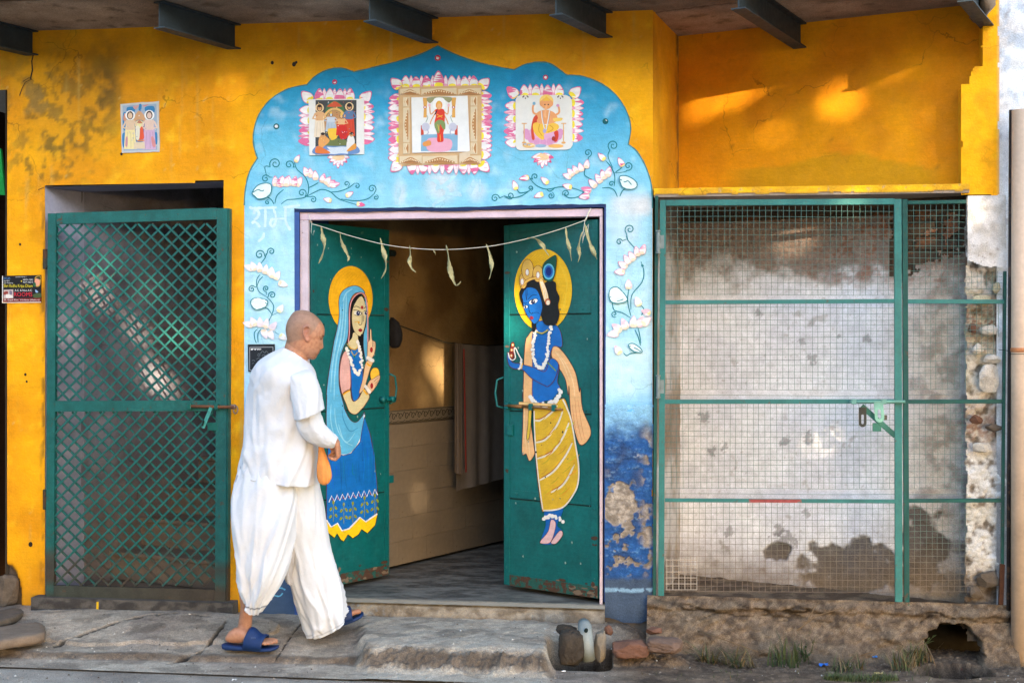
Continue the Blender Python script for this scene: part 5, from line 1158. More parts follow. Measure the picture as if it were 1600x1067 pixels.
# bolt, hasp and hinges
M_RBOLT = mat('rusty_bolt', A(140, 92, 62, .6), rough=.7, var=.3, vscale=40, bump=.2)
b = MB(); b.tube([gp(300, 634, .03), gp(368, 635.5, .03)], .0085, 10); b.build('bolt', M_RBOLT, LG, smooth=True)
for x in (299, 341):
    b = MB(); b.box(gp(x, 634.5, .026), (.012, 0, 0), (0, .013, 0), (0, 0, .016)); b.build('bolt_keeper', M_TEAL, LG, bevel=.004)
b = MB(); b.bar(gp(334, 636, .042), gp(322, 668, .05), .02, .004); b.build('hasp', mat('pale_worn_green_paint', A(70, 160, 150, .7), rough=.6, var=.3, vscale=30), LG, bevel=.0015)
b = MB(); b.tube([gp(324, 656, .0535), gp(321.5, 664, .0535)], .0045, 8); b.build('hasp_slot', M_SEAM, LG)
b = MB(); b.box(gp(334, 666, .012), (.03, 0, 0), (0, .004, 0), (0, 0, .022)); b.build('lock_plate', M_TEAL, LG, bevel=.002)
b = MB(); b.tube([W(361, 635.5, -.045), W(368, 635.5, -.045)], .014, 10); b.tube([W(368 + 3.5 * sin(t), 640 + 6 * cos(t), -.05) for t in np.linspace(0, 2 * pi, 16)], .0035, 6, cap=False); b.build('bolt_socket', mat('bare_steel', A(170, 140, 130, .6), rough=.5, metal=.3), LG, smooth=True)
for py in (405, 780):
    b = MB(); q = W(70.5, py, -.03); b.tube([q - ZV * .055, q + ZV * .055], .012, 10); b.box(q + Vector((.02, -.004, 0)), (.022, 0, 0), (0, .004, 0), (0, 0, .045)); b.build('hinge', mat('hinge_steel', A(70, 76, 66, .5), rough=.7, var=.3, vscale=30, rust=A(96, 66, 46, .6), rust_at=.5) if py == 405 else bpy.data.materials['hinge_steel'], LG, smooth=False)

# ================================================================== wire mesh gate and fixed mesh panel at the right
MG = thing('mesh_gate', 'wide green framed gate of square wire mesh shut across the white niche', 'gate', (W(1036, 800).x, -.03, .19))
MPn = thing('mesh_fence', 'narrow fixed panel of square wire mesh between gate and broken pier', 'mesh panel', (W(1414, 800).x, -.03, .19))
MY = -.028
def mp_(px, py, off=0):
    q = W(px, py, MY); q.y -= off; return q
TG2 = A(58, 150, 142, .62)
M_MG = mat('faded_green_angle_iron', A(58, 136, 130, .64), rough=.55, var=.22, vscale=9, bump=.12, bscale=60, rust=A(122, 104, 86, .5), rust_at=.61, rust_scale=22)
M_MG2 = mat('dark_green_angle_iron', A(22, 96, 88, .6), rough=.6, var=.3, vscale=8, bump=.15, bscale=60, rust=A(104, 84, 68, .5), rust_at=.62, rust_scale=14)
def abar(name, x0, y0, x1, y1, w, par, m=None, off=0, t=.026): 
    b = MB(); b.bar(mp_(x0, y0, off), mp_(x1, y1, off), w, t); return b.build(name, m or M_MG, par, bevel=.0015)
b = MB(); b.bar(W(1026.2, 306.5, -.016), W(1022.5, 940, -.016), .016, .03); b.build('hanging_post', M_MG2, MG)
abar('stile', 1036, 313, 1033, 937, .030, MG, M_MG); abar('stile', 1402.5, 311.5, 1404, 943, .036, MG, M_MG)
abar('top_rail', 1041, 317.5, 1397, 315.2, .030, MG)
abar('rail', 1040, 472.5, 1397, 470.5, .021, MG); abar('rail', 1039, 627.5, 1397, 627, .022, MG); abar('rail', 1039, 781, 1398, 783, .018, MG, M_MG)
b = MB(); b.bar(mp_(1170, 781.8, .014), mp_(1252, 782.2, .014), .0165, .002); b.build('worn_paint_strip', mat('red_primer', A(196, 92, 88, .6), rough=.7, var=.4, vscale=30, rust=A(120, 150, 140, .5), rust_at=.55, rust_scale=30), MG)
abar('stile', 1413.5, 312, 1416.5, 945, .026, MPn, M_MG2); abar('top_rail', 1418, 317, 1509, 315.5, .018, MPn, M_MG2)
abar('rail', 1418, 471, 1568, 471.5, .021, MPn, M_MG); abar('rail', 1418, 627.5, 1566, 627, .020, MPn, M_MG2); abar('rail', 1418, 782, 1566, 781.5, .018, MPn, M_MG2)
abar('stile', 1570, 424, 1566, 880, .014, MPn, M_MG2); abar('stile', 1566, 881, 1563, 960, .022, MPn, M_RUST)
# wires, woven: each bends a little in front of and behind the ones it crosses
def wires(name, par, x0, x1, y0, y1, px_=9.32, py_=9.45, r=.0011, clip=None, y_l=0):
    b = MB(); yw = .004
    def wc(z, x): 
        t = float(ss(.75, .30, z + .35 * (float(fbm(x * 3, z * 3, 3, 55)) - .5))); return tuple(np.array(A(112, 152, 142, .6)) * (1 - t) + np.array(A(158, 136, 116, .6)) * t)
    nx = int((x1 - x0) / px_); ny = int((y1 - y0) / py_)
    def seg(pts):
        b.tube(pts, r, 4, cap=False); b.c[-4 * len(pts):] = [wc(p.z, p.x) for p in pts for _ in range(4)]
    for i in range(1, nx + 1):
        x = x0 + i * (x1 - x0) / (nx + 1); pts = []
        wob = 2.0 * (random.random() - .5)
        for j in range(0, ny + 2, 3):
            y = y0 + j * (y1 - y0) / (ny + 1) if j < ny + 1 else y1
            if clip and not clip(x, y): 
                if len(pts) > 1: seg(pts)
                pts = []; continue
            pts.append(mp_(x + wob + .9 * sin(y / 60.0 + i * .4) * .5, y, yw + .0012 * (-1) ** (i + j)))
        if len(pts) > 1: seg(pts)
    for j in range(1, ny + 1):
        y = y0 + j * (y1 - y0) / (ny + 1); pts = []; wob = 1.8 * (random.random() - .5)
        for i in range(0, nx + 2, 3):
            x = x0 + i * (x1 - x0) / (nx + 1)
            if clip and not clip(x, y):
                if len(pts) > 1: seg(pts)
                pts = []; continue
            pts.append(mp_(x, y + wob + .8 * sin(x / 70.0 + j * .5), yw - .0012 * (-1) ** (i + j)))
        pts.append(mp_(x1, y + wob, yw)) if not clip else None
        if len(pts) > 1: seg(pts)
    o = b.build(name, M_WIRE, par, col=True); o['kind'] = 'stuff'; return o
M_WIRE = mat('painted_wire', None, rough=.6, var=.2, vscale=20, bump=0)
wires('wire_mesh', MG, 1040, 1398, 320, 471); wires('wire_mesh', MG, 1039, 1398, 472, 627); wires('wire_mesh', MG, 1039, 1398, 628, 781); wires('wire_mesh', MG, 1038, 1399, 783, 934)
wires('wire_mesh', MPn, 1419, 1507, 319, 470); wires('wire_mesh', MPn, 1419, 1569, 471, 627, clip=lambda x, y: x < 1512 or y < 560 + 14 * sin(x / 9)); wires('wire_mesh', MPn, 1419, 1512, 628, 781); wires('wire_mesh', MPn, 1420, 1518, 783, 934)
wires('wire_mesh', MPn, 1509, 1566, 424, 470)
# newer pale wire patch low at the left of the gate
b = MB()
for k in range(6): b.tube([mp_(1042 + 9.4 * k, 868 if k > 3 else 872, .008), mp_(1042 + 9.4 * k, 921, .008)], .0019, 5)
for k in range(6): b.tube([mp_(1040, 874 + 9.3 * k, .008), mp_(1089, 874 + 9.3 * k, .008)], .0019, 5)
b.build('wire_patch', mat('bare_wire', A(206, 190, 172, .7), rough=.5), MG)['kind'] = 'stuff'
for py in (378, 604):
    b = MB(); q = W(1028.5, py, -.045); b.tube([q - ZV * .05, q + ZV * .05], .010, 10); b.tube([q - ZV * .052, q - ZV * .06], .013, 10); b.tube([q + ZV * .052, q + ZV * .06], .013, 10); b.box(q + Vector((.014, .006, 0)), (.016, 0, 0), (0, .003, 0), (0, 0, .035))
    b.build('hinge', mat('grey_hinge', A(150, 164, 164, .6), rough=.5, metal=.2, var=.25, vscale=30) if py == 378 else bpy.data.materials['grey_hinge'], MG)
# bolt, hasps and corner brace
b = MB(); b.tube([mp_(1327, 627.5, .028), mp_(1413, 627, .028)], .0075, 10); b.build('bolt', mat('pale_green_bolt', A(120, 178, 164, .65), rough=.5, var=.25, vscale=30), MG, smooth=True)
for x in (1333, 1380):
    b = MB(); b.box(mp_(x, 627, .024), (.013, 0, 0), (0, .012, 0), (0, 0, .013)); b.build('bolt_keeper', bpy.data.materials['pale_green_bolt'], MG, bevel=.004)
abar('brace', 1346, 634, 1399, 681, .027, MG, M_TEAL, .004, .008)
def link_plate(name, cx, y0, y1, wpx, off, m, tilt=0):
    """a flat slotted hasp plate with round lower end"""
    o_ = []; i_ = []; 
    for t in np.linspace(0, pi, 9): o_.append((cx + tilt + wpx / 2 * cos(t), y1 - wpx / 2 + wpx / 2 * sin(t)))
    o_ += [(cx - wpx / 2, y0), (cx + wpx / 2, y0)]
    ys0, ys1 = y0 + (y1 - y0) * .42, y1 - wpx * .55
    for t in np.linspace(0, pi, 7): i_.append((cx + tilt * .8 + wpx * .17 * cos(t), ys1 + wpx * .17 * sin(t)))
    for t in np.linspace(pi, 2 * pi, 7): i_.append((cx + tilt * .5 + wpx * .17 * cos(t), ys0 + wpx * .17 * sin(t)))
    tr = tessellate_polygon([[Vector((x, y, 0)) for x, y in o_], [Vector((x, y, 0)) for x, y in i_]]); al = o_ + i_
    n = len(al); vs = [mp_(x, y, off + .003) for x, y in al] + [mp_(x, y, off - .002) for x, y in al]; b = MB(); fs = [tuple(t) for t in tr] + [tuple(i + n for i in t[::-1]) for t in tr]
    no = len(o_); fs += [(i, (i + 1) % no, n + (i + 1) % no, n + i) for i in range(no)]; ni = len(i_); fs += [(no + i, no + (i + 1) % ni, n + no + (i + 1) % ni, n + no + i) for i in range(ni)]
    b.add(vs, fs); return b.build(name, m, MG)
link_plate('hasp', 1371, 628, 659, 14.5, .04, bpy.data.materials['pale_green_bolt'], 2)
link_plate('hasp', 1347.5, 636, 667, 12, .008, mat('blackened_steel', A(40, 44, 44, .6), rough=.5, var=.2))
b = MB(); b.box(mp_(1370, 667, .004), (.022, 0, 0), (0, .003, 0), (0, 0, .021)); b.build('lock_plate', M_TEAL, MG, bevel=.002)
b = MB(); b.box(mp_(1383, 652, .002), (.009, 0, 0), (0, .003, 0), (0, 0, .012)); b.build('lug', mat('raw_steel', A(96, 90, 80, .5), rough=.7), MG)

# ================================================================== neighbours, poles and pipes at the right edge
NBH = thing('neighbour_wall', 'whitewashed flank of the house next door beyond the pipe', 'wall', (W(1570, 600).x, .05, 0))
def nb_fn(px, py, a, b, P):
    n1 = fbm(a * 4, b * 4, 4, 141); n2 = fbm(a * 14, b * 14, 4, 142)
    c = mixc(A(246, 248, 252, .9), A(230, 228, 230, .86), ss(.4, .66, n1)); c = mixc(c, A(190, 210, 236, .8), ss(.5, .64, n2) * ss(300, 100, py) * .6)
    c = mixc(c, A(170, 140, 116, .6), ss(.68, .74, n2) * .4); c = mixc(c, A(120, 104, 92, .5), ss(420, 900, py) * .7)
    return .012 * (n1 - .5), c, None
relief('plaster_face', (W(1559, 600).x, .03, -.05), (1, 0, 0), (0, 0, 1), (0, -1, 0), 1.3, 4.2, .015, nb_fn, M_ROUGH, NBH)
b = MB(); b.box((W(1559, 600).x + .66, .36, 2.05), (.65, 0, 0), (0, .31, 0), (0, 0, 2.1)); b.build('masonry', M_SLAB, NBH)
PIP = thing('waste_pipe', 'thick cream plastic pipe standing against the white wall by the street', 'pipe', (W(1592, 900).x, -.09, 0))
b = MB(); xp = W(1590, 600).x; rp = .052
b.tube([Vector((xp, -.10, -.08)), Vector((xp, -.10, 1.5)), Vector((xp + .004, -.098, 2.67))], rp, 20); b.build('pipe_run', mat('cream_pvc', A(226, 196, 170, .74), rough=.5, var=.16, vscale=5, bump=.05), PIP, smooth=True)
b = MB(); b.tube([Vector((xp, -.10, 1.47)), Vector((xp, -.10, 1.475)), Vector((xp, -.10, 1.485)), Vector((xp, -.10, 1.492))], [rp + .001, rp + .003, rp + .003, rp + .001], 20); b.build('stain_band', mat('orange_tape', A(214, 140, 90, .65), rough=.6, var=.3, vscale=30), PIP, smooth=True)
CON = thing('conduit', 'thin dark iron conduit running up beside the cream pipe', 'pipe', (W(1575, 900).x, -.05, 0))
b = MB(); x_ = W(1575.5, 600).x; b.tube([Vector((x_ - .01, -.05, -.05)), Vector((x_ - .004, -.05, 1.2)), Vector((x_ + .004, -.05, 2.68))], .011, 10); b.build('conduit_run', mat('dark_iron', A(70, 60, 56, .5), rough=.7, var=.3, vscale=14, rust=A(120, 92, 74, .5), rust_at=.55), CON, smooth=True)
WR = thing('binding_wire', 'thin wire tied round the cream pipe at hasp height', 'wire', (xp, -.1, 1.46))
b = MB(); b.tube([W(1560, 546, -.05), W(1575, 548, -.066)] + [Vector((xp + (rp + .004) * cos(t), -.1 + (rp + .004) * sin(t), 1.462 + .002 * cos(t))) for t in np.linspace(pi, 2 * pi, 10)], .0016, 5); b.build('wire_tie', M_SEAM, WR)

# the dark gap at the left and what shows in it
GAP = thing('gap_house', 'dark brown house wall glimpsed in the gap past the yellow corner', 'house', (-4.7, 1.2, 0))
b = MB(); b.box((-4.9, 1.3, 1.6), (.9, 0, 0), (0, .1, 0), (0, 0, 1.75)); b.build('wall', M_DARKWALL, GAP)
b = MB(); b.box((-4.62, .32, 1.4), (.06, 0, 0), (0, .9, 0), (0, 0, 1.6)); b.build('shutter', mat('brown_shutter', A(92, 62, 46, .4), rough=.8, var=.3, stretch=(1, 1, 8)), GAP)
b = MB()
for z in (.62, 1.26, 2.35): b.box((-4.5, .25, z), (.05, 0, 0), (0, .03, 0), (0, 0, .04))
b.build('shutter_batten', mat('orange_batten', A(160, 96, 50, .5), rough=.7, var=.3), GAP)
AWN = thing('green_awning', 'bright green cloth edge sloping down in the gap left of the yellow corner', 'awning', (-4.0, .12, 2.5))
b = MB(); p = [W(-60, 205, .12), W(1, 233, .12), W(7.5, 305, .12), W(-60, 300, .12)]; b.add(p + [q + Vector((0, .02, 0)) for q in p], [(0, 1, 2, 3), (7, 6, 5, 4), (0, 4, 5, 1), (1, 5, 6, 2), (2, 6, 7, 3), (3, 7, 4, 0)]); b.build('cloth', mat('green_cloth', A(30, 170, 80, .7), rough=.8, var=.15), AWN)
# ================================================================== the walking man
VR = Vector((CP, SP, 0)); VF = Vector((-SP, CP, 0))
MAN = thing('person', 'man with shaved head in white tunic and dhoti walking past in blue sandals', 'person', (W(450, 1000, -.56).x, -.56, -.02))
z7 = ZF(330, 470, 1.872); z8 = ZF(430, 470, 9.7); z9 = ZF(340, 900, 7.27)
M_CLOTH = mat('white_cotton', None, rough=.9, var=.03, vscale=30, bump=.12, bscale=260, bump2=.12, b2scale=22, sheen=.2)
M_SKIN = mat('skin', None, rough=.5, var=.12, vscale=60, bump=.12, bscale=260, spec=.4, speck=.06, spscale=500)
M_SKIN.node_tree.nodes['Principled BSDF'].inputs['Subsurface Weight'].default_value = .06
M_SKIN.node_tree.nodes['Principled BSDF'].inputs['Subsurface Radius'].default_value = (.012, .005, .003)
def cr(vals, n):
    """catmull through rows of numbers, n steps each"""
    return [np.array(p) for p in catmull(vals, False, n)]
def rings_of(rows, z, n=8, seg=64, ex=2.2, fold=None, seed=0, cap=False):
    R = cr([tuple(r) + (0,) * (8 - len(r)) for r in rows], n); m = len(R); out = []
    for i, r in enumerate(R):
        s = i / (m - 1); L = W(*z(r[0], r[1]), r[4]); Rr = W(*z(r[2], r[3]), r[4]); c = (L + Rr) / 2; a = (Rr - L) / 2; d = r[5]
        px2m = (Rr - L).length / max(1e-6, math.hypot(r[2] - r[0], r[3] - r[1])); an = a.normalized(); nrm = an.cross(VF)
        ring = []
        for k in range(seg):
            t = 2 * pi * k / seg; ct, st = cos(t), sin(t)
            x = abs(ct) ** (2 / ex) * (1 if ct >= 0 else -1); y = abs(st) ** (2 / ex) * (1 if st >= 0 else -1)
            p = c + a * x + VF * (d * y)
            near = max(0, -st)
            p = p + (VR * (r[6] * px2m) - ZV * (r[7] * px2m)) * near ** 1.3
            if fold:
                o = fold(t, s)
                p = p + (an * ct + VF * st) * o
            ring.append(p)
        out.append(ring)
    return out, R
def foldf(amp, seed, fr=2.6, lon=1.4, grow=(1, 1), diag=0):
    def f_(t, s):
        v = float(fbm(cos(t) * fr + 10 + diag * s, sin(t) * fr + s * lon + 5, 3, seed)) - .5; rg_ = abs(v) ** .8 * (1 if v > 0 else -1)
        w_ = float(fbm(cos(t) * 1.3 + 3, sin(t) * 1.3 + s * 2.2, 2, seed + 5)); pl_ = 1 - abs(sin(4.5 * t + diag * 2.2 * s + 7 * w_)); cr_ = (pl_ ** 2.2 - .3)
        return amp * (grow[0] * (1 - s) + grow[1] * s) * (rg_ * 1.5 + .62 * cr_ * (.35 + w_)) * (1 - .5 * abs(cos(t)) ** 6)
    return f_
def garment(name, rows, z, colf=None, **kw):
    rg_, R = rings_of(rows, z, **kw); b = MB(); b.loft(rg_, False, False)
    seg = len(rg_[0]); m = len(rg_); cols = []
    for i in range(m):
        for k in range(seg): cols.append(colf(i / (m - 1), 2 * pi * k / seg) if colf else CW)
    b.c = cols; o = b.build(name, M_CLOTH, MAN, smooth=True, col=True)
    so_ = o.modifiers.new('thick', 'SOLIDIFY'); so_.thickness = .003; so_.offset = -1
    return o
CW = A(241, 243, 250, .66); LINE = A(120, 124, 140, .6)
YB = -.56
TORSO = [(212, 134, 268, 160, YB, .066), (196, 142, 278, 172, YB, .10), (162, 160, 293, 190, YB, .17), (136, 184, 302, 210, YB, .212), (120, 222, 307, 243, YB, .220), (111, 270, 307, 285, YB, .20), (103, 340, 309, 345, YB, .185), (95, 410, 311, 415, YB, .185), (87, 460, 312, 480, YB, .195), (79, 500, 312, 535, YB, .205, 0, 7)]
def tcol(s, t):
    return LINE if False else CW
garment('tunic', TORSO, z7, fold=foldf(.022, 3, 2.4, 5.0, (.25, 1.2), 2.0), seg=112, n=9)
# side slit seam and hem lines are stitched ridges
st_ = MB(); 
for pts in ([(118, 250), (150, 320), (170, 420), (160, 505)],):
    pass
garment('short_sleeve', [(212, 206, 266, 198, -.60, .03), (216, 218, 296, 207, -.685, .078), (228, 254, 315, 244, -.71, .086), (236, 298, 325, 282, -.72, .090), (245, 348, 330, 316, -.722, .092, 2, 6)], z7, fold=foldf(.011, 8, 2.2, 2.6, (.1, 1.2), 1.5), seg=72, n=9)
garment('undershirt_sleeve', [(250, 318, 318, 300, -.718, .058), (249, 348, 320, 326, -.718, .060), (256, 380, 324, 340, -.715, .060), (276, 406, 331, 358, -.71, .056), (306, 422, 342, 372, -.70, .050), (334, 429, 356, 385, -.692, .044), (352, 430, 366, 394, -.688, .038), (362, 428, 371, 400, -.685, .035)], z7, fold=foldf(.008, 12, 2.0, 7.0, (.8, 1.0), 3), seg=56, n=7)
garment('far_sleeve', [(205, 185, 282, 180, -.40, .05), (222, 240, 300, 236, -.40, .075), (232, 320, 306, 310, -.41, .075), (250, 380, 306, 352, -.43, .06), (285, 412, 312, 372, -.47, .05), (318, 420, 330, 386, -.54, .04), (334, 420, 342, 394, -.58, .034)], z7, fold=foldf(.008, 15), seg=48, n=6)
def dcol_rear(s, t):
    tt = (t - pi) % (2 * pi)
    d = abs(((t + .95 * pi) % (2 * pi)) - 0)
    if .905 < s < .922 and pi < t < 2 * pi: return LINE
    if abs(t - 1.155 * pi) < .03 and .02 < s < .72 and int(s * 120) % 2: return A(150, 156, 172, .6)
    return CW
def dcol_front(s, t): return A(206, 208, 216, .62) if .962 < s < .972 else CW
YR, YFt = -.64, -.475
garment('dhoti_rear_leg', [(92, 470, 250, 470, YB, .17), (76, 520, 256, 520, YB - .02, .18), (65, 575, 262, 575, YB - .03, .18), (62, 640, 256, 645, YB - .05, .175), (69, 715, 243, 716, YR + .02, .165), (77, 780, 226, 776, YR, .15), (84, 826, 204, 826, YR, .135, 2, 6), (92, 862, 180, 862, YR, .118, 3, 12), (104, 884, 162, 884, YR, .10, 5, 22)], z7, colf=dcol_rear, fold=foldf(.040, 21, 1.9, 2.3, (.45, 1.1), 1.6), seg=132, n=9)
garment('dhoti_front_leg', [(140, 470, 312, 470, YB + .04, .15), (146, 530, 315, 530, YB + .05, .155), (158, 590, 325, 590, YB + .06, .15), (174, 650, 334, 650, YFt - .02, .14), (198, 715, 347, 718, YFt, .13), (219, 780, 367, 782, YFt, .12), (238, 845, 385, 845, YFt, .115), (258, 905, 394, 890, YFt, .11), (272, 945, 397, 906, YFt, .108, 4, 8), (284, 976, 397, 914, YFt, .105, 14, 16)], z7, colf=dcol_front, fold=foldf(.034, 27, 1.8, 2.0, (.4, 1.0), 1.4), seg=112, n=9)
# pleats gathered between the legs
garment('dhoti_pleat', [(170, 560, 262, 560, YB, .10), (180, 660, 264, 660, YB, .09), (196, 740, 254, 745, YB + .02, .07), (208, 790, 244, 800, YB + .03, .05), (222, 822, 243, 832, YB + .03, .03)], z7, colf=lambda s, t: A(220, 220, 228, .6), fold=foldf(.02, 31, 2.4, 2), seg=56, n=8)

# ---- body: one skin, remeshed from overlapping tapering limbs
body = MB()
HX = 313.0 * 9.7                                   # head survey units per metre
hc = W(*z8(455, 500), YB)                          # head centre
hyaw = radians(11); HF = VR * cos(hyaw) + VF * sin(hyaw); HS = -(VR * -sin(hyaw) + VF * cos(hyaw)) # forward, towards the viewer side
prof = [(140, 392, 418, 22), (148, 330, 480, 85), (165, 292, 525, 132), (195, 258, 578, 172), (240, 226, 632, 203), (300, 192, 688, 224), (370, 168, 729, 235), (430, 160, 746, 238), (490, 164, 745, 236), (530, 172, 738, 231), (560, 178, 722, 227), (590, 184, 712, 223), (640, 196, 704, 214), (690, 214, 694, 204), (730, 246, 676, 194), (760, 300, 668, 184), (790, 352, 660, 174), (820, 404, 642, 160), (850, 460, 628, 140), (875, 510, 612, 112), (892, 552, 592, 62)]
PR = cr(prof, 4)
def gs(x, s): return math.exp(-(x / s) ** 2)
NOSE = ([555, 585, 640, 690, 712, 728, 742, 755], [0, 8, 20, 38, 46, 40, 12, 0])
hr_ = []
SEG = 96
for r in PR:
    y, xb, xf, w = r; cx = (xb + xf) / 2; ax = (xf - xb) / 2; ring = []
    for k in range(SEG):
        t = 2 * pi * k / SEG; ct, st = cos(t), sin(t)
        ex = 2.25 if ct > 0 else 2.05
        u = abs(ct) ** (2 / ex) * (1 if ct >= 0 else -1) * ax; v = abs(st) ** (2 / ex) * (1 if st >= 0 else -1) * w
        if ct > 0:
            front = ss(.0, .5, ct)
            v *= 1 - .10 * float(ss(520, 700, y)) * float(front)
            o = np.interp(y, *NOSE) * gs(v, 34 + 14 * gs(y - 715, 30)) + 9 * gs(y - 766, 9) * gs(v, 62) - 6 * gs(y - 779, 5) * gs(v, 66) + 9 * gs(y - 794, 10) * gs(v, 56) - 5 * gs(y - 815, 10) * gs(v, 60)
            o += 9 * gs(y - 537, 16) * gs(abs(v) - 75, 60) - 20 * gs(y - 582, 20) * gs(abs(v) - 88, 46) + 7 * gs(y - 640, 40) * gs(abs(v) - 130, 50)
            u += o
        p = hc + HF * ((cx + u - 455) / HX) + HS * (v / HX) - ZV * ((y - 500) / HX)
        ring.append(p)
    hr_.append(ring)
body.loft(hr_)
# ears
for sg in (1, -1):
    e0 = hc + HF * (8 / HX) + HS * (sg * 226 / HX)
    def ept(u, y, o): return e0 + HF * (u / HX) - ZV * ((y - 490) / HX) + HS * (sg * o / HX)
    pts = [ept(58 - 6, 455, 8), ept(50, 405, 20), ept(12, 378, 34), ept(-36, 392, 46), ept(-52, 440, 50), ept(-44, 500, 42), ept(-22, 548, 30), ept(0, 592, 20), ept(26, 600, 14), ept(34, 565, 8)]
    pts = [Vector(p) for p in catmull(pts, False, 4)]; body.tube(pts, [13 / HX] * len(pts), 8)
    body.loft([[ept(x * q_ - 2, 480 + yy * q_, o) for x, yy in [(46 * cos(t), 92 * sin(t)) for t in np.linspace(0, 2 * pi, 17)[:-1]]] for q_, o in ((1, 0), (1, 22), (.5, 8))])
    body.tube([ept(20, 450, 10), ept(-16, 470, 24), ept(-14, 520, 22)], [9 / HX, 11 / HX, 9 / HX], 7)
# neck, trunk, legs, arms
nk, _ = rings_of([(175, 590, 560, 770, YB, .062), (158, 650, 520, 850, YB, .062), (130, 740, 470, 960, YB, .068), (60, 840, 520, 1080, YB, .10)], z8, n=4, seg=32, ex=2); body.loft(nk)
tr_, _ = rings_of([(200, 150, 280, 175, YB, .08), (160, 185, 290, 215, YB, .17), (135, 240, 295, 260, YB, .185), (125, 340, 296, 345, YB, .155), (118, 440, 290, 445, YB, .15), (125, 520, 250, 520, YB, .12), (130, 570, 240, 575, YB, .10)], z7, n=4, seg=32, ex=2.1); body.loft(tr_)
lg, _ = rings_of([(115, 540, 225, 545, YB - .06, .085), (112, 640, 210, 650, YB - .07, .08), (108, 740, 185, 745, YB - .08, .065), (90, 800, 160, 805, YR + .01, .055), (82, 850, 142, 856, YR, .052), (86, 890, 126, 895, YR, .040), (82, 925, 120, 930, YR, .034), (76, 955, 118, 962, YR, .034), (60, 975, 122, 985, YR, .036)], z7, n=5, seg=32, ex=2); body.loft(lg)
lf, _ = rings_of([(160, 540, 280, 545, YFt - .01, .085), (185, 640, 295, 645, YFt, .08), (225, 740, 320, 745, YFt, .065), (255, 800, 340, 800, YFt, .055), (285, 870, 352, 865, YFt, .046), (308, 920, 350, 912, YFt, .036), (312, 955, 356, 945, YFt, .036)], z7, n=5, seg=32, ex=2); body.loft(lf)
ar, _ = rings_of([(224, 210, 272, 200, -.62, .04), (238, 264, 298, 254, -.705, .048), (250, 330, 312, 318, -.715, .047), (262, 372, 318, 345, -.715, .045), (290, 405, 336, 368, -.70, .040), (330, 420, 354, 388, -.692, .032), (358, 424, 371, 402, -.685, .026)], z7, n=4, seg=24, ex=2); body.loft(ar)
al, _ = rings_of([(215, 195, 280, 190, -.42, .055), (235, 300, 295, 295, -.41, .05), (258, 368, 304, 345, -.43, .042), (295, 402, 316, 372, -.48, .036), (325, 412, 334, 390, -.55, .028), (338, 414, 344, 398, -.585, .024)], z7, n=4, seg=20, ex=2); body.loft(al)
def hand(wr, dr_, up, sd, s=1.0, curl=1.0):
    """palm with four curled fingers and a thumb; dr_ along the hand, up the back of the hand, sd towards the thumb"""
    P = lambda a, b_, c: wr + dr_ * (a * s) + up * (b_ * s) + sd * (c * s)
    rg_ = []
    for a, hw, ht, b0 in ((0, .026, .020, 0), (.03, .034, .018, 0), (.06, .040, .016, .002), (.085, .041, .014, .002), (.095, .036, .011, 0)):
        rg_.append([P(a, b0 + ht * sin(t), hw * cos(t)) for t in np.linspace(0, 2 * pi, 17)[:-1]])
    body.loft(rg_)
    for k, (o, L) in enumerate(((.029, .068), (.010, .077), (-.010, .071), (-.028, .056))):
        ang = 0; p = P(.084, .002, o); pts = [p]; r = [.0098]
        for q_, (f_, bend) in enumerate(((.45, .85), (.32, 1.0), (.23, .6))):
            ang += bend * curl; p = p + (dr_ * cos(ang) - up * sin(ang)) * (L * f_ * s); pts.append(p); r.append((.0092, .0084, .0070)[q_])
        body.tube([pts[0] - dr_ * .015] + pts, [.010] + r, 10)
    body.tube([P(.02, -.002, .026), P(.045, -.012, .046), P(.068, -.024, .046), P(.086, -.032, .034)], [.014, .0118, .0102, .0080], 10)
hw = W(*z7(366, 413), -.685); hdir = (W(*z7(371, 446), -.665) - hw).normalized(); hup = (VR - hdir * VR.dot(hdir)).normalized()
hand(hw - hdir * .004, hdir, hup, hdir.cross(hup) * -1, .86, 1.05)
hw2 = W(*z7(342, 405), -.585); hand(hw2, (VR * .5 - VF * .6 - ZV * .3).normalized(), (ZV * .9 + VR * .3).normalized(), -VF, .8, 1.1)
# feet in their own frame: x to the toes, y to the viewer, z up
def foot(base, fx, fz, near_little):
    fy = fz.cross(fx).normalized() * -1
    P = lambda x, y, z: base + fx * x + fy * y + fz * z
    rg_ = []
    for x, zt, zb, hw_, yo in ((.012, .044, .016, .018, 0), (.028, .066, .010, .028, 0), (.055, .085, .008, .032, 0), (.085, .090, .010, .032, 0), (.12, .078, .012, .034, 0), (.15, .060, .011, .039, 0), (.185, .043, .007, .045, 0), (.212, .032, .007, .045, 0), (.225, .026, .008, .040, 0)):
        rg_.append([P(x, yo + hw_ * cos(t), (zt + zb) / 2 + (zt - zb) / 2 * sin(t)) for t in np.linspace(0, 2 * pi, 21)[:-1]])
    body.loft(rg_)
    sg = 1 if near_little else -1
    for y, x1, r in ((.036, .236, .0088), (.019, .248, .0092), (.002, .257, .0096), (-.014, .262, .0102), (-.033, .268, .0135)):
        body.tube([P(.195, y * sg * .9, .018), P(.215, y * sg, .021), P((.215 + x1) / 2, y * sg, .021), P(x1 - .008, y * sg, .0165), P(x1, y * sg, .015)], [r, r, r * 1.02, r, r * .55], 10)
fb = W(*z9(72, 812), -.665); fx1 = (VR * .985 - VF * .17).normalized(); foot(fb + ZV * .018, fx1, ZV, True)
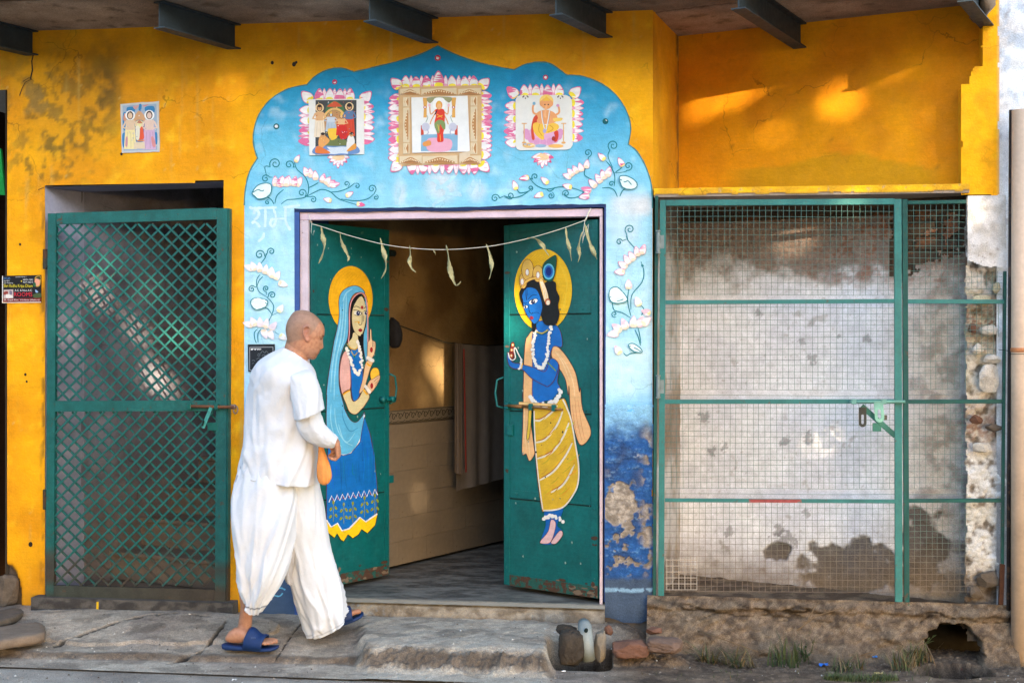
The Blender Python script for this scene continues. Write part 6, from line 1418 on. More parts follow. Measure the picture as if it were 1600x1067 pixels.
fb2 = W(*z9(1075, 668), -.46); px_r = radians(17); fx2 = (VR * .93 + VF * .37).normalized(); fx2 = (fx2 * cos(px_r) + ZV * sin(px_r)).normalized(); fz2 = (ZV * cos(px_r) - (VR * .93 + VF * .37).normalized() * sin(px_r)).normalized()
foot(fb2 + fz2 * .018, fx2, fz2, False)
tmp = bpy.data.objects.new('tmp', body.mesh('tmp', True)); COL.objects.link(tmp)
rm = tmp.modifiers.new('r', 'REMESH'); rm.mode = 'VOXEL'; rm.voxel_size = .0042; rm.use_smooth_shade = True
sm_ = tmp.modifiers.new('s', 'SMOOTH'); sm_.iterations = 2; sm_.factor = .4
dg = bpy.context.evaluated_depsgraph_get(); dg.update(); bme = bpy.data.meshes.new_from_object(tmp.evaluated_get(dg)); bpy.data.objects.remove(tmp)
bme.name = 'body'; n = len(bme.vertices); co = np.zeros(n * 3, np.float32); bme.vertices.foreach_get('co', co); co = co.reshape(-1, 3)
rel = co - np.array(hc); hu = 455 + rel @ np.array(HF) * HX; hv = rel @ np.array(HS) * HX; hy = 500 - rel[:, 2] * HX
sk = np.broadcast_to(A(216, 154, 118, .68), (n, 3)).copy(); nn = fbm(co[:, 0] * 60 + co[:, 1] * 33, co[:, 2] * 60, 3, 6)
sk = mixc(sk, A(180, 108, 82, .6), ss(.45, .7, nn) * .4)
hline = np.interp(hu, [100, 200, 330, 420, 520, 600, 640, 690, 720], [640, 650, 610, 590, 520, 430, 350, 320, 330]); hm = ss(18, -28, hy - hline + 26 * (nn - .5)) * ss(430, 300, np.abs(hy - 420))
sk = mixc(sk, A(156, 132, 114, .62), np.clip(hm, 0, 1) * .62)
beard = np.exp(-(((hu - 575) / 85) ** 2 + ((hy - 810) / 75) ** 2)) * (hy > 600) * (hy < 950); sk = mixc(sk, A(140, 102, 82, .56), beard * .55)
lips = np.exp(-((hu - 660) / 26) ** 2 - ((hy - 782) / 17) ** 2 - (hv / 70) ** 2); sk = mixc(sk, A(176, 96, 84, .7), np.clip(lips * 1.3, 0, 1) * .8)
ln = np.exp(-((hy - 779) / 4.0) ** 2 - (hv / 78) ** 2) * (hu > 610); sk = mixc(sk, A(96, 50, 44, .6), ln * .7)
ear = np.exp(-(((hu - 455) / 60) ** 2 + ((hy - 490) / 120) ** 2)) * (np.abs(hv) > 200); sk = mixc(sk, A(214, 126, 102, .62), ear * .6)
eb = np.exp(-((hy - 536 + .12 * (np.abs(hv) - 80)) / 11) ** 2) * ss(28, 44, np.abs(hv)) * ss(150, 120, np.abs(hv)) * (hu > 560); sk = mixc(sk, A(40, 30, 26, .7), np.clip(eb * 1.2, 0, 1) * .85)
ey = np.exp(-((hy - 578 - .06 * np.abs(hv)) / 7) ** 2) * ss(44, 56, np.abs(hv)) * ss(136, 118, np.abs(hv)) * (hu > 560); sk = mixc(sk, A(44, 30, 26, .7), np.clip(ey * 1.2, 0, 1) * .9)
ftm = ss(.12, .05, co[:, 2]); sk = mixc(sk, A(190, 140, 112, .62), ftm * .6); sk = mixc(sk, A(150, 100, 74, .7), ss(.07, .12, co[:, 2]) * ss(.3, .2, co[:, 2]) * .5)
setcol(bme, sk); bo = link('body', bme, M_SKIN, MAN)
# sandals
M_SAND = mat('navy_rubber', A(22, 52, 104, .7), rough=.55, var=.15, vscale=20, bump=.15, bscale=120)
def sandal(base, fx, fz):
    fy = fz.cross(fx).normalized() * -1; P = lambda x, y, z: base + fx * x + fy * y + fz * z
    e = bpy.data.objects.new('sandal', None); e.parent = MAN; COL.objects.link(e); e.matrix_parent_inverse = Matrix.Translation(-wloc(MAN))
    b = MB(); rg_ = []
    for x, hw_, zt, zb in ((-.008, .012, .020, .006), (.0, .026, .022, .000), (.02, .036, .022, -.004), (.06, .039, .018, -.004), (.12, .038, .015, -.003), (.17, .045, .014, -.004), (.22, .051, .013, -.003), (.255, .046, .015, .000), (.275, .030, .018, .005), (.281, .012, .019, .010)):
        rg_.append([P(x, hw_ * cx_, zz) for cx_, zz in ((1, zb + .003), (1.02, (zt + zb) / 2), (1, zt - .002), (.9, zt), (0, zt - .001), (-.9, zt), (-1, zt - .002), (-1.02, (zt + zb) / 2), (-1, zb + .003), (-.88, zb), (0, zb), (.88, zb))])
    b.loft(rg_); b.build('sole', M_SAND, e, smooth=True)
    b = MB(); rows = []
    for i in range(11):
        u = i / 10; row = []
        for k in range(19):
            t = pi * k / 18; x = .112 + .098 * u + .030 * sin(t) * (1 - .5 * u) ; h_ = (.098 - .042 * u) * (sin(t) ** .62) + .006 * sin(u * pi * 2.5) * sin(t); row.append(P(x, -cos(t) * (.046 + .006 * u), .008 + h_))
        rows.append(row)
    vs = [p for r in rows for p in r]; fs = [(i * 19 + k, i * 19 + k + 1, (i + 1) * 19 + k + 1, (i + 1) * 19 + k) for i in range(10) for k in range(18)]
    b.add(vs, fs); o = b.build('strap', M_SAND, e, smooth=True); q = o.modifiers.new('thick', 'SOLIDIFY'); q.thickness = .006; q.offset = 0
    b = MB(); t = pi * .19; 
    for u in (.45,):
        c = P(.112 + .098 * u + .030 * sin(t) * (1 - .5 * u), -cos(t) * (.05), .008 + (.098 - .042 * u) * sin(t) ** .62); 
        c2 = P(.112 + .098 * u + .030 * sin(t) * (1 - .5 * u), cos(t) * (.054), .010 + (.098 - .042 * u) * sin(t) ** .62)
        b.box(c2, fx * .012, fz * .004, fy * .002)
    b.build('badge', mat('rubber_badge', A(70, 92, 140, .7), rough=.5, var=.1), e, bevel=.001)
sandal(fb, fx1, ZV); sandal(fb2, fx2, fz2)
# the bag he carries
BAG = thing('bag', 'small orange cloth bag hanging from the walking man hand', 'bag', tuple(W(506, 757, -.64)))
zi = lambda x, y: (x, y)
rg_, _ = rings_of([(498, 692, 504, 692, -.655, .008), (497.5, 699, 506, 700, -.65, .014), (497, 709, 510, 711, -.65, .022), (496, 722, 514.5, 723, -.65, .030), (495, 736, 518, 737, -.65, .034), (496, 746, 518, 746, -.65, .033), (499, 754, 514, 754, -.65, .024), (504, 757.5, 509, 757.5, -.65, .008)], zi, n=6, seg=48, ex=2, fold=foldf(.004, 33, 3, 1.2))
b = MB(); b.loft(rg_); b.build('pouch', mat('orange_cotton', A(246, 160, 84, .8), rough=.9, var=.1, vscale=30, bump=.3, bscale=120), BAG, smooth=True)
b = MB(); b.tube([W(501, 694, -.655), W(506, 690, -.66), W(514, 694, -.665), W(520, 699, -.668)], .004, 7); b.build('drawstring', bpy.data.materials['orange_cotton'], BAG, smooth=True)
# ================================================================== posters, notices
def board(name, label, cat_, pts, col, group=None, thick=.0022, Y=-.006, jag=0.0, m=None):
    """a sheet stuck to the wall, with its own thickness"""
    t = thing(name, label, cat_, tuple(W(*pts[3], Y)), group)
    p = dens(pts, 8); p = [(x + random.uniform(-jag, jag), y + random.uniform(-jag, jag)) for x, y in p]; tr = tessellate_polygon([[Vector((x, y, 0)) for x, y in p]]); n = len(p)
    vs = [W(x, y, Y) for x, y in p] + [W(x, y, Y) + Vector((0, thick + .004, 0)) for x, y in p]; b = MB()
    b.add(vs, [tuple(q) for q in tr] + [tuple(i + n for i in q[::-1]) for q in tr] + [(i, (i + 1) % n, n + (i + 1) % n, n + i) for i in range(n)]); b.c = [col] * (2 * n)
    o = b.build('sheet', m or M_PRINT, t, col=True); return t, o, Paint(Plane((0, Y, 0), (0, -1, 0)), .0005, .00002)
def figure(p, x, y, h, robe, skin, hair=None, halo=None, arms=True, w=.30, crown=None):
    """a small printed standing figure: halo, hair, face, robe, arms"""
    if halo: p.ell(x, y + h * .12, h * .13, h * .13, halo, n=14)
    if hair: p.ell(x, y + h * .12, h * .085, h * .11, hair, n=12)
    p.poly([(x - h * w * .32, y + h * .26), (x + h * w * .32, y + h * .26), (x + h * w * .42, y + h * .6), (x + h * w * .5, y + h), (x - h * w * .5, y + h), (x - h * w * .42, y + h * .6)], robe, False)
    p.poly([(x - h * w * .36, y + h * .24), (x + h * w * .36, y + h * .24), (x + h * w * .3, y + h * .5), (x - h * w * .3, y + h * .5)], skin, False)
    p.ell(x, y + h * .13, h * .06, h * .08, skin, n=12)
    if crown: p.poly([(x - h * .07, y + h * .08), (x, y - h * .06), (x + h * .07, y + h * .08)], crown, False)
    if arms: p.stroke([(x - h * w * .36, y + h * .28), (x - h * w * .6, y + h * .44), (x - h * w * .2, y + h * .46)], h * .05, skin, sm=False); p.stroke([(x + h * w * .36, y + h * .28), (x + h * w * .6, y + h * .44), (x + h * w * .2, y + h * .46)], h * .05, skin, sm=False)
    for k in (-.2, .05, .25): p.stroke([(x + k * h * w, y + h * .55), (x + k * 1.4 * h * w, y + h * .97)], h * .012, tuple(np.array(robe) * .7), sm=False)
zP = ZF(180, 150, 10.675)
def TP(pts): return [zP(*q) for q in pts]
t, o, p = board('poster', 'faded print of two robed haloed figures pasted alone on the yellow wall', 'poster', TP([(88, 135), (722, 92), (738, 935), (110, 952)]), A(206, 204, 200, .8), jag=.5)
p.poly(TP([(120, 165), (690, 130), (705, 905), (140, 918)]), A(160, 178, 200, .8), False)
for pts in ([(200, 195), (320, 190), (322, 270), (205, 280)], [(500, 190), (640, 175), (650, 280), (520, 280)], [(130, 300), (200, 300), (190, 560), (130, 540)], [(120, 640), (190, 640), (180, 860), (125, 840)], [(640, 640), (700, 620), (700, 800), (650, 790)], [(395, 150), (440, 150), (430, 260), (395, 260)]): p.poly(TP(pts), A(52, 130, 184, .8))
p.poly(TP([(300, 400), (340, 310), (400, 250), (470, 310), (510, 400), (500, 470), (320, 470)]), A(214, 164, 120, .8)); p.poly(TP([(160, 290), (200, 380), (160, 430), (135, 380)]), A(214, 150, 120, .8)); p.poly(TP([(450, 170), (560, 140), (500, 180)]), A(206, 140, 140, .8)); p.poly(TP([(300, 180), (400, 160), (340, 230)]), A(206, 160, 160, .8))
p.poly(TP([(325, 460), (350, 420), (405, 400), (465, 420), (495, 480), (490, 740), (330, 740)]), A(120, 126, 150, .8)); p.ell(*zP(405, 480), 7, 6.5, A(232, 222, 160, .85)); p.poly(TP([(360, 450), (405, 410), (455, 450), (450, 460), (365, 462)]), A(190, 120, 90))
figure(p, *zP(250, 250), 60, A(236, 218, 160, .85), A(220, 190, 160, .85), A(60, 36, 34), A(240, 240, 238, .85), w=.32); figure(p, *zP(570, 245), 61, A(206, 170, 200, .85), A(226, 196, 180, .85), A(64, 40, 40), A(240, 240, 238, .85), w=.34)
p.poly(TP([(420, 540), (455, 520), (480, 640), (475, 720), (400, 725), (405, 640)]), A(220, 84, 50)); p.poly(TP([(345, 530), (385, 500), (412, 560), (400, 720), (350, 720)]), A(226, 220, 200)); p.poly(TP([(320, 780), (490, 770), (500, 880), (310, 890)]), A(222, 200, 170, .85), False); p.stroke(TP([(375, 750), (490, 745)]), 1.6, A(220, 130, 60), sm=False)
p.poly(TP([(600, 700), (640, 690), (680, 830), (630, 850)]), A(214, 140, 140)); p.poly(TP([(180, 700), (210, 690), (205, 840), (170, 830)]), A(200, 140, 150))
for k in range(26): x, y = random.uniform(150, 690), random.uniform(180, 890); p.ell(*zP(x, y), random.uniform(.5, 1.2), random.uniform(.4, .9), random.choice((A(230, 220, 210), A(190, 170, 190), A(140, 160, 190))), n=7)
p.build('printed_pattern', M_PRINT, o)

# three devotional prints set in the lotus frames
zA = ZF(460, 130, 7.621)
def TA(pts): return [zA(*q) for q in pts]
t, o, p = board('picture', 'crowded dark throne scene print between white margins, in the arch', 'picture', TA([(168, 195), (828, 190), (830, 848), (178, 860)]), A(232, 230, 226, .84), Y=-.008)
p.poly(TA([(252, 205), (740, 203), (738, 845), (250, 855)]), A(74, 76, 78, .7), False)
p.poly(TA([(370, 330), (400, 250), (480, 215), (560, 250), (600, 330), (590, 420), (380, 420)]), A(70, 110, 70)); p.poly(TA([(400, 270), (480, 220), (560, 270), (555, 282), (405, 285)]), A(206, 84, 50)); 
p.stroke(TA([(345, 560), (345, 430), (400, 340), (480, 308), (560, 340), (612, 430), (615, 560)]), 3.4, A(226, 180, 110)); p.poly(TA([(365, 560), (365, 430), (420, 350), (480, 325), (545, 350), (595, 430), (595, 560)]), A(190, 140, 90))
p.poly(TA([(252, 850), (252, 760), (400, 740), (560, 750), (738, 750), (738, 845)]), A(104, 140, 190)); 
for k in range(9): y = 765 + 9 * k; p.stroke(TA([(390 + 8 * k % 30, y), (470, y + 6), (560, y - 3), (640, y + 4)]), .9, A(230, 236, 240))
p.poly(TA([(330, 700), (480, 660), (640, 690), (620, 745), (350, 745)]), A(110, 120, 70))
for x, y, h, r, s_ in ((300, 250, 52, A(232, 214, 190), A(220, 170, 120)), (655, 235, 52, A(212, 70, 40), A(90, 120, 160)), ): figure(p, *zA(x, y), h, r, s_, A(40, 30, 30), A(232, 200, 150), w=.34)
figure(p, *zA(437, 350), 30, A(176, 190, 206), A(196, 204, 214), A(40, 40, 50), None, w=.6, crown=A(230, 190, 80)); p.poly(TA([(395, 560), (440, 540), (520, 545), (530, 600), (500, 660), (430, 675)]), A(238, 190, 60))
figure(p, *zA(560, 365), 34, A(214, 44, 36), A(230, 180, 130), A(40, 26, 26), None, w=.5, crown=A(230, 190, 80)); p.poly(TA([(530, 540), (610, 510), (635, 600), (620, 660), (550, 665)]), A(206, 40, 34))
for pts, c in (([(290, 680), (330, 610), (380, 640), (420, 690), (350, 760), (300, 790)], A(226, 160, 90)), ([(255, 770), (300, 755), (420, 820), (400, 840), (260, 835)], A(222, 120, 60)), ([(640, 640), (690, 620), (720, 690), (700, 760), (640, 800), (620, 760)], A(232, 226, 220)), ([(630, 800), (720, 720), (735, 780), (640, 815)], A(224, 150, 60))): p.poly(TA(pts), c)
for x, y in ((340, 620), (680, 615), (300, 290), (655, 285)): p.ell(*zA(x, y), 3.2, 3.6, A(206, 150, 100)); p.ell(*zA(x, y - 14), 3.3, 2.2, A(50, 36, 30))
for k in range(60): x, y = random.uniform(262, 730), random.uniform(215, 740); p.ell(*zA(x, y), random.uniform(.4, 1.1), random.uniform(.4, .9), random.choice((A(236, 200, 130), A(200, 80, 60), A(60, 60, 70), A(230, 226, 220), A(90, 130, 170))), n=6)
p.build('printed_pattern', M_PRINT, o)

zB_ = ZF(595, 95, 5.616)
def TB(pts): return [zB_(*q) for q in pts]
tB, oB, p = board('picture', 'print of a red robed figure on white, framed by patterned tan tiles', 'picture', TB([(156, 235), (884, 215), (884, 905), (156, 925)]), A(214, 176, 130, .8), Y=-.007)
def tile(pts, kind):
    q = TB(pts); Yt = -.0105; n = len(q); vs = [W(x, y, Yt) for x, y in q] + [W(x, y, Yt) + Vector((0, .0036, 0)) for x, y in q]; b = MB()
    b.add(vs, [(0, 1, 2, 3), (7, 6, 5, 4), (0, 4, 5, 1), (1, 5, 6, 2), (2, 6, 7, 3), (3, 7, 4, 0)]); b.c = [A(226, 206, 172, .82)] * 8; oo = b.build('tile', M_PRINT, tB, col=True)
    pp = Paint(Plane((0, Yt, 0), (0, -1, 0)), .0004, .00002); xs = [x for x, y in pts]; ys_ = [y for x, y in pts]; cx, cy = sum(xs) / 4, sum(ys_) / 4; w, h = max(xs) - min(xs), max(ys_) - min(ys_); br = A(190, 136, 84, .8)
    if w > h:
        pp.poly(TB([(cx - w * .42, cy + h * .32), (cx - w * .2, cy - h * .1), (cx, cy - h * .3), (cx + w * .2, cy - h * .1), (cx + w * .42, cy + h * .32)]), br)
        for k in range(11): u = -1 + .2 * k; pp.ell(*zB_(cx + u * w * .36, cy + h * (.2 - .32 * (1 - abs(u)))), 1.1, 1.2, A(236, 214, 178), n=7); pp.ell(*zB_(cx + u * w * .3, cy + h * .2), .8, .8, A(120, 76, 50), n=6)
        pp.stroke(TB([(cx - w * .48, cy + h * .4), (cx + w * .48, cy + h * .4)]), .8, br, sm=False)
    else:
        pp.poly(TB([(cx + w * .3, cy - h * .42), (cx - w * .1, cy - h * .2), (cx - w * .3, cy), (cx - w * .1, cy + h * .2), (cx + w * .3, cy + h * .42)]), br)
        for k in range(9): u = -1 + .25 * k; pp.ell(*zB_(cx + w * (.1 - .25 * (1 - abs(u))), cy + u * h * .36), 1.0, 1.1, A(236, 214, 178), n=7)
    pp.build('printed_pattern', M_PRINT, oo)
for a, b_ in ((170, 342), (356, 664), (680, 876)): tile([(a, 250), (b_, 240), (b_, 296), (a, 304)], 0)
for a, b_ in ((165, 360), (366, 672), (690, 878)): tile([(a, 840), (b_, 832), (b_, 902), (a, 914)], 0)
for a, b_ in ((322, 405), (414, 716), (724, 818)): tile([(196, a), (252, a - 2), (252, b_), (196, b_)], 1)
for a, b_ in ((318, 396), (404, 712), (720, 820)): tile([(788, a), (846, a - 2), (846, b_), (788, b_)], 1)
b = MB(); q = TB([(268, 324), (762, 308), (782, 798), (276, 810)]); vs = [W(x, y, -.0135) for x, y in q] + [W(x, y, -.010) for x, y in q]; b.add(vs, [(0, 1, 2, 3), (7, 6, 5, 4), (0, 4, 5, 1), (1, 5, 6, 2), (2, 6, 7, 3), (3, 7, 4, 0)]); b.c = [A(236, 236, 236, .84)] * 8; oC = b.build('centre_tile', M_PRINT, tB, col=True)
p = Paint(Plane((0, -.0135, 0), (0, -1, 0)), .0005, .00002)
p.poly(TB([(356, 650), (676, 640), (674, 790), (352, 796)]), A(130, 176, 206), False); p.poly(TB([(410, 690), (520, 680), (620, 700), (600, 790), (420, 792)]), A(232, 168, 190)); p.poly(TB([(370, 720), (430, 700), (440, 740), (380, 752)]), A(226, 150, 80))
for sx in (368, 618): p.poly(TB([(sx, 325), (sx + 44, 325), (sx + 34, 420), (sx + 36, 500), (sx + 6, 500), (sx + 10, 420)]), A(222, 166, 84), False); p.ell(*zB_(sx + 20, 410), 2.6, 2.0, A(190, 40, 40)); p.ell(*zB_(sx + 20, 410), 1.4, 1.2, A(240, 240, 240))
p.poly(TB([(412, 325), (616, 322), (600, 370), (560, 345), (520, 332), (470, 345), (430, 375)]), A(150, 150, 110))
p.poly(TB([(470, 335), (555, 335), (560, 420), (465, 420)]), A(244, 244, 244)); 
for sx, d in ((352, 1), (674, -1)): p.poly(TB([(sx, 570), (sx + 20 * d, 570), (sx + 26 * d, 650), (sx, 655)]), A(200, 70, 50), False); p.ell(*zB_(sx + 42 * d, 582), 6.4, 6.6, A(196, 196, 214)); p.stroke(TB([(sx + 44 * d, 540), (sx + 60 * d, 500), (sx + 50 * d, 480)]), 1.3, A(160, 180, 170)); p.stroke(TB([(sx + 52 * d, 600), (sx + 66 * d, 630), (sx + 50 * d, 650)]), 1.8, A(180, 180, 204))
RB, GB = A(220, 60, 40), A(226, 160, 100)
for d in (-1, 1): p.stroke(TB([(512 + 36 * d, 440), (512 + 74 * d, 470), (512 + 82 * d, 400)]), 1.7, GB); p.stroke(TB([(512 + 34 * d, 460), (512 + 66 * d, 520), (512 + 80 * d, 560)]), 1.7, GB); p.ell(*zB_(512 + 84 * d, 392), 2, 2.6, A(240, 190, 200))
p.poly(TB([(478, 430), (545, 425), (562, 470), (556, 600), (548, 640), (550, 705), (520, 716), (496, 706), (494, 640), (470, 560), (484, 480)]), RB); p.poly(TB([(470, 560), (510, 520), (560, 540), (566, 600), (545, 600), (520, 560), (515, 630), (496, 632)]), A(130, 150, 90)); p.poly(TB([(484, 470), (470, 478), (492, 430), (496, 440)]), A(40, 30, 50))
for a in ([(490, 470), (540, 500)], [(492, 500), (545, 480)], [(500, 560), (512, 620)], [(520, 650), (524, 708)]): p.stroke(TB(a), .8, A(240, 190, 60), sm=False)
p.ell(*zB_(512, 392), 5.2, 6.8, A(226, 150, 60)); p.ell(*zB_(512, 402), 3.6, 5.0, A(232, 176, 120)); p.poly(TB([(492, 380), (512, 350), (532, 380)]), A(230, 180, 70), False)
p.build('printed_pattern', M_PRINT, oC)
# broken corner of the frame at the lower right
b = MB(); q = TB([(690, 815), (790, 790), (782, 840), (720, 885), (688, 890)]); tr = tessellate_polygon([[Vector((x, y, 0)) for x, y in q]]); vs = [W(x, y, -.0150) for x, y in q] + [W(x, y, -.0108) for x, y in q]; b.add(vs, [tuple(k) for k in tr] + [(i, (i + 1) % 5, 5 + (i + 1) % 5, 5 + i) for i in range(5)]); b.c = [A(228, 206, 176, .82)] * 10; b.build('broken_tile', M_PRINT, tB, col=True)

zC_ = ZF(780, 120, 7.113)
def TC(pts): return [zC_(*q) for q in pts]
t, o, p = board('picture', 'round cornered print of a seated elephant headed figure in yellow, in the arch', 'picture', TC([(182, 260), (200, 222), (240, 208), (740, 205), (785, 225), (808, 270), (815, 760), (790, 800), (750, 812), (230, 818), (196, 805), (184, 770)]), A(228, 226, 222, .84), Y=-.008)
YB_, OR = A(240, 190, 70), A(232, 160, 104)
for x0 in (292, 680): 
    for k, (dx, dy) in enumerate(((-18, -14), (0, 10), (18, -14), (-28, -4), (28, -4))): p.ell(*zC_(x0 + dx, 232 + dy), 1.1, 1.1, A(70, 30, 40), n=7)
p.ell(*zC_(490, 660), 27, 15.5, A(222, 168, 200)); 
for k in range(9): a = pi * k / 8; p.ell(*zC_(490 + 190 * cos(a), 620 + 110 * sin(a)), 5, 6, A(214, 150, 190), n=10)
p.ell(*zC_(525, 275), 11, 10.5, A(244, 206, 110))
p.poly(TC([(385, 470), (430, 395), (520, 370), (610, 400), (650, 470), (600, 520), (500, 530), (420, 520)]), OR)
p.poly(TC([(380, 460), (420, 430), (430, 500), (380, 560), (395, 690), (365, 695), (355, 580)]), A(206, 70, 40))
p.poly(TC([(385, 520), (450, 510), (520, 540), (600, 515), (660, 540), (650, 590), (560, 625), (500, 640), (500, 690), (470, 700), (400, 640), (375, 570)]), YB_); p.stroke(TC([(450, 530), (440, 600), (480, 660)]), 1.1, A(206, 150, 40)); p.stroke(TC([(560, 540), (600, 580), (540, 620)]), 1.1, A(206, 150, 40))
p.ell(*zC_(525, 300), 8.5, 9, OR); p.ell(*zC_(478, 300), 4, 5, OR); p.ell(*zC_(572, 300), 4, 5, OR); p.poly(TC([(480, 270), (525, 215), (570, 270)]), YB_, False); p.stroke(TC([(525, 320), (515, 380), (508, 430), (520, 455)]), 3.0, A(238, 176, 124)); 
for x in (508, 546): p.ell(*zC_(x, 312), 1.2, 1.0, A(60, 30, 30), n=8)
for pts in ([(420, 420), (380, 400), (375, 340), (388, 310)], [(620, 430), (665, 400), (662, 340), (650, 325)], [(600, 460), (650, 480), (690, 470)], [(440, 470), (430, 500), (470, 520)]): p.stroke(TC(pts), 3.0, OR)
p.ell(*zC_(388, 300), 2.4, 2.6, A(120, 170, 200)); p.ell(*zC_(652, 322), 2.6, 2.2, A(214, 150, 190)); p.poly(TC([(600, 465), (700, 460), (690, 490), (620, 500)]), A(240, 200, 100))
for pts in ([(470, 380), (480, 480), (510, 600)], [(560, 380), (545, 480), (520, 600)]): p.stroke(TC(pts), 1.6, A(236, 232, 226)); p.stroke([(x + .8, y) for x, y in TC(pts)], .6, A(120, 140, 170))
p.ell(*zC_(505, 605), 2.6, 3.6, A(170, 160, 200))
for x in (277, 715): p.stroke(TC([(x, 525), (x, 720)]), 1.4, A(226, 170, 100), sm=False); p.stroke(TC([(x - 28, 522), (x + 30, 522)]), 1.4, A(226, 170, 100), sm=False); p.ell(*zC_(x, 735), 3.4, 1.8, A(226, 170, 100))
p.poly(TC([(610, 620), (650, 600), (660, 660), (640, 720), (610, 720), (620, 670)]), A(206, 60, 40)); p.ell(*zC_(605, 690), 3, 3.6, A(160, 50, 40))
p.ell(*zC_(330, 765), 10, 4, A(232, 190, 120)); p.ell(*zC_(630, 772), 12, 3, A(238, 180, 100)); p.ell(*zC_(460, 770), 9, 2.6, A(150, 180, 206)); 
for k in range(12): p.ell(*zC_(270 + 14 * k % 130, 755 + random.uniform(-12, 14)), 1.3, 1.1, random.choice((A(240, 220, 180), A(200, 140, 90), A(160, 180, 200))), n=7)
p.build('printed_pattern', M_PRINT, o)

# lettering helper: outlines of the built-in typeface turned into mesh
def letters(txt, cx, cy, wpx, hpx, Y, col_m, parent, name='lettering', off=.0009):
    cu = bpy.data.curves.new('t', 'FONT'); cu.body = txt; cu.align_x = 'CENTER'; cu.align_y = 'CENTER'; cu.resolution_u = 2
    ob = bpy.data.objects.new('t', cu); COL.objects.link(ob); dg_ = bpy.context.evaluated_depsgraph_get(); dg_.update(); me_ = bpy.data.meshes.new_from_object(ob.evaluated_get(dg_)); bpy.data.objects.remove(ob)
    n_ = len(me_.vertices); v = np.zeros(n_ * 3, np.float32); me_.vertices.foreach_get('co', v); v = v.reshape(-1, 3); lo, hi = v[:, :2].min(0), v[:, :2].max(0); c_ = (lo + hi) / 2; k = (hi - lo)
    for i, vert in enumerate(me_.vertices):
        x = cx + (v[i, 0] - c_[0]) / k[0] * wpx; y = cy - (v[i, 1] - c_[1]) / k[1] * hpx; q_ = W(x, y, Y); vert.co = (q_.x, q_.y - off, q_.z)
    me_.materials.clear(); me_.name = name; return link(name, me_, col_m, parent)
def ink(name, c): return mat(name, c, rough=.5, var=.05, bump=0)
I_W, I_Y, I_R, I_K = ink('white_ink', A(232, 232, 230)), ink('yellow_ink', A(226, 206, 40)), ink('red_ink', A(214, 40, 56)), ink('blue_ink', A(90, 140, 200))
zS = ZF(0, 400, 10.675)
def TS(pts): return [zS(*q) for q in pts]
t, o, p = board('sticker', 'small black rooms advertisement stuck on the left yellow pier', 'sign', TS([(35, 330), (684, 318), (684, 778), (36, 786)]), A(20, 18, 22), thick=.002)
p.poly(TS([(36, 330), (50, 330), (52, 786), (36, 786)]), A(226, 220, 214), False); p.poly(TS([(50, 708), (684, 698), (684, 762), (50, 772)]), A(120, 30, 26), False); p.poly(TS([(50, 772), (684, 762), (684, 778), (36, 786)]), A(230, 214, 190), False)
p.poly(TS([(62, 565), (222, 558), (222, 705), (62, 708)]), A(196, 176, 170), False); p.poly(TS([(66, 600), (130, 590), (128, 640), (68, 648)]), A(150, 60, 50)); p.poly(TS([(100, 640), (180, 650), (216, 690), (110, 700)]), A(230, 224, 216)); p.poly(TS([(160, 580), (200, 590), (200, 640), (165, 640)]), A(120, 110, 130))
p.poly(TS([(585, 355), (640, 330), (682, 345), (682, 420), (660, 500), (600, 510), (580, 430)]), A(190, 150, 50)); p.ell(*zS(622, 436), 4.2, 6.0, A(232, 160, 130)); p.poly(TS([(590, 372), (650, 340), (680, 370), (670, 395), (620, 378)]), A(60, 60, 30)); p.poly(TS([(555, 460), (590, 440), (600, 500), (566, 510)]), A(40, 96, 60)); p.poly(TS([(560, 640), (680, 620), (680, 690), (570, 696)]), A(70, 90, 50)); p.poly(TS([(590, 560), (640, 600), (600, 610)]), A(150, 180, 220)); p.ell(*zS(358, 420), .9, 1.1, I_Y and A(226, 206, 40))
p.build('printed_pattern', M_PRINT, o)
def L_(txt, x0, y0, x1, y1, m_): letters(txt, (x0 + x1) / 2 / 10.675, 400 + (y0 + y1) / 2 / 10.675, (x1 - x0) / 10.675, (y1 - y0) / 10.675, -.006, m_, o)
L_('Shri Radha Kripa Dham', 62, 470, 545, 540, I_Y); L_('A.C. & Non A.C.', 246, 556, 540, 590, I_W); L_('ROOMS', 236, 604, 540, 676, I_R); L_('98970 13002', 384, 384, 552, 410, I_W); L_('98371 88210', 384, 426, 552, 450, I_W); L_('|| JAI SHRI RADHEY ||', 258, 344, 440, 360, I_W); L_('PAY', 66, 360, 110, 390, I_K); L_('UPI', 116, 360, 166, 390, I_K); L_('Free Wi-Fi', 66, 404, 160, 426, I_W); L_('Car Parking', 66, 440, 216, 464, I_W); L_('26, Gopal Khar, Vrindavan (Mathura)', 66, 718, 660, 752, I_W)
zN = ZF(380, 530, 17.78)
def TN(pts): return [zN(*q) for q in pts]
t, o, p = board('plaque', 'small square black slate plaque on the blue post behind the man', 'plaque', TN([(128, 142), (866, 134), (872, 900), (140, 900)]), A(30, 34, 40), thick=.006, Y=-.012)
for a in ([(175, 225), (835, 218)], [(180, 222), (180, 860)], [(828, 222), (832, 860)], [(180, 858), (832, 858)]): p.stroke(TN(a), 1.1, A(150, 152, 156), sm=False)
for x, y, w, h in ((235, 282, 44, 40), (265, 275, 20, 42), (335, 280, 40, 40)): p.poly(TN([(x - w / 2, y - h / 2), (x + w / 2, y - h / 2), (x + w / 2, y + h / 2), (x - w / 2, y + h / 2)]), A(226, 226, 226), False)
p.stroke(TN([(210, 262), (500, 262)]), .7, A(220, 220, 220), sm=False)
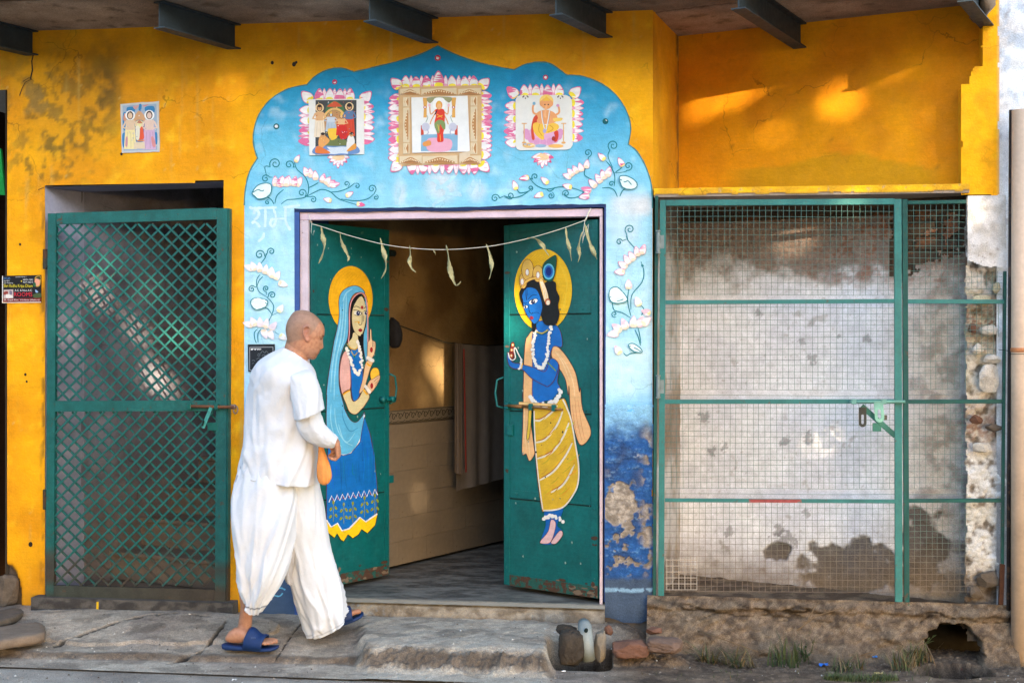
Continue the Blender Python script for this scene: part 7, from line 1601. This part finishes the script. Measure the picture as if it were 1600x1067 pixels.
for a in ([(395, 265), (392, 290), (410, 296), (425, 270)], [(430, 265), (432, 294)], [(455, 270), (452, 292), (472, 290)], [(490, 265), (490, 296)]): p.stroke(TN(a), .7, A(214, 214, 214))
GR = A(110, 114, 118)
for a in ([(400, 440), (430, 400), (470, 430), (440, 470), (400, 450)], [(480, 400), (540, 330), (600, 380), (640, 330), (700, 400), (640, 440)], [(520, 470), (560, 430), (600, 470), (570, 510), (530, 500)], [(370, 560), (430, 520), (480, 560), (450, 620), (390, 610)], [(380, 700), (420, 650), (500, 600)], [(590, 430), (640, 470), (620, 520)], [(240, 600), (290, 580), (330, 610)], [(245, 680), (290, 660)], [(500, 560), (540, 590), (600, 560)], [(450, 720), (520, 690), (560, 740), (500, 780)]): p.stroke(TN(a), .8, GR)
p.build('engraved_pattern', M_PRINT, o)

# ================================================================== leaf garland across the doorway
GAR = thing('leaf_garland', 'string of dried twisted leaves hung across the top of the doorway', 'garland', tuple(W(700, 388, -.03)))
GYY = -.028
strp = [(487, 350), (505, 355), (545, 368), (600, 382), (650, 388.5), (702, 390), (765, 385), (820, 374), (870, 360), (915, 344)]
sp_ = [W(x, y, GYY) for x, y in catmull(strp, False, 6)]
b = MB(); b.tube(sp_, .0021, 6); b.tube([W(487, 350, GYY), W(484, 340, -.01), W(482, 334, .0)], .0018, 6); b.tube([W(915, 344, GYY), W(919, 334, -.01), W(923, 326, .0)], .004, 6); b.tube([W(x, y, GYY) for x, y in ((914, 344), (911, 365), (910, 380), (912, 370), (916, 356), (920, 350), (918, 362), (912, 370))], .0016, 5); b.tube([W(x, y, GYY) for x, y in ((487, 350), (486, 362), (489, 368), (491, 360))], .0014, 5)
b.build('string', mat('white_cord', A(226, 222, 206, .8), rough=.8, var=.1), GAR, smooth=True)
M_DRY = mat('dried_leaf', A(196, 188, 140, .72), rough=.75, var=.3, vscale=28, bump=.4, bscale=60)
def dry_leaf(pts, w, seed):
    r_ = random.Random(seed); P_ = catmull(pts, False, 6); m = len(P_); b = MB(); rows = []
    for i, (x, y) in enumerate(P_):
        s = i / (m - 1); ww = .78 * w * (.12 + sin(pi * min(1, s * 1.05)) ** .8) * (.8 + .4 * r_.random()); tw = 1.7 * sin(s * 6 + seed) ; p_ = W(x, y, GYY - .002 + .006 * sin(s * 7 + seed)); j = [W(x + 1, y, GYY).x - W(x, y, GYY).x][0]
        row = []
        for k in range(5):
            u = (k - 2) / 2; row.append(p_ + Vector((u * ww * j * cos(tw * .7), u * ww * j * sin(tw) * .8 - (1 - u * u) * ww * j * .35, (r_.random() - .5) * .003)))
        rows.append(row)
    vs = [q for r in rows for q in r]; b.add(vs, [(i * 5 + k, i * 5 + k + 1, (i + 1) * 5 + k + 1, (i + 1) * 5 + k) for i in range(m - 1) for k in range(4)])
    o = b.build('leaf', M_DRY, GAR, smooth=True); q = o.modifiers.new('t', 'SOLIDIFY'); q.thickness = .0012
for i, (pts, w) in enumerate((([(502, 354), (504, 368), (507, 384), (504, 398), (498, 412)], 4.6), ([(531, 362), (533, 376), (540, 392), (545, 402), (543, 409)], 4.0), ([(594, 372), (598, 388), (602, 404), (603, 420), (596, 435)], 4.4), ([(640, 384), (641, 398), (640, 410), (644, 420), (650, 426)], 4.2), ([(677, 390), (679, 394), (681, 399)], 1.4), ([(697, 383), (700, 398), (702, 415), (706, 432), (713, 446), (720, 440)], 5.0), ([(760, 382), (765, 396), (768, 412), (767, 426), (764, 437)], 4.6), ([(824, 372), (836, 373), (845, 380), (852, 391), (858, 400)], 5.0), ([(884, 356), (886, 372), (890, 390), (893, 408)], 4.2), ([(910, 362), (906, 374), (904, 388), (906, 400), (903, 410)], 3.6), ([(914, 350), (919, 372), (925, 388), (930, 400), (933, 405)], 5.2))): dry_leaf(pts, w, i * 3 + 1)

# ================================================================== things hung inside the doorway
def ipt(px, py, off=.0): return INT.pt(px, py, off)
LINE_T = thing('clothesline', 'thin dark cord sloping across the inner wall behind the doors', 'clothesline', tuple(ipt(628, 512, .03)))
b = MB(); b.tube([ipt(618, 508, .02), ipt(640, 518, .05), ipt(676, 535, .10), ipt(735, 540, .13), ipt(800, 535, .14)], .003, 6); b.build('cord', M_SEAM, LINE_T)
def hang(name, label, x0, x1, ytop, ybot0, ybot1, off, col, seed, m=None, nfold=7, amp=.018):
    t = thing(name, label, 'cloth', tuple(ipt((x0 + x1) / 2, (ybot0 + ybot1) / 2, off)), 'cloths on the inner clothesline'); b = MB(); nx, ny = 70, 40; vs = []
    for j in range(ny + 1):
        v = j / ny
        for i in range(nx + 1):
            u = i / nx; x = x0 + (x1 - x0) * u; yb = ybot0 + (ybot1 - ybot0) * u; yt = ytop(x) if callable(ytop) else ytop; y = yt + (yb - yt) * v
            o_ = off + amp * (.3 + .9 * v) * (sin(u * nfold * 2 * pi + 1.2 * sin(u * 9 + seed) + seed) * .6 + 1.4 * (float(fbm(u * 6, v * 1.2, 3, seed)) - .5)); vs.append(ipt(x, y, o_))
    b.add(vs, [(j * (nx + 1) + i, j * (nx + 1) + i + 1, (j + 1) * (nx + 1) + i + 1, (j + 1) * (nx + 1) + i) for j in range(ny) for i in range(nx)])
    o = b.build('drape', m or mat(name + '_cloth', col, rough=.92, var=.1, vscale=14, bump=.2, bscale=120), t, smooth=True); return t
tl_ = lambda x: np.interp(x, [676, 735, 800], [536, 541, 536])
hang('hanging_cloth', 'long grey brown cloth drying on the line in the doorway gloom', 684, 800, tl_, 765, 735, .14, A(150, 136, 124, .55), 3, nfold=4, amp=.012)
hang('hanging_towel', 'narrow pale towel with a red edge hanging first on the line', 674, 686, tl_, 735, 740, .175, A(140, 120, 104, .42), 8, nfold=2, amp=.01)
b = MB(); b.bar(ipt(684, 545, .20), ipt(687.5, 735, .20), .012, .004, VV); b.build('red_edge', ink('red_thread', A(150, 50, 40)), bpy.data.objects['hanging_towel'])
HB = thing('hanging_bag', 'black cloth bag hanging on the inner wall by the left leaf', 'bag', tuple(ipt(617, 543, .05)))
rg_, _ = rings_of([(611, 496, 614, 496, .80, .01), (608, 502, 622, 503, .80, .03), (606, 515, 627, 514, .80, .04), (607, 530, 628, 529, .80, .04), (610, 541, 624, 541, .80, .03), (613, 544, 618, 544, .80, .008)], zi, n=5, seg=28, ex=2.2, fold=foldf(.01, 41, 2, 2))
b = MB(); b.loft(rg_); b.build('sack', mat('black_cloth', A(24, 22, 24), rough=.9, var=.2), HB, smooth=True)

# ================================================================== street edge: slabs, stones, drain, weeds, litter
def rock(name, c, r, seed, m, label=None, cat_='stone', group=None, parent=None, sq=2.6):
    bm = bmesh.new(); bmesh.ops.create_icosphere(bm, subdivisions=4, radius=1); rs = random.Random(seed); ox, oy = rs.random() * 50, rs.random() * 50
    V_ = np.array([v.co[:] for v in bm.verts]); k = (np.abs(V_) ** sq).sum(1) ** (-1 / sq); V_ = V_ * k[:, None]; d = 1 + .22 * (fbm(V_[:, 0] * 1.6 + ox + V_[:, 2], V_[:, 1] * 1.6 + oy - V_[:, 2] * .7, 4, seed) - .5) + .16 * (fbm(V_[:, 0] * 9 + V_[:, 2] * 7, V_[:, 1] * 9 + oy - V_[:, 2] * 5, 3, seed + 2) - .5) + .14 * (fbm(V_[:, 0] * 5 + V_[:, 2] * 4, V_[:, 1] * 5 + oy, 3, seed + 1) - .5)
    V_ = V_ * (.55 + .45 * d[:, None])
    for _ in range(14):
        nn_ = np.array([rs.gauss(0, 1) for _ in range(3)]); nn_ /= np.linalg.norm(nn_); dd_ = rs.uniform(.62, .92) if sq < 3.5 else rs.uniform(.95, 1.25); e_ = np.maximum(0, V_ @ nn_ - dd_); V_ = V_ - e_[:, None] * nn_
    V_ = V_ * (1 + .35 * (d[:, None] - 1)); V_ = V_ * np.array(r); a = rs.uniform(-.2, .2)
    for v, q in zip(bm.verts, V_): v.co = Vector((q[0] * cos(a) - q[1] * sin(a), q[0] * sin(a) + q[1] * cos(a), q[2])) + Vector(c)
    me_ = bpy.data.meshes.new(name); bm.to_mesh(me_); bm.free(); o = link(name, me_, m, parent)
    if label: tag(o, label, cat_, group)
    return o
M_STN = mat('grey_stone', A(138, 122, 106, .48), rough=.95, var=.3, vscale=20, bump=.6, bscale=60); M_STD = mat('dark_stone', A(96, 84, 72, .42), rough=.95, var=.35, vscale=20, bump=.7, bscale=60); M_STL = mat('pale_stone', A(188, 170, 146, .52), rough=.95, var=.2, vscale=20, bump=.4, bscale=60)
M_RBR = mat('worn_red_brick', A(150, 106, 86, .5), rough=.95, var=.3, vscale=24, bump=.6, bscale=80)
PLM = mat('white_mortar', A(226, 218, 208, .74), rough=.95, var=.3, vscale=18, bump=.8, bscale=80, speck=.15); YLM = mat('yellowed_mortar', A(206, 196, 166, .7), rough=.95, var=.3, vscale=18, bump=.8, bscale=80, speck=.15)
def slab(name, label, pts, z, th, m):
    P_ = catmull(pts, True, 5); b = MB(); rs = random.Random(len(label)); rings = []
    P3 = [G(x, y, z) for x, y in P_]; c = sum(P3, Vector()) / len(P3)
    for zz, k in ((-th, .97), (-th * .6, 1.0), (-th * .15, 1.0), (0, .97), (.002, .8), (.003, .4)): rings.append([c + (p - c) * k + ZV * zz + Vector((rs.uniform(-1, 1), rs.uniform(-1, 1), rs.uniform(-1, 1))) * .003 for p in P3])
    b.loft(rings); return tag(b.build(name, m, smooth=True), label, 'stone')
slab('stone_slab', 'long pale stone slab with a rounded end lying by the left corner', [(-60, 992), (20, 975), (62, 972), (70, 980), (66, 990), (20, 998), (-60, 1012)], .055, .045, mat('pinkish_slab', A(170, 146, 124, .5), rough=.92, var=.25, vscale=12, bump=.4, bscale=70))
slab('stone_slab', 'dark flat slab wedged behind the pale slab by the corner', [(-60, 962), (0, 952), (30, 950), (34, 957), (0, 970), (-60, 982)], .075, .04, M_STN)
rock('kerb_stone', tuple(W(10, 925, -.02)), (.075, .06, .10), 5, M_STN, 'rough upright stone set against the foot of the left pier')
dz = -.10
rock('drain_stone', tuple(W(893, 1012, -.50)), (.062, .07, .085), 11, M_STD, 'dark square stone inside the open drain left of the pipe', sq=4)
rock('drain_stone', tuple(W(937, 1006, -.46)), (.032, .05, .085), 12, M_STL, 'tall pale stone inside the open drain right of the pipe')
rock('drain_stone', tuple(W(886, 984, -.42)), (.06, .05, .032), 13, M_STD, 'flat dark stone under the rim of the open drain', sq=3)
rock('drain_stone', tuple(W(951, 985, -.44)), (.022, .03, .028), 14, M_RBR, 'small reddish stone lodged at the right rim of the drain')
PVC = thing('drain_pipe', 'grey plastic elbow pipe with a dark hole in the open drain', 'pipe', tuple(W(915, 1030, -.48)))
b = MB(); b.tube([W(912, 974, -.40), W(914, 980, -.45), W(915, 992, -.50), W(917, 1010, -.50), W(920, 1030, -.49)], [.030, .034, .035, .034, .033], 18); b.build('elbow', mat('grey_pvc', A(166, 174, 172, .6), rough=.45, var=.15, vscale=14), PVC, smooth=True)
b = MB(); q = W(915.5, 985, -.535); b.tube([q, q + Vector((0, .02, 0))], .0095, 12); b.build('port', M_SEAM, PVC)
rock('brick_block', tuple(W(986, 1013, -.55)), (.088, .055, .040), 21, M_RBR, 'worn red brick bedded in the mound, left of its pair', 'brick', sq=5)
rock('brick_block', tuple(W(1038, 1008, -.53)), (.084, .055, .036), 22, mat('grey_brick', A(146, 118, 102, .48), rough=.95, var=.3, vscale=24, bump=.6, bscale=80), 'greyer worn brick bedded in the mound, right of its pair', 'brick', sq=5)
rock('brick_chip', tuple(W(1022, 985, -.42)), (.04, .03, .022), 23, M_RBR, 'broken brick chip lying on top of the mortar mound', 'brick')
# rubble left in the broken pier: lumps of mortar and brick ends
for k_, (x, y, r_, m_) in enumerate(((1546, 592, (.055, .03, .075), 'p'), (1549, 560, (.05, .03, .026), 'p'), (1528, 545, (.03, .03, .03), 'p'), (1520, 512, (.028, .03, .026), 'b'), (1546, 515, (.05, .03, .03), 'p'), (1534, 470, (.05, .03, .028), 'y'), (1556, 450, (.03, .03, .03), 'y'), (1524, 655, (.036, .03, .026), 'b'), (1552, 668, (.04, .03, .022), 's'), (1535, 700, (.05, .03, .03), 'p'), (1545, 905, (.06, .03, .05), 's'), (1524, 925, (.04, .03, .03), 's'))):
    rock('brick' if m_ == 'b' else 'mortar_lump', tuple(W(x, y, .01)), r_, 60 + k_, {'p': PLM, 'b': M_RBR, 'y': YLM, 's': M_STN}[m_], parent=B)
# weeds and grass
def gz(x, y):
    if x > BANKX and y > -.2: return -.06
    px_, py_ = proj(np.array([x]), np.array([y]), np.array([0.])); h_, _, _ = ground_height(px_, py_, None, None, np.array([[x, y, 0.]])); return float(h_[0])
rs = np.random.RandomState(11); BANKX = W(1030, 960).x
def tuft(name, label, spots_, nblade, L, spread, cols_, wid=.0035, kind=None, droop=.6):
    V_, F_, C_ = [], [], []
    for (px_, py_, r) in spots_:
        c = G(px_, py_, 0); 
        for _ in range(nblade):
            a = rs.rand() * 2 * pi; rr = r * sqrt(rs.rand()); x, y = c.x + rr * cos(a), c.y + rr * .6 * sin(a); z = gz(x, y) - .005; l = L * (.4 + .8 * rs.rand()); a2 = rs.rand() * 2 * pi; lean = spread * (.3 + rs.rand()); w = wid * (.6 + .8 * rs.rand()); col = np.array(cols_[rs.randint(len(cols_))]) * (.7 + .6 * rs.rand()); o = len(V_); sd = Vector((-sin(a2), cos(a2), 0))
            for k in range(4):
                t = k / 3; p = Vector((x, y, z)) + Vector((cos(a2), sin(a2), 0)) * (lean * l * t ** 1.6) + ZV * (l * (t - droop * .35 * t * t * lean)); ww = w * (1 - t * .9)
                V_ += [tuple(p + sd * ww), tuple(p - sd * ww)]; C_ += [col, col]
            F_ += [(o + 2 * k, o + 2 * k + 1, o + 2 * k + 3, o + 2 * k + 2) for k in range(3)]
    me_ = npmesh(name, V_, F_, np.array(C_)); o = link(name, me_, M_GRASS); return tag(o, label, 'weeds' if kind is None else 'grass', None, kind)
M_GRASS = mat('grass_blade', None, rough=.7, var=0, bump=0)
GRN = [A(92, 104, 60, .5), A(112, 118, 70, .5), A(70, 90, 50, .5)]; DRY = [A(160, 136, 100, .55), A(132, 112, 80, .5), A(110, 110, 66, .5)]
tuft('weed_clump', 'tall thin green weeds growing against the bank under the mesh gate', [(1240, 1010, .10), (1262, 1004, .09), (1222, 1016, .08)], 38, .13, .6, GRN)
tuft('weed_clump', 'sparse mixed weeds sprouting in the gutter below the gate post', [(1330, 1020, .09), (1310, 1024, .07)], 40, .08, .8, GRN + DRY)
tuft('weed_clump', 'dry straggly weeds hanging beside the dark outfall hole', [(1425, 1016, .07), (1440, 1012, .06), (1410, 1022, .06)], 60, .11, .8, GRN + DRY + DRY)
tuft('weed_clump', 'dry yellowed weeds lying beside the broken bricks', [(1130, 1012, .09), (1160, 1018, .08), (1105, 1010, .05)], 50, .14, 1.2, DRY + GRN[:1], droop=1.2)
tuft('grass', None, [(1340, 1046, .10), (1365, 1047, .09), (1385, 1046, .06), (1320, 1047, .06), (1300, 1046, .04)], 190, .038, .8, GRN + [A(120, 140, 90, .5)], .002, 'stuff')
tuft('grass', None, [(1090, 1040, .3), (1200, 1040, .25), (1480, 1042, .25), (434, 964, .05)], 40, .03, .9, GRN + DRY, .002, 'stuff')
# a few broad leaves and dead stems among them
def sprig(label, px_, py_, n, L, col):
    t = thing('leafy_weed', label, 'weed', tuple(G(px_, py_, 0))); c = G(px_, py_, 0); c.z = gz(c.x, c.y); b = MB(); m_ = mat('weed_leaf', col, rough=.6, var=.25, vscale=30)
    for k in range(n):
        a = rs.rand() * 2 * pi; d = Vector((cos(a), sin(a) * .7, 1.2 + rs.rand())).normalized(); p0 = c; p1 = c + d * L * (.5 + .6 * rs.rand()); sb = MB(); sb.tube([p0, (p0 + p1) / 2 + Vector((0, 0, .01)), p1], .0016, 5); sb.build('stem', m_, t)
        for q_ in (.45, .75, 1):
            e = p0.lerp(p1, q_); dd = (d + Vector((rs.rand() - .5, rs.rand() - .5, -.2)) * 1.6).normalized(); s = dd.cross(ZV).normalized(); l = .028 * (.7 + .6 * rs.rand()); lb = MB(); lb.add([e, e + dd * l * .5 + s * l * .26 + ZV * .003, e + dd * l, e + dd * l * .5 - s * l * .26 + ZV * .003], [(0, 1, 2, 3)]); lb.build('leaf', m_, t)
    return t
sprig('low broad leaved green weed among the grass under the gate', 1258, 1010, 6, .10, A(72, 100, 56, .5)); sprig('broad leaved weed leaning by the dark outfall hole', 1436, 1004, 5, .10, A(104, 120, 74, .5))
M_STEM = mat('dry_stem', A(150, 122, 90, .5), rough=.9, var=.2)
for label, pts in (('long dry stem arching over the bank weeds', [(1245, 985, -.28), (1275, 962, -.22), (1320, 948, -.12)]), ('dead forked twig leaning on the earth bank', [(1262, 970, -.26), (1272, 950, -.18), (1282, 938, -.1)]), ('dry stalk curving down over the gutter edge', [(1418, 1000, -.42), (1405, 1020, -.5), (1420, 1042, -.52)]), ('dry twig lying across the mound of bricks', [(1090, 985, -.4), (1135, 1000, -.48), (1185, 1018, -.52)]), ('pale root end lying in the gutter litter', [(1345, 1024, -.5), (1358, 1019, -.5), (1370, 1020, -.5)]), ('thin stem hanging by the outfall hole', [(1446, 1004, -.4), (1456, 1024, -.48), (1462, 1040, -.5)])):
    b = MB(); b.tube([W(x, y, yy) for x, y, yy in pts], [.003, .0024, .0014], 6); tag(b.build('dry_twig', M_STEM, smooth=True), label, 'twig', 'dry twigs in the gutter')
def scrap(label, px_, py_, sz, col, seed):
    r_ = random.Random(seed); c = G(px_, py_, 0); c.z = gz(c.x, c.y) + .006; b = MB(); n_ = 5; vs = []
    for i in range(n_):
        for k in range(n_): vs.append(c + Vector(((i / 4 - .5) * sz * 1.4 + r_.uniform(-1, 1) * sz * .12, (k / 4 - .5) * sz + r_.uniform(-1, 1) * sz * .12, r_.uniform(0, 1) * sz * .5)))
    b.add(vs, [(i * n_ + k, i * n_ + k + 1, (i + 1) * n_ + k + 1, (i + 1) * n_ + k) for i in range(n_ - 1) for k in range(n_ - 1)]); tag(b.build('litter_scrap', mat('litter_plastic', col, rough=.4, var=.2, vscale=60)), label, 'litter', 'litter along the gutter')
for label, x, y, sz, col in (('crumpled bright blue wrapper in the weeds under the gate', 1287, 1017, .03, A(30, 110, 200)), ('tiny blue and yellow scrap on the gutter bank', 1367, 1010, .018, A(40, 120, 190)), ('crushed red wrapper among the dry weeds', 1404, 1018, .022, A(180, 40, 50)), ('yellowish leaf scrap lying in the gutter', 1373, 1030, .026, A(200, 170, 110)), ('blue plastic scrap in the dark outfall', 1506, 1023, .02, A(40, 110, 200)), ('red and white wrapper beside the brick mound', 1079, 1000, .03, A(214, 110, 90)), ('clear crumpled cup above the red wrapper', 1081, 984, .026, A(190, 180, 170)), ('tan dead leaf in the gutter below the gate', 1307, 1034, .026, A(180, 150, 110)), ('pale paper scrap stuck by the outfall weeds', 1447, 1020, .02, A(200, 196, 190)), ('small white paper bit on the road', 366, 1049, .014, A(230, 226, 220)), ('thin red wrapper strip on the road', 372, 1061, .02, A(170, 60, 60)), ('white chip lying on the doorway platform', 770, 982, .014, A(226, 222, 214)), ('yellow petal lying on the doorstep', 876, 954, .012, A(236, 190, 40)), ('white chip beside the drain rim', 881, 1036, .014, A(224, 220, 214))):
    scrap(label, x, y, sz, col, int(x))
# grit and small chips scattered on the pavement
V_, F_, C_ = [], [], []
for _ in range(900):
    px_ = rs.uniform(0, 1600); py_ = rs.uniform(965, 1060); c = G(px_, py_, 0); 
    if c.y > -.12: continue
    c.z = gz(c.x, c.y); r = .002 + .006 * rs.rand() ** 3; o = len(V_); col = np.array([A(176, 164, 150, .5), A(120, 104, 90, .45), A(220, 214, 206, .6), A(96, 84, 74, .4)][rs.randint(4)])
    for dx, dy, dz_ in ((1, 0, 0), (-.5, .8, 0), (-.5, -.8, 0), (.1, 0, .9)): V_.append((c.x + dx * r * (.7 + .6 * rs.rand()), c.y + dy * r, c.z + dz_ * r)); C_.append(col)
    F_ += [(o, o + 1, o + 3), (o + 1, o + 2, o + 3), (o + 2, o, o + 3)]
tag(link('gravel', npmesh('gravel', V_, F_, np.array(C_)), M_GRASS), kind='stuff')
# ================================================================== street tree across the road: its crown shades the front, sun comes through the gaps
def make_tree():
    t = thing('street_tree', 'tall leafy street tree standing across the road opposite the building', 'tree', (0, 0, 0))
    cen = Vector((-1.0, 0, 1.35)) + SUNV * 17.5
    root = Vector((cen.x + .3, cen.y, ROAD_Z - .03)); t.location = root
    b = MB(); top = cen + Vector((-.2, 0, .6)); pts = []
    for k in range(9):
        f = k / 8; p = root.lerp(top, f) + Vector((.18 * sin(5 * f), .15 * cos(4 * f) - .15, 0)); pts.append(p)
    b.tube(pts, [.34 * (1 - .75 * k / 8) + .05 for k in range(9)], 12); b.build('trunk', mat('tree_bark', A(96, 78, 62, .5), rough=.95, var=.3, bump=.6, bscale=30), t, smooth=True)
    rs = np.random.RandomState(3)
    for k in range(12):
        f = .45 + .05 * k; p = root.lerp(top, min(f, .98)); an = k * 2.4; L = 2.6 - .08 * k
        d = Vector((cos(an), sin(an), .35 + .04 * k))
        b = MB(); b.tube([p, p + d * L * .5 + Vector((0, 0, .1)), p + d * L], [.09, .055, .02], 7); b.build('branch', bpy.data.materials['tree_bark'], t, smooth=True)
    # crown: leaves in many clumps, cut away along rays to chosen sun spots
    N = 46000
    u = Vector((0, 0, 1)).cross(SUNV).normalized(); w = SUNV.cross(u).normalized()
    pos = rs.normal(size=(N * 3, 3)); pos /= np.linalg.norm(pos, axis=1)[:, None]; pos *= (rs.rand(N * 3, 1) ** (1 / 3.))
    loc = np.stack([pos[:, 0] * 5.6, pos[:, 1] * 3.6, pos[:, 2] * 2.2], 1)
    P = np.array(cen) + loc[:, :1] * np.array(u) + loc[:, 1:2] * np.array(w) + loc[:, 2:] * np.array(SUNV)
    P = P[P[:, 2] > 1.9]
    d = fbm(P[:, 0] * .8 + P[:, 2] * .3, P[:, 1] * .8 + P[:, 2] * .7, 3, 9); P = P[d > .25][:N]
    spots = []
    def spot(px, py, pl, r): q = pl.pt(px, py) if isinstance(pl, Plane) else Vector(pl); spots.append((np.array(q), r))
    for px, py, r in ((1305, 160, .055), (1112, 158, .045), (1195, 138, .03), (1205, 216, .028), (1450, 195, .026), (1388, 112, .026)): spot(px, py, REC, r)
    for px, py, r in ((1530, 205, .02), (30, 515, .045), (36, 735, .026)): spot(px, py, FRONT, r)
    for px, py, r in ((668, 560, .06), (652, 622, .06), (700, 605, .07), (704, 555, .05), (652, 770, .05), (702, 775, .05), (622, 548, .045), (612, 860, .05)): spot(px, py, INT, r)
    st = Plane(SW0, VV)
    for px, py, r in ((156, 466, .06), (216, 518, .06), (240, 588, .06), (104, 512, .04), (275, 615, .04), (190, 600, .03)): spot(px, py, st, r)
    for px, py, r in ((1285, 690, .02), (1242, 372, .055), (1470, 358, .04)): spot(px, py, NB, r)
    Sv = np.array(SUNV); keep = np.ones(len(P), bool)
    for q, r in spots:
        e = P - q; al = e @ Sv; dd = np.linalg.norm(e - al[:, None] * Sv, axis=1); keep &= dd > r + .052
    P = P[keep]; n = len(P)
    a = rs.normal(size=(n, 3)); a /= np.linalg.norm(a, axis=1)[:, None]; c = np.cross(a, rs.normal(size=(n, 3))); c /= np.linalg.norm(c, axis=1)[:, None]
    L = (.11 + .05 * rs.rand(n))[:, None]; Wd = L * .52
    V = np.concatenate([P - a * L, P + c * Wd, P + a * L, P - c * Wd], 1).reshape(-1, 3)
    q = np.arange(n * 4, dtype=np.int32).reshape(-1, 4)
    cols = np.repeat(mixc(A(70, 110, 40, .6), A(110, 140, 60, .6), rs.rand(n)), 4, axis=0)
    o = link('crown', npmesh('crown', V, q, cols), mat('tree_leaf', None, rough=.6, var=0, bump=0), t); o['kind'] = 'stuff'
make_tree()

# the houses across the street, which close off the low sky
def opposite(name, label, x0, x1, y, h, col, seed):
    t = thing(name, label, 'house', ((x0 + x1) / 2, y, 0)); b = MB(); b.box(((x0 + x1) / 2, y - 2, h / 2 - .1), ((x1 - x0) / 2, 0, 0), (0, 2, 0), (0, 0, h / 2)); m_ = mat('house_paint', col, rough=.9, var=.15, vscale=2); b.build('wall', m_, t)
    b = MB(); b.box(((x0 + x1) / 2, y - 1.9, h - .02), ((x1 - x0) / 2 + .15, 0, 0), (0, 2.3, 0), (0, 0, .09)); b.build('roof', M_SLAB, t)
    k = 0; x = x0 + 1.2
    while x < x1 - 1:
        b = MB(); z = 1.1 if k % 2 else 1.6; b.box((x, y + .01, z), (.5, 0, 0), (0, .03, 0), (0, 0, 1.05 if k % 2 else .5)); b.build('door' if k % 2 else 'window', M_TEAL if k % 2 else M_SEAM, t); x += 2.3; k += 1
opposite('house', 'pale plastered house across the street, long and low', -26, -9.5, -13, 5.2, A(214, 200, 180, .6), 1)
opposite('house', 'ochre two storey house across the street', -9.3, 1.6, -13.4, 6.0, A(206, 176, 130, .6), 2)
opposite('house', 'white house across the street beyond the tree', 13.5, 28, -13.2, 5.6, A(220, 212, 204, .6), 3)
